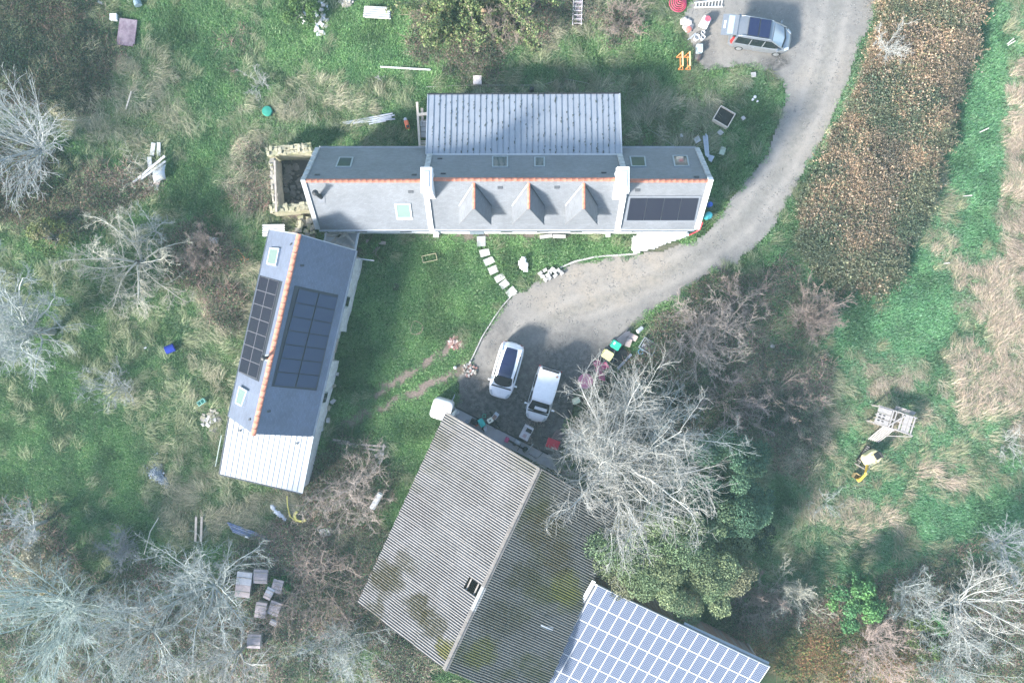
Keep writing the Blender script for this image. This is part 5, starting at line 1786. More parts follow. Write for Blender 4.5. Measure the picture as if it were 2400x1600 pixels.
def leafy(px, py, rpx, h, label, seed, tint, nblob, nleaf, leaf, name="evergreen_tree", cat="tree", blob=(.6, 1.1), spots=None, flatz=.6, stem='trunk'):
    """A trunk with limbs and a crown of leaf clumps; every leaf is a quad."""
    rng = np.random.default_rng(seed)
    c = P(px, py, .62 * h)
    R = rpx / PXM * (1 - .62 * h / HC)
    t = thing(name, label, cat, (c.x, c.y, gz(c.x, c.y) - .05))
    n1 = 9
    S = np.zeros((n1, 3)); az = rng.random(n1) * 6.283
    D = np.stack([np.cos(az) * R * .6, np.sin(az) * R * .6, np.full(n1, h * .6)], 1)
    p1, r1 = grow(rng, S, D, np.linalg.norm(D, axis=1) * .85, np.full(n1, .05 + R * .02), 6, .12, .02, .3)
    tr, trr = grow(rng, np.zeros((1, 3)), np.array([[0, 0, 1.0]]), np.array([h * .5]), np.array([.08 + R * .04]), 5, .05, 0, .6)
    tubes_obj("trunk", [(tr, trr), (p1, r1)], BARK[stem], t, (8, 5))
    # clump centres over the upper crown
    C = []
    if spots is not None:
        for (sx, sy, sr, sh) in spots:
            q = P(sx, sy, sh); C.append((q.x - c.x, q.y - c.y, sh, sr / PXM * (1 - sh / HC)))
    while len(C) < nblob:
        a = rng.random() * 6.283; rr = R * math.sqrt(rng.random()) * .95
        zz = h * (.40 + .5 * math.sqrt(max(0, 1 - (rr / R) ** 2))) * rng.uniform(.75, 1.05)
        C.append((math.cos(a) * rr, math.sin(a) * rr, zz, rng.uniform(*blob)))
    Cn, Sn, Nn, Tn = [], [], [], []
    for (x, y, z, br) in C:
        k = int(nleaf * (br / blob[1]) ** 2)
        v = rng.normal(0, 1, (k, 3)); v /= np.linalg.norm(v, axis=1, keepdims=True)
        v[:, 2] = np.where(v[:, 2] < -.3, -v[:, 2], v[:, 2])
        rad = br * (.55 + .5 * rng.random(k) ** .6) * (1 + .35 * (vnoise(v[:, 0] * 3 + x, v[:, 1] * 3 + y) - .5))
        Cn.append(np.stack([x + v[:, 0] * rad, y + v[:, 1] * rad, z + v[:, 2] * rad * flatz], 1)); Nn.append(v)
        col = np.asarray(tint[rng.integers(0, len(tint))]) * rng.uniform(.8, 1.2)
        Tn.append(col[None] * rng.uniform(.65, 1.35, (k, 1)))
    Cn = np.concatenate(Cn); Nn = np.concatenate(Nn); Tn = np.concatenate(Tn)
    Cn[:, 2] = np.maximum(Cn[:, 2], .1)
    V, F, k = leaf_quads(Cn, rng.uniform(leaf[0], leaf[1], len(Cn)), rng, .5, Nn)
    me = np_mesh("crown", V, F)
    attr(me, "tint", np.ones((len(V), 3))); attr(me, "leaf", np.repeat(Tn, 4, 0))
    link("crown", me, LEAF, t, Matrix.Identity(4))
    NTRI[0] += len(V) // 2
    return t


OLIVE = [(.165, .22, .115), (.135, .195, .10), (.20, .245, .13), (.12, .175, .095), (.19, .195, .12)]
leafy(1590, 1290, 178, 6.5, "big olive-green evergreen oak overhanging the solar barn", 201, OLIVE, 58, 2200, (.09, .175), blob=(.65, 1.25),
      spots=[(1395, 1270, 42, 4.2), (1440, 1290, 44, 4.6), (1480, 1330, 44, 4.8), (1420, 1320, 36, 4), (1520, 1365, 38, 4.2), (1570, 1385, 34, 4.0), (1605, 1395, 26, 3.8), (1620, 1240, 40, 6),
             (1640, 1300, 40, 5.8), (1600, 1280, 46, 6.2), (1690, 1200, 38, 5.2), (1740, 1340, 36, 4.2), (1715, 1365, 32, 4), (1660, 1375, 38, 4.2), (1700, 1330, 36, 5), (1560, 1330, 46, 5.6), (1500, 1270, 36, 5), (1650, 1350, 40, 5)])
leafy(1700, 1145, 120, 6.0, "dark green evergreen mass north-east of the olive oak", 202, [(.09, .17, .105), (.115, .20, .12), (.075, .145, .09)], 38, 1900, (.09, .17), blob=(.6, 1.1))
leafy(2012, 1408, 66, 3.0, "bright green laurel bush on the south-east meadow edge", 203, [(.10, .22, .08), (.15, .30, .10), (.07, .17, .07)], 22, 620, (.12, .22), name="evergreen_bush", cat="bush", blob=(.4, .7))
leafy(1765, 1255, 46, 2.4, "low dark shrub at the east foot of the olive oak", 204, [(.05, .09, .055), (.06, .085, .06)], 10, 500, (.11, .2), name="evergreen_bush", cat="bush", blob=(.4, .7))
leafy(120, 560, 46, 1.4, "low yellowish ivy clump in the brambles left of the crooked cream tree", 205, [(.14, .17, .06), (.10, .15, .05), (.20, .19, .11)], 10, 400, (.10, .18), name="ivy_clump", cat="bush", blob=(.35, .6))
leafy(90, 1330, 62, 2.4, "pale yellowish bush with dry leaves near the left edge", 206, [(.30, .27, .17), (.22, .22, .13), (.36, .33, .24)], 14, 420, (.10, .2), name="pale_bush", cat="bush", blob=(.4, .7))
leafy(700, 18, 40, 1.6, "small green bush at the top edge beside the white rubble", 207, [(.07, .13, .045), (.09, .16, .05)], 9, 420, (.1, .18), name="evergreen_bush", cat="bush", blob=(.35, .55))
leafy(660, 1372, 26, .8, "little green ivy tuft growing on the wooden boxes", 208, [(.06, .15, .05), (.09, .19, .06)], 5, 260, (.08, .15), name="ivy_clump", cat="plant", blob=(.25, .4))
leafy(880, 582, 22, .7, "spiky green plant beside the plank near the timber canopy", 209, [(.07, .16, .06), (.10, .18, .07)], 4, 240, (.10, .26), name="green_plant", cat="plant", blob=(.25, .4))
leafy(2170, 1490, 50, 1.6, "yellowish-green bramble bush in the south-east thicket", 210, [(.10, .16, .05), (.14, .19, .07)], 10, 380, (.09, .17), name="bramble_bush", cat="bush", blob=(.35, .6))
leafy(2190, 1450, 26, 2.0, "small bright green ivy patch inside the pale south-east bush", 211, [(.06, .17, .07), (.08, .20, .08)], 5, 300, (.09, .17), name="ivy_clump", cat="bush", blob=(.3, .5))


def conifer_boughs():
    rng = np.random.default_rng(301)
    c = P(1095, -30, 2)
    t = thing("conifer", "felled conifer with drooping yellow-green boughs at the top edge", "tree", (c.x, c.y, 0))
    n = 46
    az = np.radians(rng.uniform(195, 345, n))
    L = rng.uniform(2.2, 5.6, n)
    S = np.stack([rng.uniform(-1.8, 1.6, n), rng.uniform(-.4, 1.2, n), rng.uniform(.8, 2.4, n)], 1)
    D = np.stack([np.cos(az), np.sin(az), rng.uniform(-.1, .25, n)], 1)
    p1, r1 = grow(rng, S, D, L, np.full(n, .045), 7, .10, -.05, .3)
    p1[:, :, 2] = np.maximum(p1[:, :, 2], .25)
    tr, trr = grow(rng, np.array([[-.6, .5, .5], [.5, -.9, .35]]), np.array([[.5, -1, .05], [.9, -.55, 0]]), np.array([3.4, 2.2]), np.array([.17, .13]), 6, .06, 0, .7)
    tubes_obj("trunk", [(tr, trr)], mat("split orange trunk", (.40, .27, .18), .9, .3, 5), t, (8,))
    p, d, l, r = kids_of(rng, p1, r1, L, 12, .15, 1, .6, .22, .5, .012)
    p2, r2 = grow(rng, p, d, l, r, 4, .1, -.06, .4)
    p2[:, :, 2] = np.maximum(p2[:, :, 2], .15)
    tubes_obj("boughs", [(p1, r1), (p2, r2)], BARK['brown'], t, (4, 3))
    pts = np.concatenate([p1[:, 1:].reshape(-1, 3), p2.reshape(-1, 3)])
    pts = np.repeat(pts, 9, 0) + rng.normal(0, .09, (len(pts) * 9, 3))
    pts[:, 2] = np.maximum(pts[:, 2], .08)
    V, F, k = leaf_quads(pts, rng.uniform(.10, .26, len(pts)), rng, .3)
    tn = np.array([(.19, .24, .095), (.145, .20, .08), (.105, .155, .065), (.23, .22, .12)])[rng.integers(0, 4, len(pts))] * rng.uniform(.7, 1.3, (len(pts), 1))
    me = np_mesh("foliage", V, F); attr(me, "tint", np.ones((len(V), 3))); attr(me, "leaf", np.repeat(tn, 4, 0))
    link("foliage", me, LEAF, t, Matrix.Identity(4))


conifer_boughs()
# ------------------------------------------------------------------ vehicles
def paint(name, col, metallic=0.0):
    m, t, p = _nt(name)
    pos = _node(t, "ShaderNodeNewGeometry").outputs["Position"]
    n = _noise(t, pos, 4.0, 4, .7)
    c = _mix(t, _ramp(t, n, .4, .8), col, tuple(x * .86 for x in col))
    t.links.new(c, p.inputs["Base Color"])
    p.inputs["Metallic"].default_value = metallic
    p.inputs["Roughness"].default_value = .34
    p.inputs["Coat Weight"].default_value = .6
    p.inputs["Coat Roughness"].default_value = .08
    return m


CARW = paint("white car paint", (.76, .77, .78))
CARS = paint("silver car paint", (.24, .255, .275), .45)
CGLASS = glass_mat("car glass", (.012, .016, .02), .05, .8)
ROOFG = glass_mat("dark blue roof glass", (.012, .016, .05), .08, .7)
SCREEN = glass_mat("pale blue car glass", (.30, .36, .42), .12, .9)  # pale blue base colour, used on windscreen and tailgate window
TYRE = mat("tyre rubber", (.02, .02, .021), .85, .2)
RIM = mat("alloy rim", (.45, .46, .47), .35, .1, metallic=.7)
LAMPW = glass_mat("headlamp glass", (.45, .48, .5), .1, .9)
LAMPR = glass_mat("red tail lamp", (.35, .02, .02), .1, .8)
TRIM = mat("black car trim", (.018, .018, .02), .55, .15)


def loft(stations, ring, name, m, parent, sub=2, caps=True):
    rows = [[Vector(p) for p in ring(*s)] for s in stations]
    mb = MB().grid(rows)
    if caps:
        n = len(rows[0])
        mb.f.append(list(range(n))[::-1])
        mb.f.append([(len(rows) - 1) * n + i for i in range(n)])
    o = mb.build(name, m, parent, smooth=True, local=True, sub=sub)
    return o


def body_ring(x, w, zl, zs, zt):
    h = [(-w * .93, zl), (-w, zl + .18), (-w * 1.0, zs - .10), (-w * .96, zs), (-w * .78, (zs * .35 + zt * .65)), (-w * .4, zt)]
    return [(x, y, z) for y, z in h] + [(x, 0, zt + .015)] + [(x, -y, z) for y, z in h[::-1]]


def cab_ring(x, wb, zb, wt, zt):
    h = [(-wb, zb), (-(wb * .45 + wt * .55), zb + (zt - zb) * .6), (-wt, zt - .07), (-wt * .82, zt - .01)]
    return [(x, y, z) for y, z in h] + [(x, 0, zt + .015)] + [(x, -y, z) for y, z in h[::-1]]


def shell(xs, hw, zf, name, m, parent, drop=.04, th=.015, lift=.02):
    """Gently crowned roof shell: xs stations, half widths, heights."""
    rows = []
    for x, w, z in zip(xs, hw, zf):
        rows.append([Vector((x, y * w, z + lift - drop * abs(y) ** 2.5)) for y in (-1, -.7, -.35, 0, .35, .7, 1)])
    mb = MB().grid(rows)
    low = [[p - Vector((0, 0, th + .03)) for p in r_] for r_ in rows]
    mb.grid([rows[0], low[0]]).grid([rows[-1], low[-1]]).grid([[r_[0] for r_ in rows], [r_[0] for r_ in low]]).grid([[r_[-1] for r_ in rows], [r_[-1] for r_ in low]])
    return mb.build(name, m, parent, smooth=False, local=True)


def wheels(parent, xf, xr, tw, r=.31):
    for x in (xf, xr):
        for s in (-1, 1):
            R = Matrix.Rotation(math.pi / 2, 3, 'X')
            o = MB().lathe((x, s * (tw - .10), r), [(r * .72, -.10), (r * .95, -.10), (r, -.06), (r, .06), (r * .95, .10), (r * .72, .10)], 20, R=R).build("wheel", TYRE, parent, smooth=False, local=True)
            b = MB().lathe((x, s * (tw + .001), r), [(r * .68, -.02), (r * .66, .012), (r * .2, .02), (.03, .025)], 16, R=R)
            me = b.build("rim", RIM, parent, local=True)
            # the rim belongs to its wheel
            me.parent = o
            me.location = me.location - o.location


def quad_strip(pts_rows, name, m, parent):
    return MB().grid([[Vector(p) for p in r_] for r_ in pts_rows]).build(name, m, parent, smooth=True, local=True)


def hatchback(c, rz):
    t = thing("parked_car", "rounded white hatchback with a long dark blue glass roof, parked left of the white van", "car", c, rz)
    S = [(-2.06, .60, .45, .72, .88), (-1.98, .80, .30, .86, 1.0), (-1.6, .90, .22, .92, 1.02), (-.6, .91, .20, .92, 1.0), (.5, .91, .20, .90, .98), (1.05, .90, .20, .86, .98), (1.5, .86, .22, .80, .88), (1.9, .72, .28, .68, .74), (2.06, .48, .38, .56, .60)]
    loft(S, body_ring, "body", CARW, t)
    K = [(-2.0, .66, .86, .50, .98), (-1.72, .76, .90, .62, 1.38), (-1.2, .80, .92, .66, 1.50), (-.2, .80, .92, .66, 1.56), (.35, .80, .92, .64, 1.50), (1.22, .78, .92, .60, .97)]
    loft(K, cab_ring, "windows", CGLASS, t)
    shell([-1.98, -1.7, -1.2, -.4, .2, .42], [.62, .66, .69, .70, .68, .67], [1.22, 1.40, 1.51, 1.57, 1.535, 1.49], "roof", CARW, t, drop=.09)
    shell([-1.66, -1.2, -.4, .2, .44], [.40, .45, .49, .49, .48], [1.41, 1.515, 1.575, 1.54, 1.485], "roof_glass", ROOFG, t, drop=.04, lift=.034)
    for s in (-1, 1):
        MB().tube([(.42, s * .65, 1.46), (.85, s * .70, 1.22), (1.24, s * .75, .98)], .035, 6).build("windscreen_pillar", CARW, t, local=True)
        MB().tube([(-1.95, s * .70, .95), (-1.72, s * .70, 1.30), (-1.3, s * .68, 1.50)], .06, 6).build("rear_pillar", CARW, t, local=True)
        MB().box((.92, s * .98, .98), (.12, .20, .13)).build("wing_mirror", CARW, t, local=True, bevel=.03)
        MB().prism([(1.60, s * .62, .82), (1.92, s * .46, .71), (1.95, s * .60, .66), (1.66, s * .78, .76)], [(1.60, s * .62, .86), (1.92, s * .46, .75), (1.95, s * .60, .70), (1.66, s * .78, .80)]).build("headlight", LAMPW, t, local=True)
        MB().prism([(-1.98, s * .55, .80), (-2.08, s * .5, .80), (-2.0, s * .74, .80), (-1.86, s * .84, .80)], [(-1.96, s * .55, .98), (-2.05, s * .5, .98), (-1.97, s * .72, .98), (-1.85, s * .82, .98)]).build("tail_light", LAMPR, t, local=True)
    quad_strip([[(1.20, y * .74, .985 - .03 * abs(y)) for y in (-1, -.5, 0, .5, 1)], [(1.30, y * .72, .955 - .03 * abs(y)) for y in (-1, -.5, 0, .5, 1)]], "wiper_cowl", TRIM, t)
    MB().box((-2.075, 0, .62), (.03, .52, .12)).build("number_plate", CARW, t, local=True)
    wheels(t, 1.28, -1.25, .90)
    return t


def white_van(c, rz):
    t = thing("parked_van", "small white panel van parked nose to the shed, right of the rounded white car", "van", c, rz)
    S = [(-1.98, .78, .40, .95, 1.05), (-1.92, .85, .28, 1.0, 1.08), (-1.2, .88, .22, 1.02, 1.08), (.3, .88, .22, 1.0, 1.06), (1.0, .87, .22, .95, 1.04), (1.45, .84, .24, .90, .98), (1.80, .72, .28, .76, .82), (1.98, .50, .36, .60, .64)]
    loft(S, body_ring, "body", CARW, t)
    K = [(-1.96, .80, 1.0, .70, 1.70), (-1.90, .82, 1.02, .74, 1.80), (-.8, .84, 1.02, .76, 1.84), (.30, .83, 1.0, .72, 1.78), (.62, .82, 1.0, .68, 1.62), (1.18, .78, 1.0, .62, 1.06)]
    loft(K, cab_ring, "cab_sides", CARW, t)
    shell([-1.86, -1.2, -.4, .30, .48], [.74, .77, .77, .74, .70], [1.82, 1.85, 1.86, 1.80, 1.73], "roof", CARW, t, drop=.05)
    quad_strip([[(.50 - .0 * abs(y), y * .64, 1.735 - .05 * y * y) for y in (-1, -.5, 0, .5, 1)], [(.86 - .05 * abs(y), y * .70, 1.45 - .05 * y * y) for y in (-1, -.5, 0, .5, 1)], [(1.30 - .12 * abs(y), y * .77, 1.085 - .03 * y * y) for y in (-1, -.5, 0, .5, 1)]], "windscreen", CGLASS, t)
    MB().box((.98, .12, 1.44), (.30, .9, .02), m=Matrix.Rotation(.75, 3, 'Y')).build("dashboard_paper", mat("white paper", (.75, .78, .8), .6, .05), t, local=True)
    quad_strip([[(1.26, y * .76, 1.09 - .03 * abs(y)) for y in (-1, 0, 1)], [(1.36, y * .72, 1.05 - .03 * abs(y)) for y in (-1, 0, 1)]], "wiper_cowl", TRIM, t)
    for s in (-1, 1):
        quad_strip([[(x, s * (.855), 1.10) for x in (-.1, .4, .9)], [(x * .82 + .0, s * .80, 1.60) for x in (-.1, .3, .62)]], "side_window", CGLASS, t)
        quad_strip([[(x, s * (.865), 1.15) for x in (-1.3, -.8, -.35)], [(x, s * .81, 1.62) for x in (-1.3, -.8, -.35)]], "side_window", CGLASS, t)
        MB().box((.88, s * 1.0, 1.12), (.10, .22, .16)).build("wing_mirror", CARW, t, local=True, bevel=.02)
        MB().prism([(1.55, s * .62, .92), (1.84, s * .48, .80), (1.86, s * .62, .72), (1.62, s * .80, .82)], [(1.55, s * .62, .96), (1.84, s * .48, .84), (1.86, s * .62, .76), (1.62, s * .80, .86)]).build("headlight", LAMPW, t, local=True)
        MB().box((-1.97, s * .80, 1.1), (.06, .10, .5)).build("tail_light", LAMPR, t, local=True)
    MB().box((-1.86, 0, 1.83), (.16, 1.25, .05)).build("rear_spoiler", TRIM, t, local=True, bevel=.02)
    MB().box((-1.985, 0, 1.42), (.03, 1.2, .42)).build("rear_window", CGLASS, t, local=True)
    MB().box((1.99, 0, .5), (.03, .5, .11)).build("number_plate", CARW, t, local=True)
    MB().add([(-1.62, .55, 1.882), (-1.50, .45, 1.886), (-1.46, .58, 1.876), (-1.58, .66, 1.87)], [(0, 1, 2, 3)]).build("roof_rust", mat("rust stain", (.30, .17, .10), .9), t, local=True)
    wheels(t, 1.22, -1.15, .87)
    return t


def camper(c, rz):
    t = thing("camper_van", "silver people carrier with two roof solar panels and its tailgate raised open", "van", c, rz)
    S = [(-2.22, .80, .45, .85, .95), (-2.15, .88, .28, .98, 1.05), (-1.4, .92, .22, 1.02, 1.08), (.4, .92, .22, 1.0, 1.06), (1.05, .91, .22, .96, 1.05), (1.6, .88, .24, .92, .98), (1.98, .76, .30, .80, .84), (2.2, .52, .38, .62, .66)]
    loft(S, body_ring, "body", CARS, t)
    K = [(-2.12, .84, 1.0, .72, 1.72), (-2.0, .86, 1.02, .74, 1.80), (-.8, .88, 1.02, .76, 1.84), (.35, .87, 1.0, .72, 1.76), (.75, .86, 1.0, .68, 1.58), (1.55, .82, 1.0, .62, 1.05)]
    loft(K, cab_ring, "windows", CGLASS, t)
    shell([-2.06, -1.2, -.4, .30, .52], [.74, .78, .78, .75, .72], [1.80, 1.85, 1.86, 1.80, 1.73], "roof", CARS, t, drop=.06)
    for k in (0, 1):
        x = -.98 + k * .80
        o = MB().box((x, 0, 1.93), (.76, 1.30, .035)).build("solar_panel", PV_FR, t, local=True)
        MB().box((x, 0, 1.951), (.71, 1.24, .008)).build("glass", ROOFG, o, local=True).location -= o.location
    for s in (-1, 1):
        MB().tube([(-1.9, s * .70, 1.82), (-1.7, s * .70, 1.92), (.3, s * .68, 1.88), (.42, s * .68, 1.80)], .025, 6).build("roof_rail", RIM, t, local=True)
        MB().tube([(.52, s * .70, 1.70), (1.05, s * .76, 1.38), (1.58, s * .80, 1.05)], .04, 6).build("windscreen_pillar", CARS, t, local=True)
        for x in (-.9, .05):
            MB().tube([(x, s * .885, 1.05), (x, s * .80, 1.70)], .04, 6).build("door_pillar", CARS, t, local=True)
        MB().tube([(-2.05, s * .87, 1.0), (-2.0, s * .78, 1.75)], .09, 6).build("rear_pillar", CARS, t, local=True)
        MB().box((1.12, s * 1.02, 1.14), (.13, .24, .18)).build("wing_mirror", CARS, t, local=True, bevel=.03)
        for x in (-.55, .45):
            MB().box((x, s * .93, .86), (.20, .03, .04)).build("door_handle", RIM, t, local=True)
        MB().prism([(1.70, s * .64, .93), (2.02, s * .48, .82), (2.06, s * .64, .74), (1.76, s * .82, .84)], [(1.70, s * .64, .97), (2.02, s * .48, .86), (2.06, s * .64, .78), (1.76, s * .82, .88)]).build("headlight", LAMPW, t, local=True)
        MB().prism([(-2.18, s * .74, .95), (-2.26, s * .72, .95), (-2.2, s * .92, .95), (-2.0, s * .93, .95)], [(-2.12, s * .70, 1.5), (-2.2, s * .68, 1.5), (-2.15, s * .84, 1.5), (-1.98, s * .86, 1.5)]).build("tail_light", LAMPR, t, local=True)
    quad_strip([[(.54, y * .66, 1.765 - .06 * y * y) for y in (-1, -.5, 0, .5, 1)], [(1.0 - .04 * abs(y), y * .73, 1.45 - .05 * y * y) for y in (-1, -.5, 0, .5, 1)], [(1.56 - .14 * abs(y), y * .80, 1.085 - .03 * y * y) for y in (-1, -.5, 0, .5, 1)]], "windscreen", SCREEN, t)
    quad_strip([[(1.55 - .14 * abs(y), y * .78, 1.10 - .03 * abs(y)) for y in (-1, -.5, 0, .5, 1)], [(1.68 - .16 * abs(y), y * .76, 1.06 - .04 * abs(y)) for y in (-1, -.5, 0, .5, 1)]], "wiper_cowl", TRIM, t)
    # raised tailgate
    R = Matrix.Rotation(-.22, 3, 'Y')
    h = Vector((-2.05, 0, 1.82))
    def T(x, y, z): return h + R @ Vector((x, y, z))
    g = MB()
    g.prism([T(0, -.70, 0), T(0, .70, 0), T(-.42, .74, 0), T(-.42, -.74, 0)], [T(0, -.70, .05), T(0, .70, .05), T(-.42, .74, .05), T(-.42, -.74, .05)])
    g.prism([T(-.62, -.76, 0), T(-.62, .76, 0), T(-1.12, .74, -.04), T(-1.12, -.74, -.04)], [T(-.62, -.76, .06), T(-.62, .76, .06), T(-1.12, .74, .03), T(-1.12, -.74, .03)])
    for s in (-1, 1): g.prism([T(-.42, s * .66, 0), T(-.42, s * .74, 0), T(-.62, s * .76, 0), T(-.62, s * .66, 0)], [T(-.42, s * .66, .05), T(-.42, s * .74, .05), T(-.62, s * .76, .06), T(-.62, s * .66, .06)])
    gate = g.build("tailgate", CARS, t, local=True)
    gg = MB().prism([T(-.30, -.64, .052), T(-.30, .64, .052), T(-.70, .66, .062), T(-.70, -.66, .062)], [T(-.30, -.64, .06), T(-.30, .64, .06), T(-.70, .66, .07), T(-.70, -.66, .07)]).build("tailgate_window", SCREEN, gate, local=True)
    gg.location -= gate.location
    pp = MB().prism([T(-.86, -.26, .05), T(-.86, .26, .05), T(-.98, .26, .04), T(-.98, -.26, .04)], [T(-.86, -.26, .062), T(-.86, .26, .062), T(-.98, .26, .055), T(-.98, -.26, .055)]).build("number_plate", CARW, gate, local=True)
    pp.location -= gate.location
    MB().box((-2.1, 0, 1.35), (.06, 1.35, .75)).build("boot_opening", TRIM, t, local=True)
    MB().box((-2.2, 0, .55), (.18, 1.6, .22)).build("rear_bumper", CARS, t, local=True, bevel=.05)
    wheels(t, 1.36, -1.38, .91)
    return t


def flat(v, z=.02): return Vector((v.x, v.y, z))


hatchback(flat(P(1186, 868, .9)), math.radians(-106.0))
white_van(flat(P(1272, 925, 1.0)), math.radians(-106.5))
camper(flat(P(1790, 80, 1.2)), math.radians(-9.0))


# ------------------------------------------------------------------ mini digger
YEL = mat("digger yellow", (.62, .40, .05), .5, .15, 5)
CREAM = mat("sun-bleached yellow cab", (.70, .60, .33), .6, .12, 4)
STEELM = mat("muddy steel", (.24, .22, .20), .8)
def digger():
    c = P(2042, 1072, .7)
    t = thing("mini_digger", "yellow tracked mini digger with a cream body and its boom folded to the south-west", "digger", flat(c, gz(c.x, c.y) + .02), math.radians(58))
    for s in (-1, 1):
        pr = [(-.70, .12), (-.62, .02), (.62, .02), (.70, .12), (.70, .26), (.60, .36), (-.60, .36), (-.70, .26)]
        y = .40 * s
        o = MB().prism([(x, y - .12, z) for x, z in pr], [(x, y + .12, z) for x, z in pr]).build("track", TRIM, t, local=True)
        for k in range(9):
            q = MB().box((-.60 + k * .15, y, .365), (.06, .25, .03)).build("track_pad", STEELM, o, local=True)
            q.location -= o.location
    MB().box((-.92, 0, .2), (.06, 1.0, .26)).bar((-.9, .25, .2), (-.4, .25, .25), .06).bar((-.9, -.25, .2), (-.4, -.25, .25), .06).build("dozer_blade", mat("worn blade", (.30, .27, .25), .7), t, local=True)
    R = Matrix.Rotation(math.radians(-26), 3, 'Z')
    def B(x, y, z): return R @ Vector((x, y, z))
    hull = [(-.62, -.30), (-.50, -.44), (.25, -.48), (.56, -.36), (.66, -.10), (.66, .14), (.54, .38), (.2, .48), (-.40, .44), (-.62, .26)]
    MB().prism([B(x, y, .42) for x, y in hull], [B(x * .95, y * .95, 1.02) for x, y in hull]).build("engine_cover", CREAM, t, local=True, bevel=.09)
    MB().prism([B(x, y, .36) for x, y in hull], [B(x, y, .43) for x, y in hull]).build("turntable_plate", TRIM, t, local=True)
    MB().box(B(.34, .02, 1.08), (.44, .50, .14), m=R).box(B(.54, .02, 1.20), (.10, .48, .34), m=R).build("seat", TRIM, t, local=True, bevel=.05)
    MB().box(B(-.05, -.52, .55), (.50, .16, .06), m=R).build("side_step", CREAM, t, local=True)
    MB().tube([B(.0, .30, 1.0), B(-.02, .32, 1.30)], .02, 6).build("control_lever", TRIM, t, local=True)
    MB().tube([B(.0, -.28, 1.0), B(-.02, -.30, 1.30)], .02, 6).build("control_lever", TRIM, t, local=True)
    def seg(a, b, w, h, nm, m=YEL):
        return MB().bar(a, b, w, h).build(nm, m, t, bevel=.02)
    a, b, cc = P(2033, 1087, .75), P(2029.5, 1109, 1.45), P(2015, 1125, .75)
    MB().box(P(2034, 1085, .7), (.28, .22, .3), rz=.6).build("swing_bracket", YEL, t, bevel=.03)
    seg(a, b, .13, .18, "boom"); seg(b + Vector((.06, .04, .03)), cc, .11, .14, "dipper_arm")
    MB().tube([a + Vector((.13, .05, .1)), lerp(a, b, .7) + Vector((.10, 0, .14))], .03, 8).build("hydraulic_ram", RIM, t)
    MB().tube([lerp(a, b, .65) + Vector((0, 0, .16)), b + Vector((-.05, -.08, .14))], .028, 8).build("hydraulic_ram", RIM, t)
    MB().box(cc + Vector((0, .03, -.05)), (.30, .22, .24), rz=.5).build("bucket_linkage", YEL, t, bevel=.04)
    bc = P(2007.5, 1116, .40)
    Q = Matrix.Rotation(-.55, 3, 'Z')
    def Bk(x, y, z): return bc + Q @ Vector((x, y, z))
    bk = MB()
    for x in (-.22, .22):
        bk.prism([Bk(x - .015, -.20, .14), Bk(x - .015, -.16, -.2), Bk(x - .015, .14, -.22), Bk(x - .015, .20, .14)], [Bk(x + .015, -.20, .14), Bk(x + .015, -.16, -.2), Bk(x + .015, .14, -.22), Bk(x + .015, .20, .14)])
    bk.slab([Bk(-.22, -.16, -.2), Bk(.22, -.16, -.2), Bk(.22, .14, -.22), Bk(-.22, .14, -.22)], .02)
    bk.slab([Bk(-.22, .14, -.22), Bk(.22, .14, -.22), Bk(.22, .20, .14), Bk(-.22, .20, .14)], .02)
    bk.slab([Bk(-.22, -.16, -.2), Bk(.22, -.16, -.2), Bk(.22, -.20, .14), Bk(-.22, -.20, .14)], .02)
    bk.build("bucket", mat("bucket steel", (.34, .25, .12), .7, .3), t)
    seg(cc + Vector((-.08, .02, -.05)), Bk(.05, -.14, .10), .10, .08, "bucket_link")


digger()

# ------------------------------------------------------------------ pallet platform east of the yard
PAL = mat("silvered pallet wood", (.33, .30, .28), .85, .22, 5, bump=.3)
PALN = mat("fresh pallet wood", (.55, .42, .28), .85, .2, 5)


def pallet(root, u0, v0, L, W, z, tilt=None, nb=7, m=PAL):
    """Boards on bearers in the root's frame (u along boards)."""
    for k in range(nb):
        y = v0 + W * (k + .5) / nb
        MB().box((u0 + L / 2, y, z + .11), (L, W / nb * .62, .022)).build("board", m, root, local=True)
    for x in (u0 + .05, u0 + L / 2, u0 + L - .05):
        MB().box((x, v0 + W / 2, z + .05), (.09, W, .09)).build("bearer", m, root, local=True)


c = P(2098, 985, 1.0)
pl = thing("pallet_platform", "raised play platform nailed together from grey pallets on the east meadow", "platform", flat(c, gz(c.x, c.y)), math.radians(-18))
pp = pl
for k in range(3): MB().box((-1.02, -.40 + k * .40, 1.3), (1.0, .36, .025)).build("board", PAL, pl, local=True)
for i in range(2):
    for k in range(3):
        MB().box((-1.28 + i * .30, -.36 + k * .22, 1.3135), (.17, .09, .006)).build("slot", TRIM, pl, local=True)
for x, w in ((-.42, .10), (-.18, .08), (.30, .12), (.50, .10), (.66, .22), (.92, .24), (1.20, .10)):
    MB().box((x, 0, 1.29), (w, 1.30, .03)).build("board", PAL, pl, local=True)
for y in (-.64, .0, .64): MB().box((-.1, y, 1.22), (2.9, .09, .10)).build("bearer", PAL, pl, local=True)
MB().bar((-.5, -.55, 1.34), (.42, .50, 1.34), .10, .03).build("diagonal_board", PAL, pl, local=True)
MB().box((1.05, -.1, 1.31), (.10, .06, .008)).box((1.05, .12, 1.31), (.10, .06, .008)).build("slot", TRIM, pl, local=True)
for x in (-1.4, 0, 1.3):
    for y in (-.6, .6): MB().box((x, y, .6), (.09, .09, 1.2)).build("post", PAL, pl, local=True)
for k in range(6):                            # sloping ramp pallet to the south
    x = -.62 + k * .15
    MB().bar((x - .05, -.62, 1.15), (x - .35, -1.85, .25), .085, .025).build("ramp_board", PAL, pl, local=True)
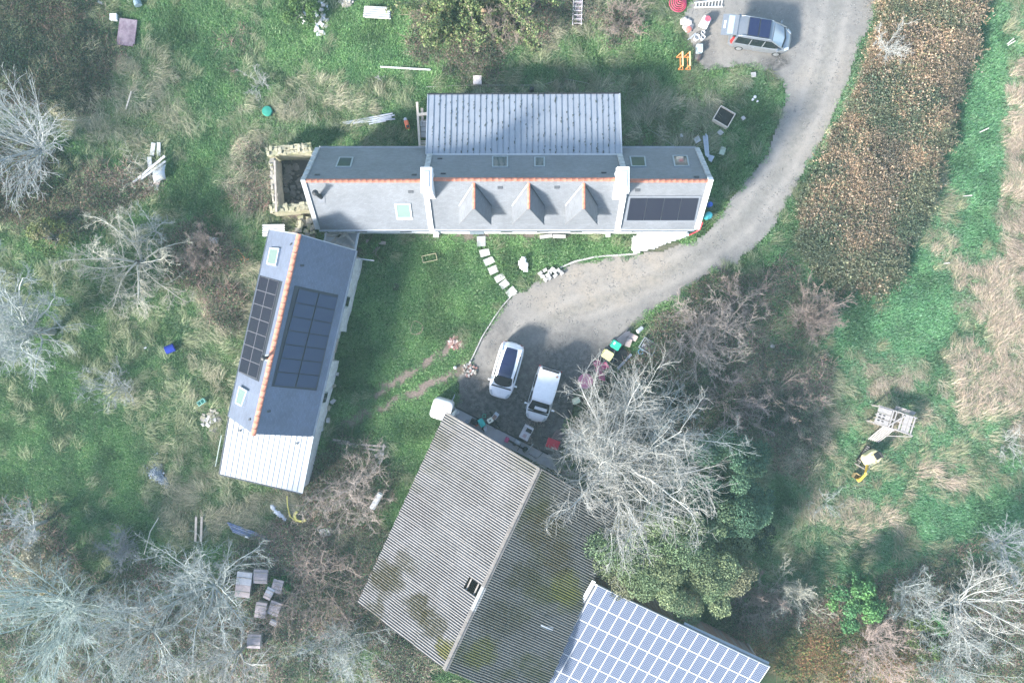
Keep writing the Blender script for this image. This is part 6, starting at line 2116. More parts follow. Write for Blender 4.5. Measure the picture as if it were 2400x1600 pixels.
MB().bar((-.75, -.85, 1.0), (.15, -.72, 1.05), .12, .03).bar((-.98, -1.75, .28), (-.20, -1.75, .28), .08, .08).build("ramp_bearer", PAL, pl, local=True)
MB().bar((.05, -.60, 1.3), (1.42, -.68, 1.3), .06, .06).bar((-.15, -1.25, .75), (1.40, -.74, 1.25), .05, .05).build("handrail", PAL, pl, local=True)
MB().box((.65, .92, .75), (1.5, .30, .03), m=Matrix.Rotation(.5, 3, 'X')).build("north_board", PAL, pl, local=True)


# ------------------------------------------------------------------ small things, region by region
def item(mb, name, m, label, cat, group=None, **k):
    return tag(mb.build(name, m, **k), label, cat, group)


PINKP = mat("faded pink plastic", (.46, .08, .19), .55, .12, 3)
GREENP = mat("green plastic", (.03, .36, .24), .5, .08)
YELP = mat("pale yellow plastic", (.68, .66, .28), .55, .15, 3, (.55, .5, .3), .4)
WHITEP = mat("white plastic", (.60, .60, .60), .5, .06)
BLUEP = mat("dark blue plastic", (.02, .04, .32), .4, .1)
REDP = mat("red plastic", (.55, .03, .06), .5, .1)
ORANGE = mat("orange steel", (.72, .26, .08), .55, .12)
CARD = mat("pinkish cardboard", (.46, .37, .33), .9, .12, 3)
STEEL = mat("galvanised steel", (.42, .45, .48), .45, .15, metallic=.4)
GREYP = mat("grey plastic pipe", (.36, .38, .42), .5, .1)
PALE = mat("pale concrete", (.40, .385, .365), .9, .15, 3)
SHEETW = mat("white sheeting", (.66, .66, .65), .7, .05, 3, bump=.5)
RUSTB = mat("purple brown sheet", (.14, .10, .13), .8, .25, 3, (.32, .28, .30), .4, 2)
TURQ = mat("turquoise plastic", (.05, .30, .33), .5, .1)
YELH = mat("yellow hose", (.62, .55, .16), .6, .1)
BRICK = mat("red brick rubble", (.26, .14, .12), .9, .3, 5, (.32, .25, .23), .5, 4)


def bin_(px, py, rz, m, label, hz=1.05, w=.56, d=.66):
    c = P(px, py, hz)
    t = thing("wheelie_bin", label, "bin", flat(c, .02), rz)
    b = MB().prism([Vector((-d * .40, -w * .40, .06)), Vector((d * .36, -w * .40, .06)), Vector((d * .36, w * .40, .06)), Vector((-d * .40, w * .40, .06))],
                   [Vector((-d * .46, -w * .47, hz - .08)), Vector((d * .46, -w * .47, hz - .08)), Vector((d * .46, w * .47, hz - .08)), Vector((-d * .46, w * .47, hz - .08))])
    b.build("body", mat("dark grey bin plastic", (.06, .065, .07), .6) if "dark grey bin plastic" not in bpy.data.materials else bpy.data.materials["dark grey bin plastic"], t, local=True)
    lid = [(-.5, -.42), (-.42, -.5), (.42, -.5), (.5, -.38), (.5, .38), (.42, .5), (-.42, .5), (-.5, .42)]
    MB().prism([Vector((x * d * 1.04, y * w * 1.04, hz - .08)) for x, y in lid], [Vector((x * d, y * w, hz + .0)) for x, y in lid]).build("lid", m, t, local=True, bevel=.02)
    MB().tube([(-d * .56, -w * .42, hz - .1), (-d * .60, 0, hz - .1), (-d * .56, w * .42, hz - .1)], .02, 6).build("handle", m, t, local=True)
    for s in (-1, 1):
        MB().lathe((-d * .40, s * w * .45, .11), [(.11, -.03), (.11, .03)], 14, R=Matrix.Rotation(math.pi / 2, 3, 'X')).build("wheel", TYRE, t, local=True)
    return t


g = bin_(1444, 809, math.radians(-32), GREENP, "green-lidded wheelie bin standing next to the flattened cardboard")
MB().box((-.18, .06, 1.052), (.12, .2, .008)).build("lid_sticker", WHITEP, g, local=True)
bin_(1425, 832, math.radians(-32), YELP, "yellow-lidded wheelie bin between the green bin and the pink chairs", w=.62, d=.72)


def chair(px, py, rz, label, tip=None):
    c = P(px, py, .45)
    t = thing("garden_chair", label, "chair", flat(c, .02), rz, "pink garden chairs")
    MB().box((0, 0, .44), (.44, .46, .03)).build("seat", PINKP, t, local=True, bevel=.02)
    MB().box((-.26, 0, .70), (.03, .46, .52), m=Matrix.Rotation(-.15, 3, 'Y')).build("backrest", PINKP, t, local=True, bevel=.02)
    for x in (-.2, .2):
        for y in (-.2, .2):
            MB().box((x, y, .22), (.04, .04, .43)).build("leg", PINKP, t, local=True)
    return t


chair(1401, 851, math.radians(35), "pink garden chair nearest the yellow bin, apart at the upper left")
chair(1413, 859, math.radians(-150), "pink garden chair in the middle of the cluster")
chair(1405, 867, math.radians(30), "pink garden chair at the lower left of the cluster")
chair(1411, 880, math.radians(80), "pink garden chair lowest in the cluster, under the tree twigs")
c = P(1372, 893, .74)
t = thing("garden_table", "round pink garden table under the twigs of the biggest white tree", "table", flat(c, .02))
MB().lathe((0, 0, .70), [(.50, 0), (.54, .015), (.54, .035), (.50, .045)], 32).build("tabletop", mat("pale pink plastic", (.50, .17, .25), .55, .08), t, local=True)
for k in range(4):
    a = math.pi / 4 + k * math.pi / 2
    MB().tube([(.36 * math.cos(a), .36 * math.sin(a), .70), (.42 * math.cos(a), .42 * math.sin(a), 0)], .025, 6).build("leg", PINKP, t, local=True)
for k, (px, py, s, rz, lb) in enumerate(((1463, 793, .95, .7, "largest flattened cardboard sheet under the others beside the green bin"), (1470, 783, .5, .3, "small square of cardboard topmost in the flattened heap"), (1484, 790, .6, -.5, "flattened cardboard piece at the right of the heap"), (1473, 803, .6, 1.2, "flattened cardboard piece lowest in the heap"))):
    b = MB().box(P(px, py, .12 + .07 * k) , (s, s * .7, .02), m=Matrix.Rotation(rz, 3, 'Z') @ Matrix.Rotation(.12, 3, 'X'))
    item(b, "cardboard_sheet", CARD, lb, "cardboard", "flattened cardboard by the bins")
# white pipe, drum, trailer frame, boards behind the bins
def barrel(px, py, tilt_to, m, label, r=.15, L=.5, name="pipe_length", cat="pipe", inner=True):
    a = P(px, py, .35); d = (P(*tilt_to, .2) - a).normalized()
    y = d.cross(Vector((0, 0, 1))).normalized(); x = y.cross(d)
    R = Matrix((x, y, d)).transposed()
    prof = [(r, 0), (r, L), (r * .86, L), (r * .86, .03)] if not inner else [(r * .85, .02), (r * .85, 0), (r, 0), (r, L), (r * .2, L)]
    return item(MB().lathe(a, prof, 18, R=R), name, m, label, cat)


barrel(1494, 777, (1505, 768), mat("white pipe", (.6, .62, .62), .5), "short white pipe with a dark open end above the cardboard")
item(MB().bar(P(1508, 789, .15), P(1523, 771, .2), .12, .05), "mossy_plank", mat("mossy plank", (.22, .27, .15), .9), "short mossy green plank leaning by the white pipe", "plank")
t = thing("trailer_frame", "rusty grey utility trailer frame lying behind the bins under the pink bush", "trailer", flat(P(1520, 812, .3), .02), math.radians(-32))
MB().box((0, 0, .30), (.95, .75, .05)).build("bed", mat("weathered trailer bed", (.27, .27, .29), .85, .25), t, local=True)
for y in (-.42, .42): MB().box((0, y, .36), (1.2, .05, .1)).build("side_rail", STEEL, t, local=True)
for x in (-.6, .55): MB().box((x, 0, .36), (.05, .9, .1)).build("end_rail", STEEL, t, local=True)
for y in (-.5, .5): MB().lathe((0, y, .2), [(.2, -.06), (.2, .06)], 16, R=Matrix.Rotation(math.pi / 2, 3, 'X')).build("wheel", TYRE, t, local=True)
item(MB().lathe(P(1500, 824, .02), [(.17, 0), (.2, .3), (.17, .3), (.15, .05)], 18), "blue_bucket", mat("light blue plastic", (.16, .42, .60), .5), "light blue bucket beside the trailer frame", "bucket")
t = thing("metal_trough", "long dark tray with a grey metal side rail below the bins", "trough", flat(P(1455, 840, .2), .02), math.radians(47))
MB().box((0, .1, .08), (1.35, .75, .12)).build("tray", TRIM, t, local=True)
MB().box((0, -.36, .22), (1.5, .10, .14)).build("metal_rail", STEEL, t, local=True)
MB().box((0, -.27, .24), (1.5, .04, .12)).build("metal_lip", GREYP, t, local=True)
item(MB().box(P(1429, 861, .2), (.30, .26, .12), rz=.6), "pinkish_block", CARD, "small pinkish block between the pink chairs and the metal tray", "block")
t = thing("wooden_pallet", "brown wooden pallet lying under the large pink bush", "pallet", flat(P(1599, 838, .2), .05), math.radians(98))
pallet(t, -.45, -.6, .9, 1.15, 0, nb=7, m=PALN)
t = thing("plank_stack", "greyish planks lying right of the brown pallet under the pink bush", "planks", flat(P(1642, 850, .15), .05), math.radians(-8))
for k in range(4): MB().box((.1 * k, -.24 + k * .16, .05 + .01 * k), (1.6 - .1 * k, .14, .05), rz=.04 * (k - 1.5)).build("plank", WOODG, t, local=True)
item(MB().box(P(1545, 818, .03), (.65, .55, .08), rz=-.5), "mossy_slab", mat("mossy slab", (.30, .36, .26), .9, .3), "pale mossy slab between trailer frame and brown pallet", "slab")

# along the shed's north wall
c = P(1034, 960, 1.55)
t = thing("water_tank", "bulky white square-shouldered water tank at the shed's north-west corner", "tank", flat(c, 0), math.radians(-17))
sq = [(-.5, -.38), (-.38, -.5), (.38, -.5), (.5, -.38), (.5, .38), (.38, .5), (-.38, .5), (-.5, .38)]
MB().prism([Vector((x * 1.46, y * 1.46, .05)) for x, y in sq], [Vector((x * 1.46, y * 1.46, 1.5)) for x, y in sq]).build("shell", WHITEP, t, local=True, bevel=.14)
MB().box((.02, .02, 1.515), (.26, .50, .03)).build("hatch", mat("grey hatch", (.45, .45, .46), .6), t, local=True)
MB().box((.04, .06, 1.535), (.14, .22, .02)).build("hatch_label", mat("faded red", (.62, .38, .36), .7), t, local=True)
MB().bar(P(1058, 945, .5), P(1066, 924, .3), .05).build("outlet_pipe", GREYP, t)
Z7 = lambda u, v, z=.1: P(1040 + u / 7.84, 940 + v / 7.84, z)
item(MB().bar(Z7(190, 260), Z7(240, 205), .22, .12).box(Z7(255, 210, .2), (.24, .18, .22), rz=.4), "white_fitting", WHITEP, "small white plumbing fitting by the water tank", "fitting")
item(MB().lathe(Z7(436, 366, .06), [(.14, 0), (.16, .14), (.14, .14), (.12, .03)], 16), "grey_bucket", GREYP, "round grey bucket on the concrete by the pink wall", "bucket")
item(MB().box(Z7(555, 375, .22), (.5, .38, .38), rz=-.4).box(Z7(600, 400, .30), (.2, .2, .3), rz=.2), "tool_box", TRIM, "black machine crate beside the orange can", "crate", bevel=.03)
item(MB().box(Z7(605, 432, .22), (.20, .16, .26), rz=.3).tube([Z7(598, 428, .36), Z7(612, 436, .40)], .03, 6), "fuel_can", mat("orange red can", (.75, .13, .06), .5), "small orange-red can beside the black crate", "can", bevel=.02)
t = thing("garden_tractor", "turquoise garden machine with a cream bonnet standing by the shed wall", "machine", flat(Z7(790, 360), .07), math.radians(-60))
MB().box((-.1, -.35, .45), (.62, .42, .3)).build("turquoise_hood", mat("turquoise paint", (.04, .42, .38), .45), t, local=True, bevel=.08)
MB().box((.05, .28, .55), (.34, .40, .36)).build("cream_bonnet", mat("cream paint", (.74, .72, .60), .5), t, local=True, bevel=.04)
MB().box((.05, .28, .735), (.08, .12, .02)).build("badge_plate", TRIM, t, local=True)
MB().tube([(-.3, .1, .7), (-.5, .25, .85), (-.62, .1, .85), (-.5, -.05, .85), (-.32, .1, .72)], .02, 6).build("hose_loop", GREENP, t, local=True)
for x in (-.3, .35):
    for y in (-.5, .55): MB().lathe((x, y, .2), [(.2, -.06), (.2, .06)], 14, R=Matrix.Rotation(math.pi / 2, 3, 'X')).build("wheel", TYRE, t, local=True)
MB().tube([(.5, .5, .4), (.9, .62, .4)], .045, 6).tube([(.5, .5, .4), (.85, .3, .35)], .03, 6).build("tow_bar", TRIM, t, local=True)
item(MB().slab([Z7(725, 500, .5), Z7(785, 430, .5), Z7(800, 520, .5), Z7(765, 575, .5)], .4), "grey_cabinet", GREYP, "grey sheet-metal cabinet against the pink wall", "cabinet")
t = thing("metal_trolley", "flat metal trolley with a brown tray on the dark gravel", "trolley", flat(Z7(945, 270), .02), math.radians(52))
MB().box((0, 0, .35), (.62, .34, .06)).build("tray", STEEL, t, local=True)
MB().box((-.08, 0, .39), (.36, .26, .03)).build("tray_lining", mat("brown lining", (.28, .18, .15), .8), t, local=True)
for x in (-.26, .26):
    for y in (-.14, .14): MB().box((x, y, .16), (.03, .03, .32)).build("leg", STEEL, t, local=True)
c = Z7(1520, 580, .7)
t = thing("chest_freezer", "grey-white chest appliance with a black panel in front of the van's nose", "appliance", flat(c, .02), math.radians(62))
MB().box((0, 0, .35), (1.05, .68, .66)).build("case", mat("dirty white enamel", (.60, .57, .58), .6, .2, 4), t, local=True, bevel=.03)
MB().box((.22, -.08, .69), (.28, .42, .03)).build("black_panel", TRIM, t, local=True)
MB().box((-.25, .02, .69), (.24, .26, .03)).build("pink_tray", mat("dusty pink tray", (.45, .33, .33), .7), t, local=True)
item(MB().box(Z7(1160, 705, .25), (.28, .34, .4), rz=-.4), "crimson_crate", PINKP, "crimson crate on the concrete halfway along the pink wall", "crate")
t = thing("black_bicycle", "dark bicycle or mower jumble leaning on the shed's pink wall", "machine", flat(Z7(1320, 780), .07), math.radians(-30))
for x in (-.35, .4):
    MB().tube([(x + .26 * math.cos(a), 0, .3 + .26 * math.sin(a)) for a in [k * math.pi / 8 for k in range(16)]], .03, 6, closed=True).build("wheel", TYRE, t, local=True)
MB().tube([(-.35, 0, .3), (-.1, .05, .7), (.3, .05, .72), (.4, 0, .3)], .03, 6).tube([(-.1, .05, .7), (.05, 0, .3), (.3, .05, .72)], .025, 6).build("frame", TRIM, t, local=True)
MB().tube([(.28, -.25, .9), (.3, .0, .86), (.28, .25, .9)], .022, 6).build("handlebar", TRIM, t, local=True)
MB().box((-.12, 0, .78), (.24, .14, .06)).build("saddle", TRIM, t, local=True)
MB().box((.05, .22, .35), (.4, .25, .3)).build("engine_block", STEEL, t, local=True, bevel=.03)
item(MB().lathe(Z7(1500, 880, .06), [(.2, 0), (.22, .2), (.1, .3)], 14), "dark_pot", TRIM, "small dark pot on the concrete by the metal pole", "pot")
item(MB().tube([Z7(1505, 945, .3), Z7(1640, 790, 1.1)], .035, 8), "metal_pole", PALE_ZINC, "pale metal pole leaning out from the shed's pink wall", "pole")
item(MB().tube([Z7(1560, 960, .09), Z7(1700, 1050, .09), Z7(1760, 1010, .09), Z7(1830, 930, .09)], .018, 6), "black_hose", TRIM, "thin black hose curling on the concrete under the twigs", "hose")
c = Z7(2000, 780, .5)
t = thing("red_cart", "red wheelbarrow tipped under the twigs right of the white chest", "wheelbarrow", flat(c, .05), math.radians(-20))
MB().prism([(-.3, -.2, .2), (.3, -.2, .2), (.3, .2, .2), (-.3, .2, .2)], [(-.45, -.34, .5), (.48, -.34, .5), (.48, .34, .5), (-.45, .34, .5)]).build("tub", REDP, t, local=True)
MB().tube([(-.9, -.26, .5), (.2, -.2, .18), (.55, 0, .2), (.2, .2, .18), (-.9, .26, .5)], .022, 6).build("handles", TRIM, t, local=True)
MB().lathe((.62, 0, .2), [(.2, -.05), (.2, .05)], 14, R=Matrix.Rotation(math.pi / 2, 3, 'X')).build("wheel", TYRE, t, local=True)
t = thing("slatted_pallet", "dark reddish pallet lying under the twigs right of the white chest", "pallet", flat(Z7(2130, 660), .05), math.radians(-32))
pallet(t, -.5, -.4, 1.0, .8, 0, nb=6, m=mat("dark reddish wood", (.24, .18, .17), .9))
item(MB().box(P(1350, 939, .5), (.55, .42, .5), rz=.4), "pale_crate", mat("pale greenish crate", (.55, .60, .42), .8), "pale greenish crate half hidden by the biggest tree's twigs", "crate", bevel=.08)

# lawn in front of the house
STEP = mat("pale stepping stone", (.43, .42, .40), .9, .12, 3, (.33, .32, .30), .4)
path = thing("stepping_stone_path", "curved line of pale stepping stones from the front door to the drive", "path", flat(P(1160, 625), 0))
for k, (px, py, w, h, rz) in enumerate(((1128, 566, .62, .72, .05), (1136, 592, .70, .50, .25), (1146, 612, .72, .50, .42), (1156, 633, .66, .52, .40), (1171, 651, .70, .46, .55), (1182, 666, .66, .46, .65), (1198, 684, .74, .54, .7))):
    MB().box(P(px, py, .075), (w, h, .09), rz=rz).jitter(.025, k).build("stepping_stone", STEP if k else CONC, path)
kerb = thing("kerb", "low pale stone edging along the lawn side of the gravel drive", "kerb", flat(P(1250, 680), 0))
kp = [(1500, 591), (1481, 596), (1419, 600), (1392, 603), (1350, 612), (1312, 627)], [(1212, 688), (1200, 692), (1180, 714), (1160, 741), (1145, 765), (1130, 789), (1118, 815), (1106, 840), (1102, 848)]
for seq in kp:
    for a, b in zip(seq[:-1], seq[1:]):
        L = math.hypot(b[0] - a[0], b[1] - a[1]); n = max(1, int(L / 14))
        for i in range(n):
            p0 = P(lerp(a[0], b[0], i / n), lerp(a[1], b[1], i / n), .06); p1 = P(lerp(a[0], b[0], (i + .96) / n), lerp(a[1], b[1], (i + .96) / n), .06)
            MB().bar(p0, p1, .07 if seq is kp[1] else .12, .12).jitter(.008, i).build("kerb_stone", PALE, kerb)
heap = thing("block_heap", "small heap of pale rough blocks at the corner of lawn and drive", "stone heap", flat(P(1292, 645), 0))
for k, (px, py) in enumerate(((1277, 634), (1288, 637), (1294, 631), (1301, 636), (1309, 634), (1284, 645), (1271, 648), (1279, 655), (1288, 652), (1316, 639), (1266, 640), (1302, 646))):
    MB().box(P(px, py, .14 + .04 * (k % 3)), (.30, .24, .2), rz=random.uniform(0, 3)).jitter(.03, k).build("block", PALE, heap)


def sheet(name, poly, label, cat, m, seed, z=.10, amp=.10):
    """Crumpled plastic sheet lying on the ground over an outline."""
    rng = np.random.default_rng(seed)
    pts = [P(*q) for q in poly]
    xs = [p.x for p in pts]; ys = [p.y for p in pts]
    gx_ = np.arange(min(xs), max(xs) + .12, .12); gy_ = np.arange(min(ys), max(ys) + .12, .12)
    X, Y = np.meshgrid(gx_, gy_)
    ins_ = in_poly(X, Y, [(p.x, p.y) for p in pts])
    Zz = z + amp * (fbm(X * 2.5 + seed, Y * 2.5, 3, seed) - .3) * 1.6
    n_ = X.shape[1]
    kq_ = ins_[:-1, :-1] & ins_[1:, :-1] & ins_[:-1, 1:] & ins_[1:, 1:]
    b_ = (np.arange(X.shape[0] - 1)[:, None] * n_ + np.arange(n_ - 1)[None])[kq_]
    F = np.stack([b_, b_ + 1, b_ + n_ + 1, b_ + n_], 1)
    V = np.stack([X.ravel() + rng.normal(0, .02, X.size), Y.ravel() + rng.normal(0, .02, X.size), Zz.ravel()], 1)
    us = np.unique(F); rm = np.zeros(len(V), int); rm[us] = np.arange(len(us))
    V = V[us]; F = rm[F]
    c_ = V.mean(0); c_[2] = 0
    me = np_mesh(name, V - c_, F, smooth=True)
    o = link(name, me, m, None, Matrix.Translation(Vector(c_)))
    md = o.modifiers.new("thickness", 'SOLIDIFY'); md.thickness = .05
    return tag(o, label, cat)


sheet("white_sheet", [(1480, 556), (1495, 546), (1560, 543), (1612, 544), (1622, 552), (1595, 562), (1560, 574), (1530, 586), (1500, 592), (1482, 596), (1476, 580)], "large crumpled white sheet spread in front of the house's east end", "sheet", SHEETW, 3)
sheet("white_bag", [(1211, 612), (1220, 603), (1232, 602), (1238, 612), (1242, 630), (1236, 642), (1224, 640), (1216, 630)], "crumpled white sack lying on the lawn right of the stepping stones", "sack", SHEETW, 5, z=.25, amp=.3)
for px, lb, rz in ((1280, "left one of two long pale stone benches under the dormer facade", .13), (1311, "right one of two long pale stone benches under the dormer facade", -.03)):
    item(MB().box(P(px, 554, .25), (.92, .24, .22), rz=rz).box(P(px - 10, 554, .08), (.15, .2, .16)).box(P(px + 10, 554, .08), (.15, .2, .16)), "stone_bench", PALE, lb, "bench", "stone benches by the facade", bevel=.02)
item(MB().box(P(1022, 551, .2), (.34, .26, .36)).box(P(1022, 551, .40), (.40, .32, .05)), "drain_box", WHITEP, "small white drain box at the foot of the west party wall", "drain box")
item(MB().box(P(1425, 549, .2), (.26, .34, .36)).box(P(1425, 549, .40), (.32, .40, .05)), "drain_box", WHITEP, "small white drain box at the foot of the east party wall", "drain box")
item(MB().lathe(P(1113, 543, .02), [(.16, 0), (.22, .32), (.18, .32), (.1, .4)], 12), "flower_pot", mat("dark flower pot", (.14, .09, .09), .8), "dark pot with a withered plant beside the front door", "pot")
item(MB().bar(P(858, 565, .08), P(904, 570, .08), .24, .08), "weathered_plank", WOODG, "weathered grey plank on the lawn near the timber canopy", "plank")
t = thing("planting_frame", "thin wooden rectangle frame lying flat on the lawn", "frame", flat(P(1007, 605), .03), math.radians(12))
for y in (-.24, .24): MB().box((0, y, .06), (1.05, .04, .1)).build("long_rail", mat("mossy lath", (.38, .36, .22), .9), t, local=True)
for x in (-.52, .52): MB().box((x, 0, .06), (.04, .5, .1)).build("short_rail", bpy.data.materials["mossy lath"], t, local=True)
item(MB().lathe(P(927, 672, .0), [(.17, .04), (.24, .06), (.25, 0)], 20), "drain", mat("dark drain cover", (.05, .04, .04), .9), "small round dark drain cover sunk in the lawn", "drain")
item(MB().tube([P(975 + 14 * math.cos(a) + 3 * math.sin(2.3 * a), 768 + 16 * math.sin(a), .08) for a in [k * .45 for k in range(18)]], .018, 5), "garden_hose", mat("dry brown hose", (.30, .24, .18), .8), "thin brownish hose looped on the lawn", "hose")


def rubble(name, label, px, py, rx, ry, n, m, seed, s=(.06, .16), cat="rubble"):
    r_ = random.Random(seed)
    t = thing(name, label, cat, flat(P(px, py), 0))
    for k in range(n):
        a = r_.random() * 6.283; q = math.sqrt(r_.random())
        c_ = P(px + rx * q * math.cos(a), py + ry * q * math.sin(a), 0)
        c_.z = gz(c_.x, c_.y) + .05 + .12 * (1 - q)
        w = r_.uniform(*s)
        mm = m[r_.randrange(len(m))] if isinstance(m, list) else m
        MB().box(c_, (w * 1.3, w, w * .7), m=Matrix.Rotation(r_.uniform(0, 3), 3, 'Z') @ Matrix.Rotation(r_.uniform(-.4, .4), 3, 'X')).jitter(w * .18, k).build("stone" if m is not BRICK else "brick", mm, t)
    return t


rubble("brick_heap", "squarish heap of broken red brick on the lawn edge", 1067, 802, 17, 15, 90, [BRICK, BRICK, BRICK, CARD], 11)
rubble("brick_rubble", "scatter of reddish rubble at the corner of lawn and gravel yard", 1101, 867, 17, 16, 60, [BRICK, PALE, STONE], 12, (.06, .14))
item(MB().lathe(P(1067, 861, .16), [(.02, -.13), (.09, -.10), (.13, 0), (.09, .10), (.02, .13)], 14), "white_ball", WHITEP, "small white ball on the grass beside the reddish rubble", "ball", smooth=True)
item(MB().lathe(P(1102, 848, .12), [(.08, -.1), (.10, 0), (.07, .1)], 12), "kerb_cap", PALE, "rounded pale stone at the lower end of the kerb", "stone")
for k, (px, py, w, lb) in enumerate(((788, 877, .34, "northmost of the loose pale stones along the barn's white wall"), (783, 904, .26, "second loose pale stone from the north along the barn's white wall"), (781, 940, .36, "third loose pale stone from the north along the barn's white wall"), (771, 956, .36, "fourth loose pale stone from the north along the barn's white wall"), (769, 984, .36, "loose pale stone near the south end of the barn's white wall"))):
    item(MB().box(P(px, py, .15), (w, w * .7, .26), rz=.4 * k).jitter(.04, k), "loose_stone", LICHEN if k % 2 else PALE, lb, "stone", "loose stones along the barn wall")

# north yard: camper surroundings
ladd = thing("aluminium_ladder", "white aluminium ladder lying by the camper van at the top edge", "ladder", flat(P(1660, 10), .12))
for a, b in (((1628, 7), (1697, -1)), ((1627, 18), (1694, 16))): MB().bar(P(*a, .12), P(*b, .12), .07, .07).build("rail", WHITEP, ladd)
for k in range(9):
    u = (k + .5) / 9
    MB().bar(P(lerp(1628, 1697, u), lerp(7, -1, u), .12), P(lerp(1627, 1694, u), lerp(18, 16, u), .12), .05, .03).build("rung", WHITEP, ladd)
l2 = thing("long_ladder", "narrow pale ladder pointing down from the top edge into the grass", "ladder", flat(P(1354, 20), .5))
for a, b in (((1345, -30), (1342, 59)), ((1366, -30), (1362, 59))): MB().bar(P(*a, .6), P(*b, .5), .05, .06).build("rail", mat("pale ladder rail", (.62, .56, .56), .6), l2)
for k in range(9):
    y = -25 + k * 10
    MB().bar(P(1345, y, .58), P(1365, y, .58), .035, .03).build("rung", bpy.data.materials["pale ladder rail"], l2)
MB().slab([P(1347, -30, .52), P(1364, -30, .52), P(1361, 50, .44), P(1345, 50, .44)], .03).build("backing_board", mat("pinkish board", (.40, .33, .35), .85), l2)
t = thing("hose_coil", "big coil of bright pink-red pipe at the top edge", "hose coil", flat(P(1588, 10), .05))
for k in range(6):
    rr = .62 - .10 * k
    MB().tube([Vector((rr * math.cos(a) + .03 * k, rr * math.sin(a) + .02 * k, .06 + .055 * k + .04 * math.sin(a * 2 + k))) for a in [j * math.pi / 14 for j in range(28)]], .034, 6, closed=True).build("coil_turn", mat("pink red pipe", (.55, .06, .13), .5) if k == 0 else bpy.data.materials["pink red pipe"], t, local=True)
t = thing("mixer_drum", "white tub with a round red lid lying on the gravel edge", "tub", flat(P(1650, 56), .05), math.radians(-25))
MB().prism([(-.34, -.4, 0), (.34, -.4, 0), (.36, .3, 0), (-.3, .36, 0)], [(-.30, -.36, .5), (.30, -.36, .5), (.32, .28, .5), (-.26, .32, .5)]).build("tub", WHITEP, t, local=True, bevel=.04)
MB().lathe((.06, .12, .5), [(.22, 0), (.22, .05), (.12, .07), (.12, .04), (.02, .04)], 20).build("lid", mat("coral red lid", (.62, .12, .16), .5), t, local=True)
sheet("cement_spill", [(1590, 45), (1605, 38), (1622, 48), (1628, 66), (1618, 80), (1602, 76), (1592, 62)], "pale crumpled cement bags on the ground left of the white tub", "bags", mat("pale cement bags", (.50, .44, .40), .9, .2), 8, z=.08, amp=.1)
item(MB().lathe(P(1613, 71, .05), [(.18, 0), (.2, .22), (.05, .25)], 12), "tub_cover", mat("dull red plastic", (.50, .16, .13), .6), "dull red tub lid on the cement bags", "lid")
WB = "white buckets beside the metal box"
for k, (px, py, r_, lb) in enumerate(((1645, 81, .14, "white bucket highest of the three, nearest the white tub"), (1631, 92, .22, "largest white bucket with a dark opening, on the left"), (1645, 92, .16, "white bucket on the right, just above the metal box"))):
    item(MB().lathe(P(px, py, .03), [(r_ * .8, 0), (r_, .36), (r_ * .86, .36), (r_ * .75, .06)], 18), "bucket", WHITEP, lb, "bucket", WB)
item(MB().box(P(1639, 115, .22), (.42, .56, .40)).box(P(1639, 114, .43), (.34, .46, .03)), "metal_box", mat("pale blue metal", (.46, .54, .57), .5), "pale blue-grey metal box under the white buckets", "box", bevel=.02)
item(MB().box(P(1638, 136, .12), (.20, .42, .2), rz=-.3).box(P(1638, 136, .225), (.14, .34, .012), rz=-.3), "brown_crate", mat("dark brown crate", (.16, .11, .10), .8), "little dark brown tray below the pale metal box", "tray")
item(MB().tube([P(1618, 92, .2), P(1630, 78, .3), P(1634, 84, .2)], .03, 6).tube([P(1612, 94, .15), P(1628, 80, .25)], .03, 6), "steel_tubes", STEEL, "bent grey steel tubes left of the white buckets", "tubes")


def sawhorse(x0, label):
    t = thing("sawhorse", label, "sawhorse", flat(P(x0, 145), .03), math.radians(0), "orange sawhorses")
    w = lambda u, v, z: P(1560 + u / 6.53, v / 6.53, z)
    o = 0 if x0 < 1605 else 112
    MB().bar(w(258 + o, 790, .8), w(265 + o, 1010, .8), .10, .06).build("top_beam", mat("pale orange wood", (.70, .46, .24), .7) if "pale orange wood" not in bpy.data.materials else bpy.data.materials["pale orange wood"], t)
    for v0, v1, u1 in ((800, 880, 165), (1000, 1068, 190)):
        MB().bar(w(255 + o, v0, .78), w(u1 + o + 0, v1, .03), .05).build("leg", ORANGE, t)
        MB().bar(w(258 + o, v0 + 5, .78), w(u1 + o + 75, v1 + 4, .03), .05).build("leg", ORANGE, t)
        MB().bar(w(u1 + o, v1, .06), w(u1 + o + 75, v1 + 4, .06), .05).build("foot_rail", ORANGE, t)
    MB().bar(w(222 + o, 860, .35), w(226 + o, 1050, .35), .045).build("stretcher", ORANGE, t)


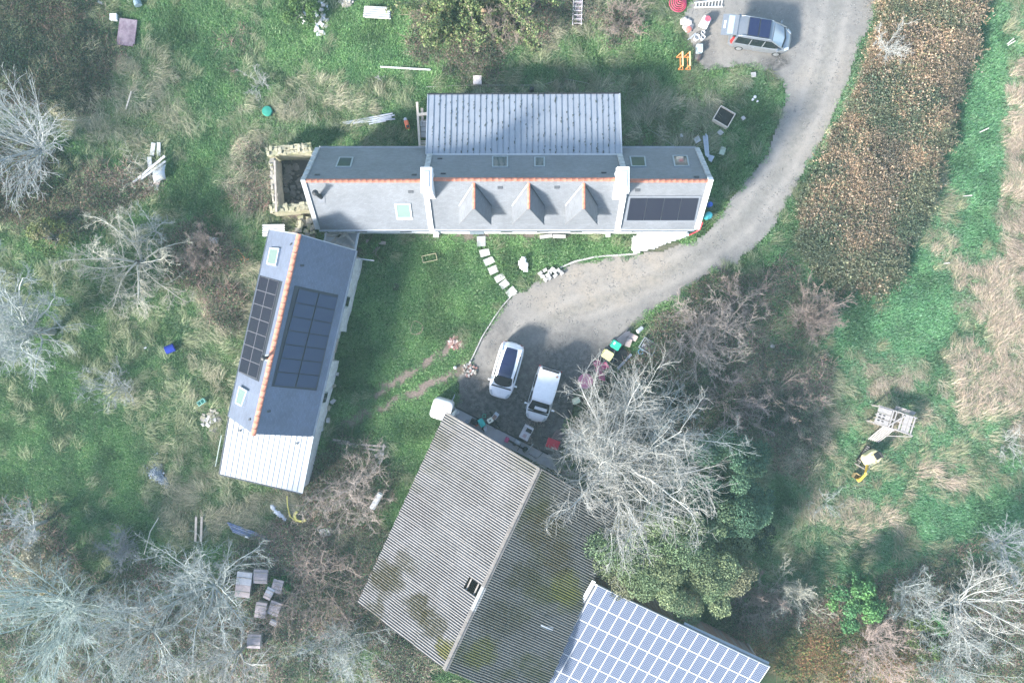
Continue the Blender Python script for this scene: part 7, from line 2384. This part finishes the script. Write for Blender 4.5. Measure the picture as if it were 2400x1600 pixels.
sawhorse(1596, "left one of two orange sawhorses standing on the grass by the gravel")
sawhorse(1613, "right one of two orange sawhorses, nearer to the metal box")
t = thing("raised_planter", "square wooden planter box filled with dark earth north-east of the house", "planter", flat(P(1696, 275, .3), gz(*P(1696, 275)[:2])), math.radians(-30))
for s in (-1, 1):
    MB().box((0, s * .56, .25), (1.22, .05, .5)).build("side_board", WOODP, t, local=True)
    MB().box((s * .60, 0, .25), (.05, 1.08, .5)).build("end_board", WOODP, t, local=True)
MB().box((0, 0, .16), (1.14, 1.06, .30)).build("earth", mat("dark planter earth", (.03, .028, .026), .95, .4, 8), t, local=True)
for k, (px, py, w, d, rz, lb) in enumerate(((1634, 328, .42, .40, .5, "square pale slab at the house's north-east corner"), (1693, 354, .36, .56, -.35, "tilted greenish slab lying alone on the grass right of the scrap bundle"), (1688, 311, .32, .36, .7, "small pale slab just below the planter box"), (1766, 176, .34, .34, .1, "square pale slab half sunk at the grass edge near the camper van"), (1742, 277, .22, .26, .6, "small flat stone on the grass right of the planter box"), (1597, 318, .2, .22, .3, "smallest pale stone on the grass north of the house's right-hand skylights"))):
    item(MB().box(P(px, py, .10), (w, d, .12), rz=rz).jitter(.015, k), "stone_slab", PALE if k != 1 else mat("greenish slab", (.36, .40, .30), .9), lb, "slab")
t = thing("scrap_bundle", "bundle of grey gutter scraps leaning at the house's north-east gable", "scrap", flat(P(1654, 345), 0))
for k in range(7):
    MB().bar(P(1648 + k * 1.6, 316 + random.uniform(-3, 6), .15 + .03 * k), P(1654 + k * 1.2, 366 + random.uniform(-6, 4), .4), .07, .05).build("scrap_strip", STEEL if k % 2 else GREYP, t)
MB().slab([P(1660, 362, .2), P(1675, 366, .2), P(1668, 380, .2), P(1661, 376, .2)], .05).build("scrap_plate", GREYP, t)
t = thing("garden_lamp", "little white three-headed garden lamp on the north-east grass", "lamp", flat(P(1769, 232), .03))
for q in ((1769, 228, .11), (1764, 234, .09), (1775, 238, .07)):
    MB().lathe(P(q[0], q[1], .1), [(q[2] * .9, -.06), (q[2], .07), (.03, .1)], 12).build("lamp_head", WHITEP, t)
item(MB().box(P(1119, 188, .10), (.62, .62, .16), rz=0), "concrete_cover", mat("pinkish concrete cover", (.62, .55, .53), .9, .08), "square pinkish concrete cover north of the zinc roof", "cover")
item(MB().bar(P(891, 157, .16), P(1009, 164, .16), .10, .06), "white_board", WHITEP, "long thin white board lying on the grass north of the house", "board")
cb = thing("asbestos_sheets", "stack of weathered corrugated sheets in the grass near the white rubble", "sheet stack", flat(P(884, 31), .05))
for k in range(4):
    dx, dy = random.uniform(-3, 3), 2.2 * k
    corr_sheet("corrugated_sheet", P(853 + dx, 42 - dy * .4, .10 + .07 * k), P(856 + dx, 17 - dy * .4, .10 + .07 * k), P(914 + dx, 20 - dy * .4, .10 + .07 * k), P(913 + dx, 46 - dy * .4, .10 + .07 * k), 5, .035, CORR, cb)
rb = rubble("white_rubble", "long scatter of white rubble stones in the grass at the top edge", 752, 40, 20, 46, 60, [PALE, PALE, WHITE_R, LICHEN], 14, (.07, .22))
rubble("white_rubble", "few white rubble stones apart from the long white scatter, on its left", 715, 52, 8, 10, 10, [PALE, WHITE_R], 15, (.10, .22))
rubble("white_rubble", "dark mixed rubble at the top edge right of the long white scatter", 812, 6, 14, 12, 34, [STONE, PALE, STONE], 16, (.12, .26))
item(MB().lathe(P(711, 37, .12), [(.12, -.08), (.28, -.06), (.30, .04), (.14, .08), (.05, .02)], 16), "white_ring", WHITE_R, "round white stone ring left of the long white scatter", "stone ring")
item(MB().lathe(P(628, 262, .02), [(.36, 0), (.38, .16), (.34, .22), (.05, .26)], 24), "tank_cover", mat("sea green plastic", (.02, .20, .145), .6, .1), "round sea-green tank lid in the tussocks of the north-west meadow", "lid")
t = thing("pipe_bundle", "bundle of long grey plastic pipes lying in the grass west of the zinc roof", "pipes", flat(P(868, 279), .05))
for a, b in (((803, 288), (920, 266)), ((808, 291), (925, 270)), ((870, 284), (918, 275)), ((828, 289), (926, 279)), ((865, 291), (905, 283))):
    MB().tube([P(*a, .12), P(*b, .16)], .06, 8).build("pipe", GREYP, t)
t = thing("orange_mower", "small bright orange machine with a black opening on the grass beside the pipes", "machine", flat(P(955, 294), .05), math.radians(-70))
MB().prism([(-.3, -.16, 0), (.32, -.2, 0), (.36, .12, 0), (-.3, .18, 0)], [(-.28, -.12, .36), (.26, -.16, .42), (.3, .08, .42), (-.26, .14, .36)]).build("shell", mat("bright orange plastic", (.80, .19, .08), .45), t, local=True, bevel=.05)
MB().box((.24, 0, .42), (.18, .2, .04)).build("black_opening", TRIM, t, local=True)
MB().lathe((-.34, .02, .25), [(.12, -.06), (.13, .08), (.05, .12)], 12).build("grey_cap", GREYP, t, local=True)
MB().box((.42, -.02, .2), (.1, .1, .1)).build("green_knob", mat("lime plastic", (.35, .6, .15), .5), t, local=True)

# west meadow
t = thing("roofing_sheet", "big purple-brown flat panel lying in the north-west meadow", "panel", flat(P(302, 80), .1), math.radians(-7))
MB().box((0, .1, .14), (1.30, 1.75, .06)).build("sheet", RUSTB, t, local=True)
MB().box((0, -.86, .16), (1.15, .22, .05), rz=.03).build("loose_strip", RUSTB, t, local=True)
item(MB().box(P(268, 42, .2), (.48, .46, .36)), "white_box", WHITEP, "small white square box beside the purple-brown panel", "box")
item(MB().bar(P(228, 5, .15), P(242, 9, .15), .2, .12), "white_block", WHITEP, "white block at the top edge left of the dark drum", "block")
item(MB().bar(P(298, 3, .1), P(313, 16, .1), .14, .06), "yellow_plank", WOODP, "short yellowish plank at the top edge", "plank")
item(MB().tube([P(321, 3, .3), P(325, 14, .3)], .26, 14), "dark_drum", mat("blue grey drum", (.16, .22, .26), .5), "blue-grey drum lying at the top edge above the purple-brown panel", "drum")
item(MB().bar(P(308, 214, .15), P(295, 257, .12), .10, .06), "grey_plank", WOODP, "single pale plank in the long grass of the north-west meadow", "plank")
t = thing("scrap_heap", "heap of white boards and bent grey sheets in the west meadow", "scrap heap", flat(P(365, 400), .05))
for k, (a, b, w, z, m_) in enumerate((((386, 366), (312, 428), .16, .55, WHITEP), ((388, 378), (330, 420), .14, .62, PALE_ZINC), ((360, 335), (356, 365), .3, .2, PALE_ZINC), ((372, 334), (372, 365), .26, .25, PALE_ZINC), ((352, 412), (350, 446), .30, .2, WHITEP), ((368, 408), (366, 446), .3, .22, PALE_ZINC), ((350, 368), (352, 408), .3, .25, PALE_ZINC))):
    MB().bar(P(*a, z), P(*b, z - .1), w, .04).build("board", m_, t)
rows = []
for i in range(7):
    u = i / 6
    rows.append([lerp(P(362, 392, .3), P(390, 384, .3), v) + Vector((0, -u * 1.1, .25 * math.sin(u * 3))) for v in (0, .5, 1)])
o = MB().grid(rows).build("bent_sheet", STEEL, t, smooth=True)
md = o.modifiers.new("thickness", 'SOLIDIFY'); md.thickness = .02
for k in range(12):
    MB().box(P(random.uniform(352, 376), random.uniform(405, 436), .32), (.22, .14, .04), rz=random.uniform(0, 3)).build("scrap_piece", [CARD, PALE, WOODG][k % 3], t)
item(MB().box(P(502, 564, .3), (.62, .42, .42), rz=-.15), "white_crate", WHITEP, "white rectangular box in the grass left of the narrow barn's north end", "box", bevel=.02)
t = thing("fallen_trestle", "fallen orange trestle in the grass left of the narrow barn's north end", "trestle", flat(P(560, 597), .05))
MB().bar(P(549, 583, .2), P(568, 611, .2), .07).bar(P(559, 586, .25), P(574, 606, .2), .06).build("top_beam", ORANGE, t)
MB().bar(P(549, 583, .2), P(559, 586, .2), .06).bar(P(566, 610, .15), P(583, 607, .15), .05).bar(P(568, 600, .2), P(574, 613, .15), .05).build("leg", ORANGE, t)
a = P(388, 821, .42)
t = thing("blue_drum", "dark blue open plastic drum tipped over in the west meadow", "drum", flat(a, .0))
d = (P(404, 815, .30) - a).normalized(); y = d.cross(Vector((0, 0, 1))).normalized(); x = y.cross(d); R = Matrix((x, y, d)).transposed()
MB().lathe(a, [(.25, .05), (.25, 0), (.29, 0), (.30, .3), (.29, .62), (.2, .64)], 20, R=R).build("shell", BLUEP, t)
MB().lathe(a + d * .06, [(.24, 0), (.24, .01)], 20, R=R).build("dark_inside", TRIM, t)
item(MB().box(P(341, 815, .1), (.18, .1, .1), rz=.4), "white_scrap", WHITEP, "tiny white scrap in the grass left of the blue drum", "scrap")
t = thing("green_crate", "faded green plastic crate tipped in the grass left of the narrow barn's south end", "crate", flat(P(477, 941), .1), math.radians(35))
MB().box((0, 0, .12), (.56, .30, .05)).build("base", mat("faded green plastic", (.22, .48, .40), .6), t, local=True)
for y in (-.15, .15): MB().box((0, y, .22), (.56, .03, .2)).build("side", bpy.data.materials["faded green plastic"], t, local=True)
for x in (-.28, 0, .28): MB().box((x, 0, .22), (.03, .30, .2)).build("end", bpy.data.materials["faded green plastic"], t, local=True)
rubble("grey_rubble", "scatter of grey broken blocks beside the narrow barn's south-west corner", 497, 985, 22, 26, 46, [STONE, PALE, STONE, LICHEN], 17, (.10, .26))
gh = rubble("gravel_heap", "small bluish heap of loose gravel in the west meadow", 372, 1112, 30, 26, 10, mat("blue grey stones", (.30, .34, .40), .9, .4), 18, (.08, .14))
rngp = np.random.default_rng(77)
nn_ = 800
ang_ = rngp.random(nn_) * 6.283; q_ = np.abs(rngp.normal(0, .42, nn_)) * (1 + .5 * np.sin(ang_ * 3 + 1))
cx_ = P(372, 1112); u_ = 1.25 * q_ * np.cos(ang_); v_ = .55 * q_ * np.sin(ang_)
cr, sr = math.cos(math.radians(-52)), math.sin(math.radians(-52))
X_, Y_ = cx_.x + u_ * cr - v_ * sr, cx_.y + u_ * sr + v_ * cr
Zb = height(X_, Y_) + .04 + .16 * np.maximum(1 - q_, 0)
Cc = np.stack([X_ - cx_.x, Y_ - cx_.y, Zb], 1)
ss = rngp.uniform(.03, .08, nn_)
off8 = np.array([[-1, -1, 0], [1, -1, 0], [1, 1, 0], [-1, 1, 0], [0, 0, 1.1]])
Vp = (Cc[:, None] + off8[None] * ss[:, None, None] * rngp.uniform(.7, 1.3, (nn_, 5, 1))).reshape(-1, 3)
b5 = np.arange(nn_) * 5
Fp = np.concatenate([np.stack([b5 + i, b5 + (i + 1) % 4, b5 + 4], 1) for i in range(4)])
gs = link("pebbles", np_mesh("pebbles", Vp, Fp), mat("bluish pebbles", (.17, .20, .24), .85, .6, 14, (.42, .45, .48), .6, 9), gh, Matrix.Identity(4))
gs["kind"] = "stuff"
item(MB().bar(P(519, 1020, .3), P(505, 1092, .2), .06), "green_rail", mat("pale green rail", (.42, .48, .42), .7), "thin pale rail leaning along the metal lean-to's west side", "rail")

# south-west corner: behind the narrow barn
sheet("grey_sheet", [(632, 1183), (641, 1177), (652, 1190), (678, 1212), (672, 1223), (650, 1210), (636, 1194)], "curved pale grey sheet lying south of the metal lean-to", "sheet", mat("pale grey sheet", (.55, .58, .64), .6), 9, z=.15, amp=.05)
t = thing("yellow_hose", "coiled yellow corrugated hose at the foot of the pinkish thicket", "hose", flat(P(697, 1205), .1))
for k in range(3):
    MB().tube([P(705 + (17 - 2 * k) * math.cos(a), 1209 + (15 - 2 * k) * math.sin(a) , .12 + .08 * k) for a in [math.radians(40 + 18 * j) for j in range(12 if k else 13)]], .05, 6).build("coil", YELH, t)
MB().tube([P(673, 1162, .3), P(674, 1185, .25), P(680, 1210, .2), P(695, 1222, .15)], .045, 6).build("hose_end", YELH, t)
t = thing("blue_pipes", "stack of blue-grey drain pipes in the grass south-west of the narrow barn", "pipes", flat(P(588, 1250), .05))
for k in range(5):
    MB().tube([P(533 + k * 3, 1224 + k * 5, .10 + .05 * (k % 2)), P(628 + k * 3, 1258 + k * 6, .10 + .05 * (k % 2))], .06, 8).build("pipe", mat("blue grey pipe", (.16, .20, .32), .45) if k == 0 else bpy.data.materials["blue grey pipe"], t)
item(MB().box(P(579, 1258, .22), (.3, .1, .08), rz=-.3), "pipe_bracket", WHITEP, "little white bracket on the blue-grey pipes", "bracket")
for px, lb in ((460, "left one of two upright brown planks lying in the south-west grass"), (473, "right one of two upright brown planks lying in the south-west grass")):
    item(MB().bar(P(px, 1210, .10), P(px - 2, 1268, .10), .16, .06), "brown_plank", WOODG, lb, "plank", "brown planks in the south-west grass")
item(MB().tube([P(372, 1212, .3), P(352, 1245, .4), P(338, 1298, .3)], .035, 6), "dead_branch", BARK['cream'], "bare pale branch lying in the south-west grass", "branch")
item(MB().tube([P(892, 1156, .7), P(872, 1190, .6)], .22, 16), "white_cylinder", WHITEP, "white cylinder lying inside the pinkish thicket near the shed", "cylinder")
item(MB().box(P(761, 1247, .35), (.72, .62, .06), m=Matrix.Rotation(.25, 3, 'Z') @ Matrix.Rotation(.2, 3, 'X')), "pale_board", PALE, "squarish pale board, the upper of two under the pinkish thicket", "board")
item(MB().box(P(752, 1270, .18), (.72, .56, .06), m=Matrix.Rotation(.35, 3, 'Z') @ Matrix.Rotation(-.1, 3, 'X')), "pale_board", CONC, "squarish grey board, the lower of two under the pinkish thicket", "board")
item(MB().lathe(P(799, 1253, .1), [(.34, 0), (.34, .10), (.28, .12)], 18), "round_cover", mat("pinkish round lid", (.48, .42, .40), .85), "round pinkish lid under the pinkish thicket", "lid")
item(MB().slab([P(708, 1148, .2), P(700, 1132, .2), P(712, 1128, .2), P(720, 1142, .2)], .05) if False else MB().bar(P(846, 1066, .12), P(853, 1076, .12), .3, .1), "white_slab", WHITEP, "small white slab north of the pinkish thicket", "slab")
t = thing("timber_pile", "grey timbers and stones lying north of the pinkish thicket", "timber pile", flat(P(850, 1045), .05))
for a, b in (((790, 1038), (905, 1046)), ((815, 1044), (900, 1056)), ((900, 1040), (894, 1082)), ((780, 1030), (820, 1036))): MB().bar(P(*a, .16), P(*b, .12), .14, .1).build("timber", WOODG, t)
for k in range(6): MB().box(P(890 + random.uniform(-8, 8), 1070 + random.uniform(-12, 12), .12), (.3, .2, .16), rz=k).jitter(.03, k).build("stone", PALE if k % 2 else STONE, t)

HB = "weathered wooden boxes"
LIDW = mat("whitish weathered lid", (.44, .44, .47), .85, .15, 4)
LIDP = mat("pinkish weathered lid", (.36, .31, .32), .85, .2, 4)


def hive(px, py, w, d, h, rz, m, label, fold=0.5):
    c_ = P(px, py, h)
    t = thing("wooden_box", label, "box", flat(c_, gz(c_.x, c_.y)), rz, HB)
    MB().box((0, 0, h / 2), (w * .94, d * .94, h)).build("case", WOODG, t, local=True)
    MB().prism([(-w / 2, -d / 2, h), (w / 2, -d / 2, h), (w / 2, 0, h), (-w / 2, 0, h)], [(-w / 2, -d / 2, h + .05), (w / 2, -d / 2, h + .05), (w / 2, -.004, h + .10), (-w / 2, -.004, h + .10)]).build("lid_half", LIDP, t, local=True)
    MB().prism([(-w / 2, .004, h), (w / 2, .004, h), (w / 2, d / 2, h), (-w / 2, d / 2, h)], [(-w / 2, .004, h + .10), (w / 2, .004, h + .10), (w / 2, d / 2, h + .05), (-w / 2, d / 2, h + .05)]).build("lid_half", m, t, local=True)
    for y_ in (-d * .28, d * .28):
        MB().box((0, y_, h + .085), (w * .98, .05, .03)).build("lid_batten", WOODG, t, local=True)
    return t


hive(571, 1369, 1.08, 1.80, .9, -.12, LIDW, "largest box with a folded white lid, leftmost of the weathered boxes")
hive(611, 1350, 1.02, 1.0, .8, -.05, LIDP, "pinkish box right beside the largest white-lidded box")
hive(636, 1384, .55, .85, .6, -.45, LIDW, "small cream box tilted between the pinkish boxes")
hive(655, 1368, .75, .95, .6, -.25, LIDP, "box under the leaning pole, right of the small cream box")
hive(615, 1425, .78, 1.1, .85, -.15, LIDP, "box with pinkish paired panels, below the small cream box")
hive(648, 1420, .8, 1.0, .6, -.35, LIDP, "grey rounded box right of the one with paired panels")
hive(601, 1495, .95, 1.0, .7, -.05, LIDP, "lone square grey box, lowest of the weathered boxes")
hive(646, 1452, .5, .4, .4, -.5, LIDW, "tiny cream box at the foot of the grey rounded box")
t = thing("stone_square", "square of small mortared stones north-east of the weathered boxes", "paving", flat(P(670, 1328), .1), math.radians(38))
for i in range(5):
    for j in range(5):
        MB().box((-.44 + i * .22, -.44 + j * .22, .12), (.19, .19, .1), rz=random.uniform(-.2, .2)).jitter(.02, i * 5 + j).build("stone", [PALE, LICHEN, CARD][(i * 3 + j) % 3], t, local=True)
item(MB().bar(P(700, 1380, .8), P(690, 1410, .5), .14, .06), "rotten_plank", mat("dark rotten plank", (.12, .10, .09), .95), "dark rotten plank at the right of the weathered boxes", "plank")
item(MB().prism([P(622, 1545, .3), P(634, 1545, .3), P(628, 1588, .3)], [P(622, 1545, .36), P(634, 1545, .36), P(628, 1588, .36)]), "pointed_board", LIDP, "pointed pinkish board under twigs at the bottom edge", "board")
item(MB().tube([P(819 + 9 * math.cos(a), 1535 + 7 * math.sin(a), 1.1 + .2 * math.sin(a)) for a in [k * math.pi / 10 for k in range(20)]], .035, 6, closed=True), "wire_hoop", PALE, "pale hoop hanging in the bush at the bottom edge", "hoop")
sheet("white_rags", [(962, 1578), (975, 1570), (992, 1580), (990, 1600), (966, 1600)], "white crumpled sheet at the bottom edge beside the shed's tip", "sheet", SHEETW, 21, z=.12, amp=.15)
rubble("bottom_rubble", "few pale stones at the bottom edge left of the shed's tip", 975, 1550, 14, 12, 10, [PALE, LICHEN], 22, (.1, .2))
item(MB().bar(P(1288, 1583, .15), P(1302, 1577, .15), .14, .08), "white_offcut", WHITEP, "little white offcut in the grass between shed and solar barn", "offcut")

# east field
for k, (a, b, lb) in enumerate((((2360, 104), (2377, 90), "left stake of the pair of white stakes in the upper east field"), ((2362, 107), (2380, 96), "right stake of the pair of white stakes in the upper east field"), ((2295, 311), (2318, 300), "single white stake leaning beside a pale weed in the east field"), ((2256, 460), (2279, 458), "flat white stake by the brown patch in the middle of the east field"), ((2210, 618), (2226, 616), "lowest white stake in the east field, below the brown patch"))):
    item(MB().bar(P(*a, .05), P(*b, .55), .06), "field_stake", PALE, lb, "stake", "white stakes in the east field")
t = thing("small_frame", "tiny white wooden frame standing in the grass left of the bracken bank's foot", "frame", flat(P(1911, 583), .05))
MB().bar(P(1906, 579, .3), P(1915, 590, .3), .06).bar(P(1910, 577, .3), P(1918, 588, .3), .06).bar(P(1906, 579, .3), P(1910, 577, .3), .06).bar(P(1911, 585, .3), P(1915, 583, .3), .06).build("rail", WHITEP, t)
item(MB().tube([P(1956, 648, .4), P(1957, 636, .5), P(1962, 631, .4)], .05, 6), "white_post", PALE, "short white bent post at the lower tip of the bracken bank", "post")
item(MB().box(P(1810, 811, .3), (.3, .22, .1), rz=-.4), "white_tag", PALE, "small pale tag on a stick east of the large pink bush", "tag")
# house east gable foot
t = thing("blue_barrel", "teal and blue plastic barrels standing against the house's east gable", "barrel", flat(P(1655, 495), 0))
item(MB().lathe(P(1656, 508, .02), [(.24, 0), (.27, .6), (.2, .75), (.05, .78)], 18), "teal_barrel", TURQ, "teal plastic barrel against the house's east gable, below the blue one", "barrel")
bpy.data.objects.remove(t)
item(MB().lathe(P(1660, 482, .02), [(.17, 0), (.19, .5), (.15, .62), (.05, .65)], 18), "blue_barrel", mat("royal blue plastic", (.03, .10, .42), .5), "small blue barrel against the house's east gable", "barrel")
item(MB().tube([P(1647, 521, 1.2), P(1640, 538, .4), P(1630, 544, .15), P(1615, 551, .08)], .045, 8), "red_pipe", mat("red drain pipe", (.60, .06, .08), .5), "red pipe bending round the house's south-east corner", "pipe")
item(MB().tube([P(1000, 204, .05), P(1100, 200, .06), P(1270, 200, .05), P(1320, 184, .05), P(1375, 195, .06), P(1430, 217, .06)], .014, 5), "electric_cable", PALE, "thin pale cord lying on the ground north of the zinc roof", "cable")
item(MB().tube([P(1462, 277, .06), P(1500, 292, .05), P(1545, 318, .05), P(1585, 346, .1)], .014, 5), "electric_cable", PALE, "thin pale cord crossing the grass from the zinc roof to the house's north eaves", "cable")
item(MB().box(P(1246, 213, .5), (.3, .22, .9)), "dark_stove_pipe", BLACK, "short black stump against the zinc roof's north eaves", "stump")
# ------------------------------------------------------------------ the thin winter haze in the air between drone and ground
hz = MB().extrude([(-190, -190), (190, -190), (190, 190), (-190, 190)], -1.2, HC + 2.0)
m = bpy.data.materials.new("thin haze")
m.use_nodes = True
t = m.node_tree
t.nodes.remove(t.nodes["Principled BSDF"])
v = t.nodes.new("ShaderNodeVolumePrincipled")
v.inputs["Color"].default_value = (0.62, 0.96, 1.0, 1)
v.inputs["Density"].default_value = 0.00052
v.inputs["Anisotropy"].default_value = 0.0
t.links.new(v.outputs[0], t.nodes["Material Output"].inputs["Volume"])
haze = hz.build("haze", m)
tag(haze, kind="stuff")
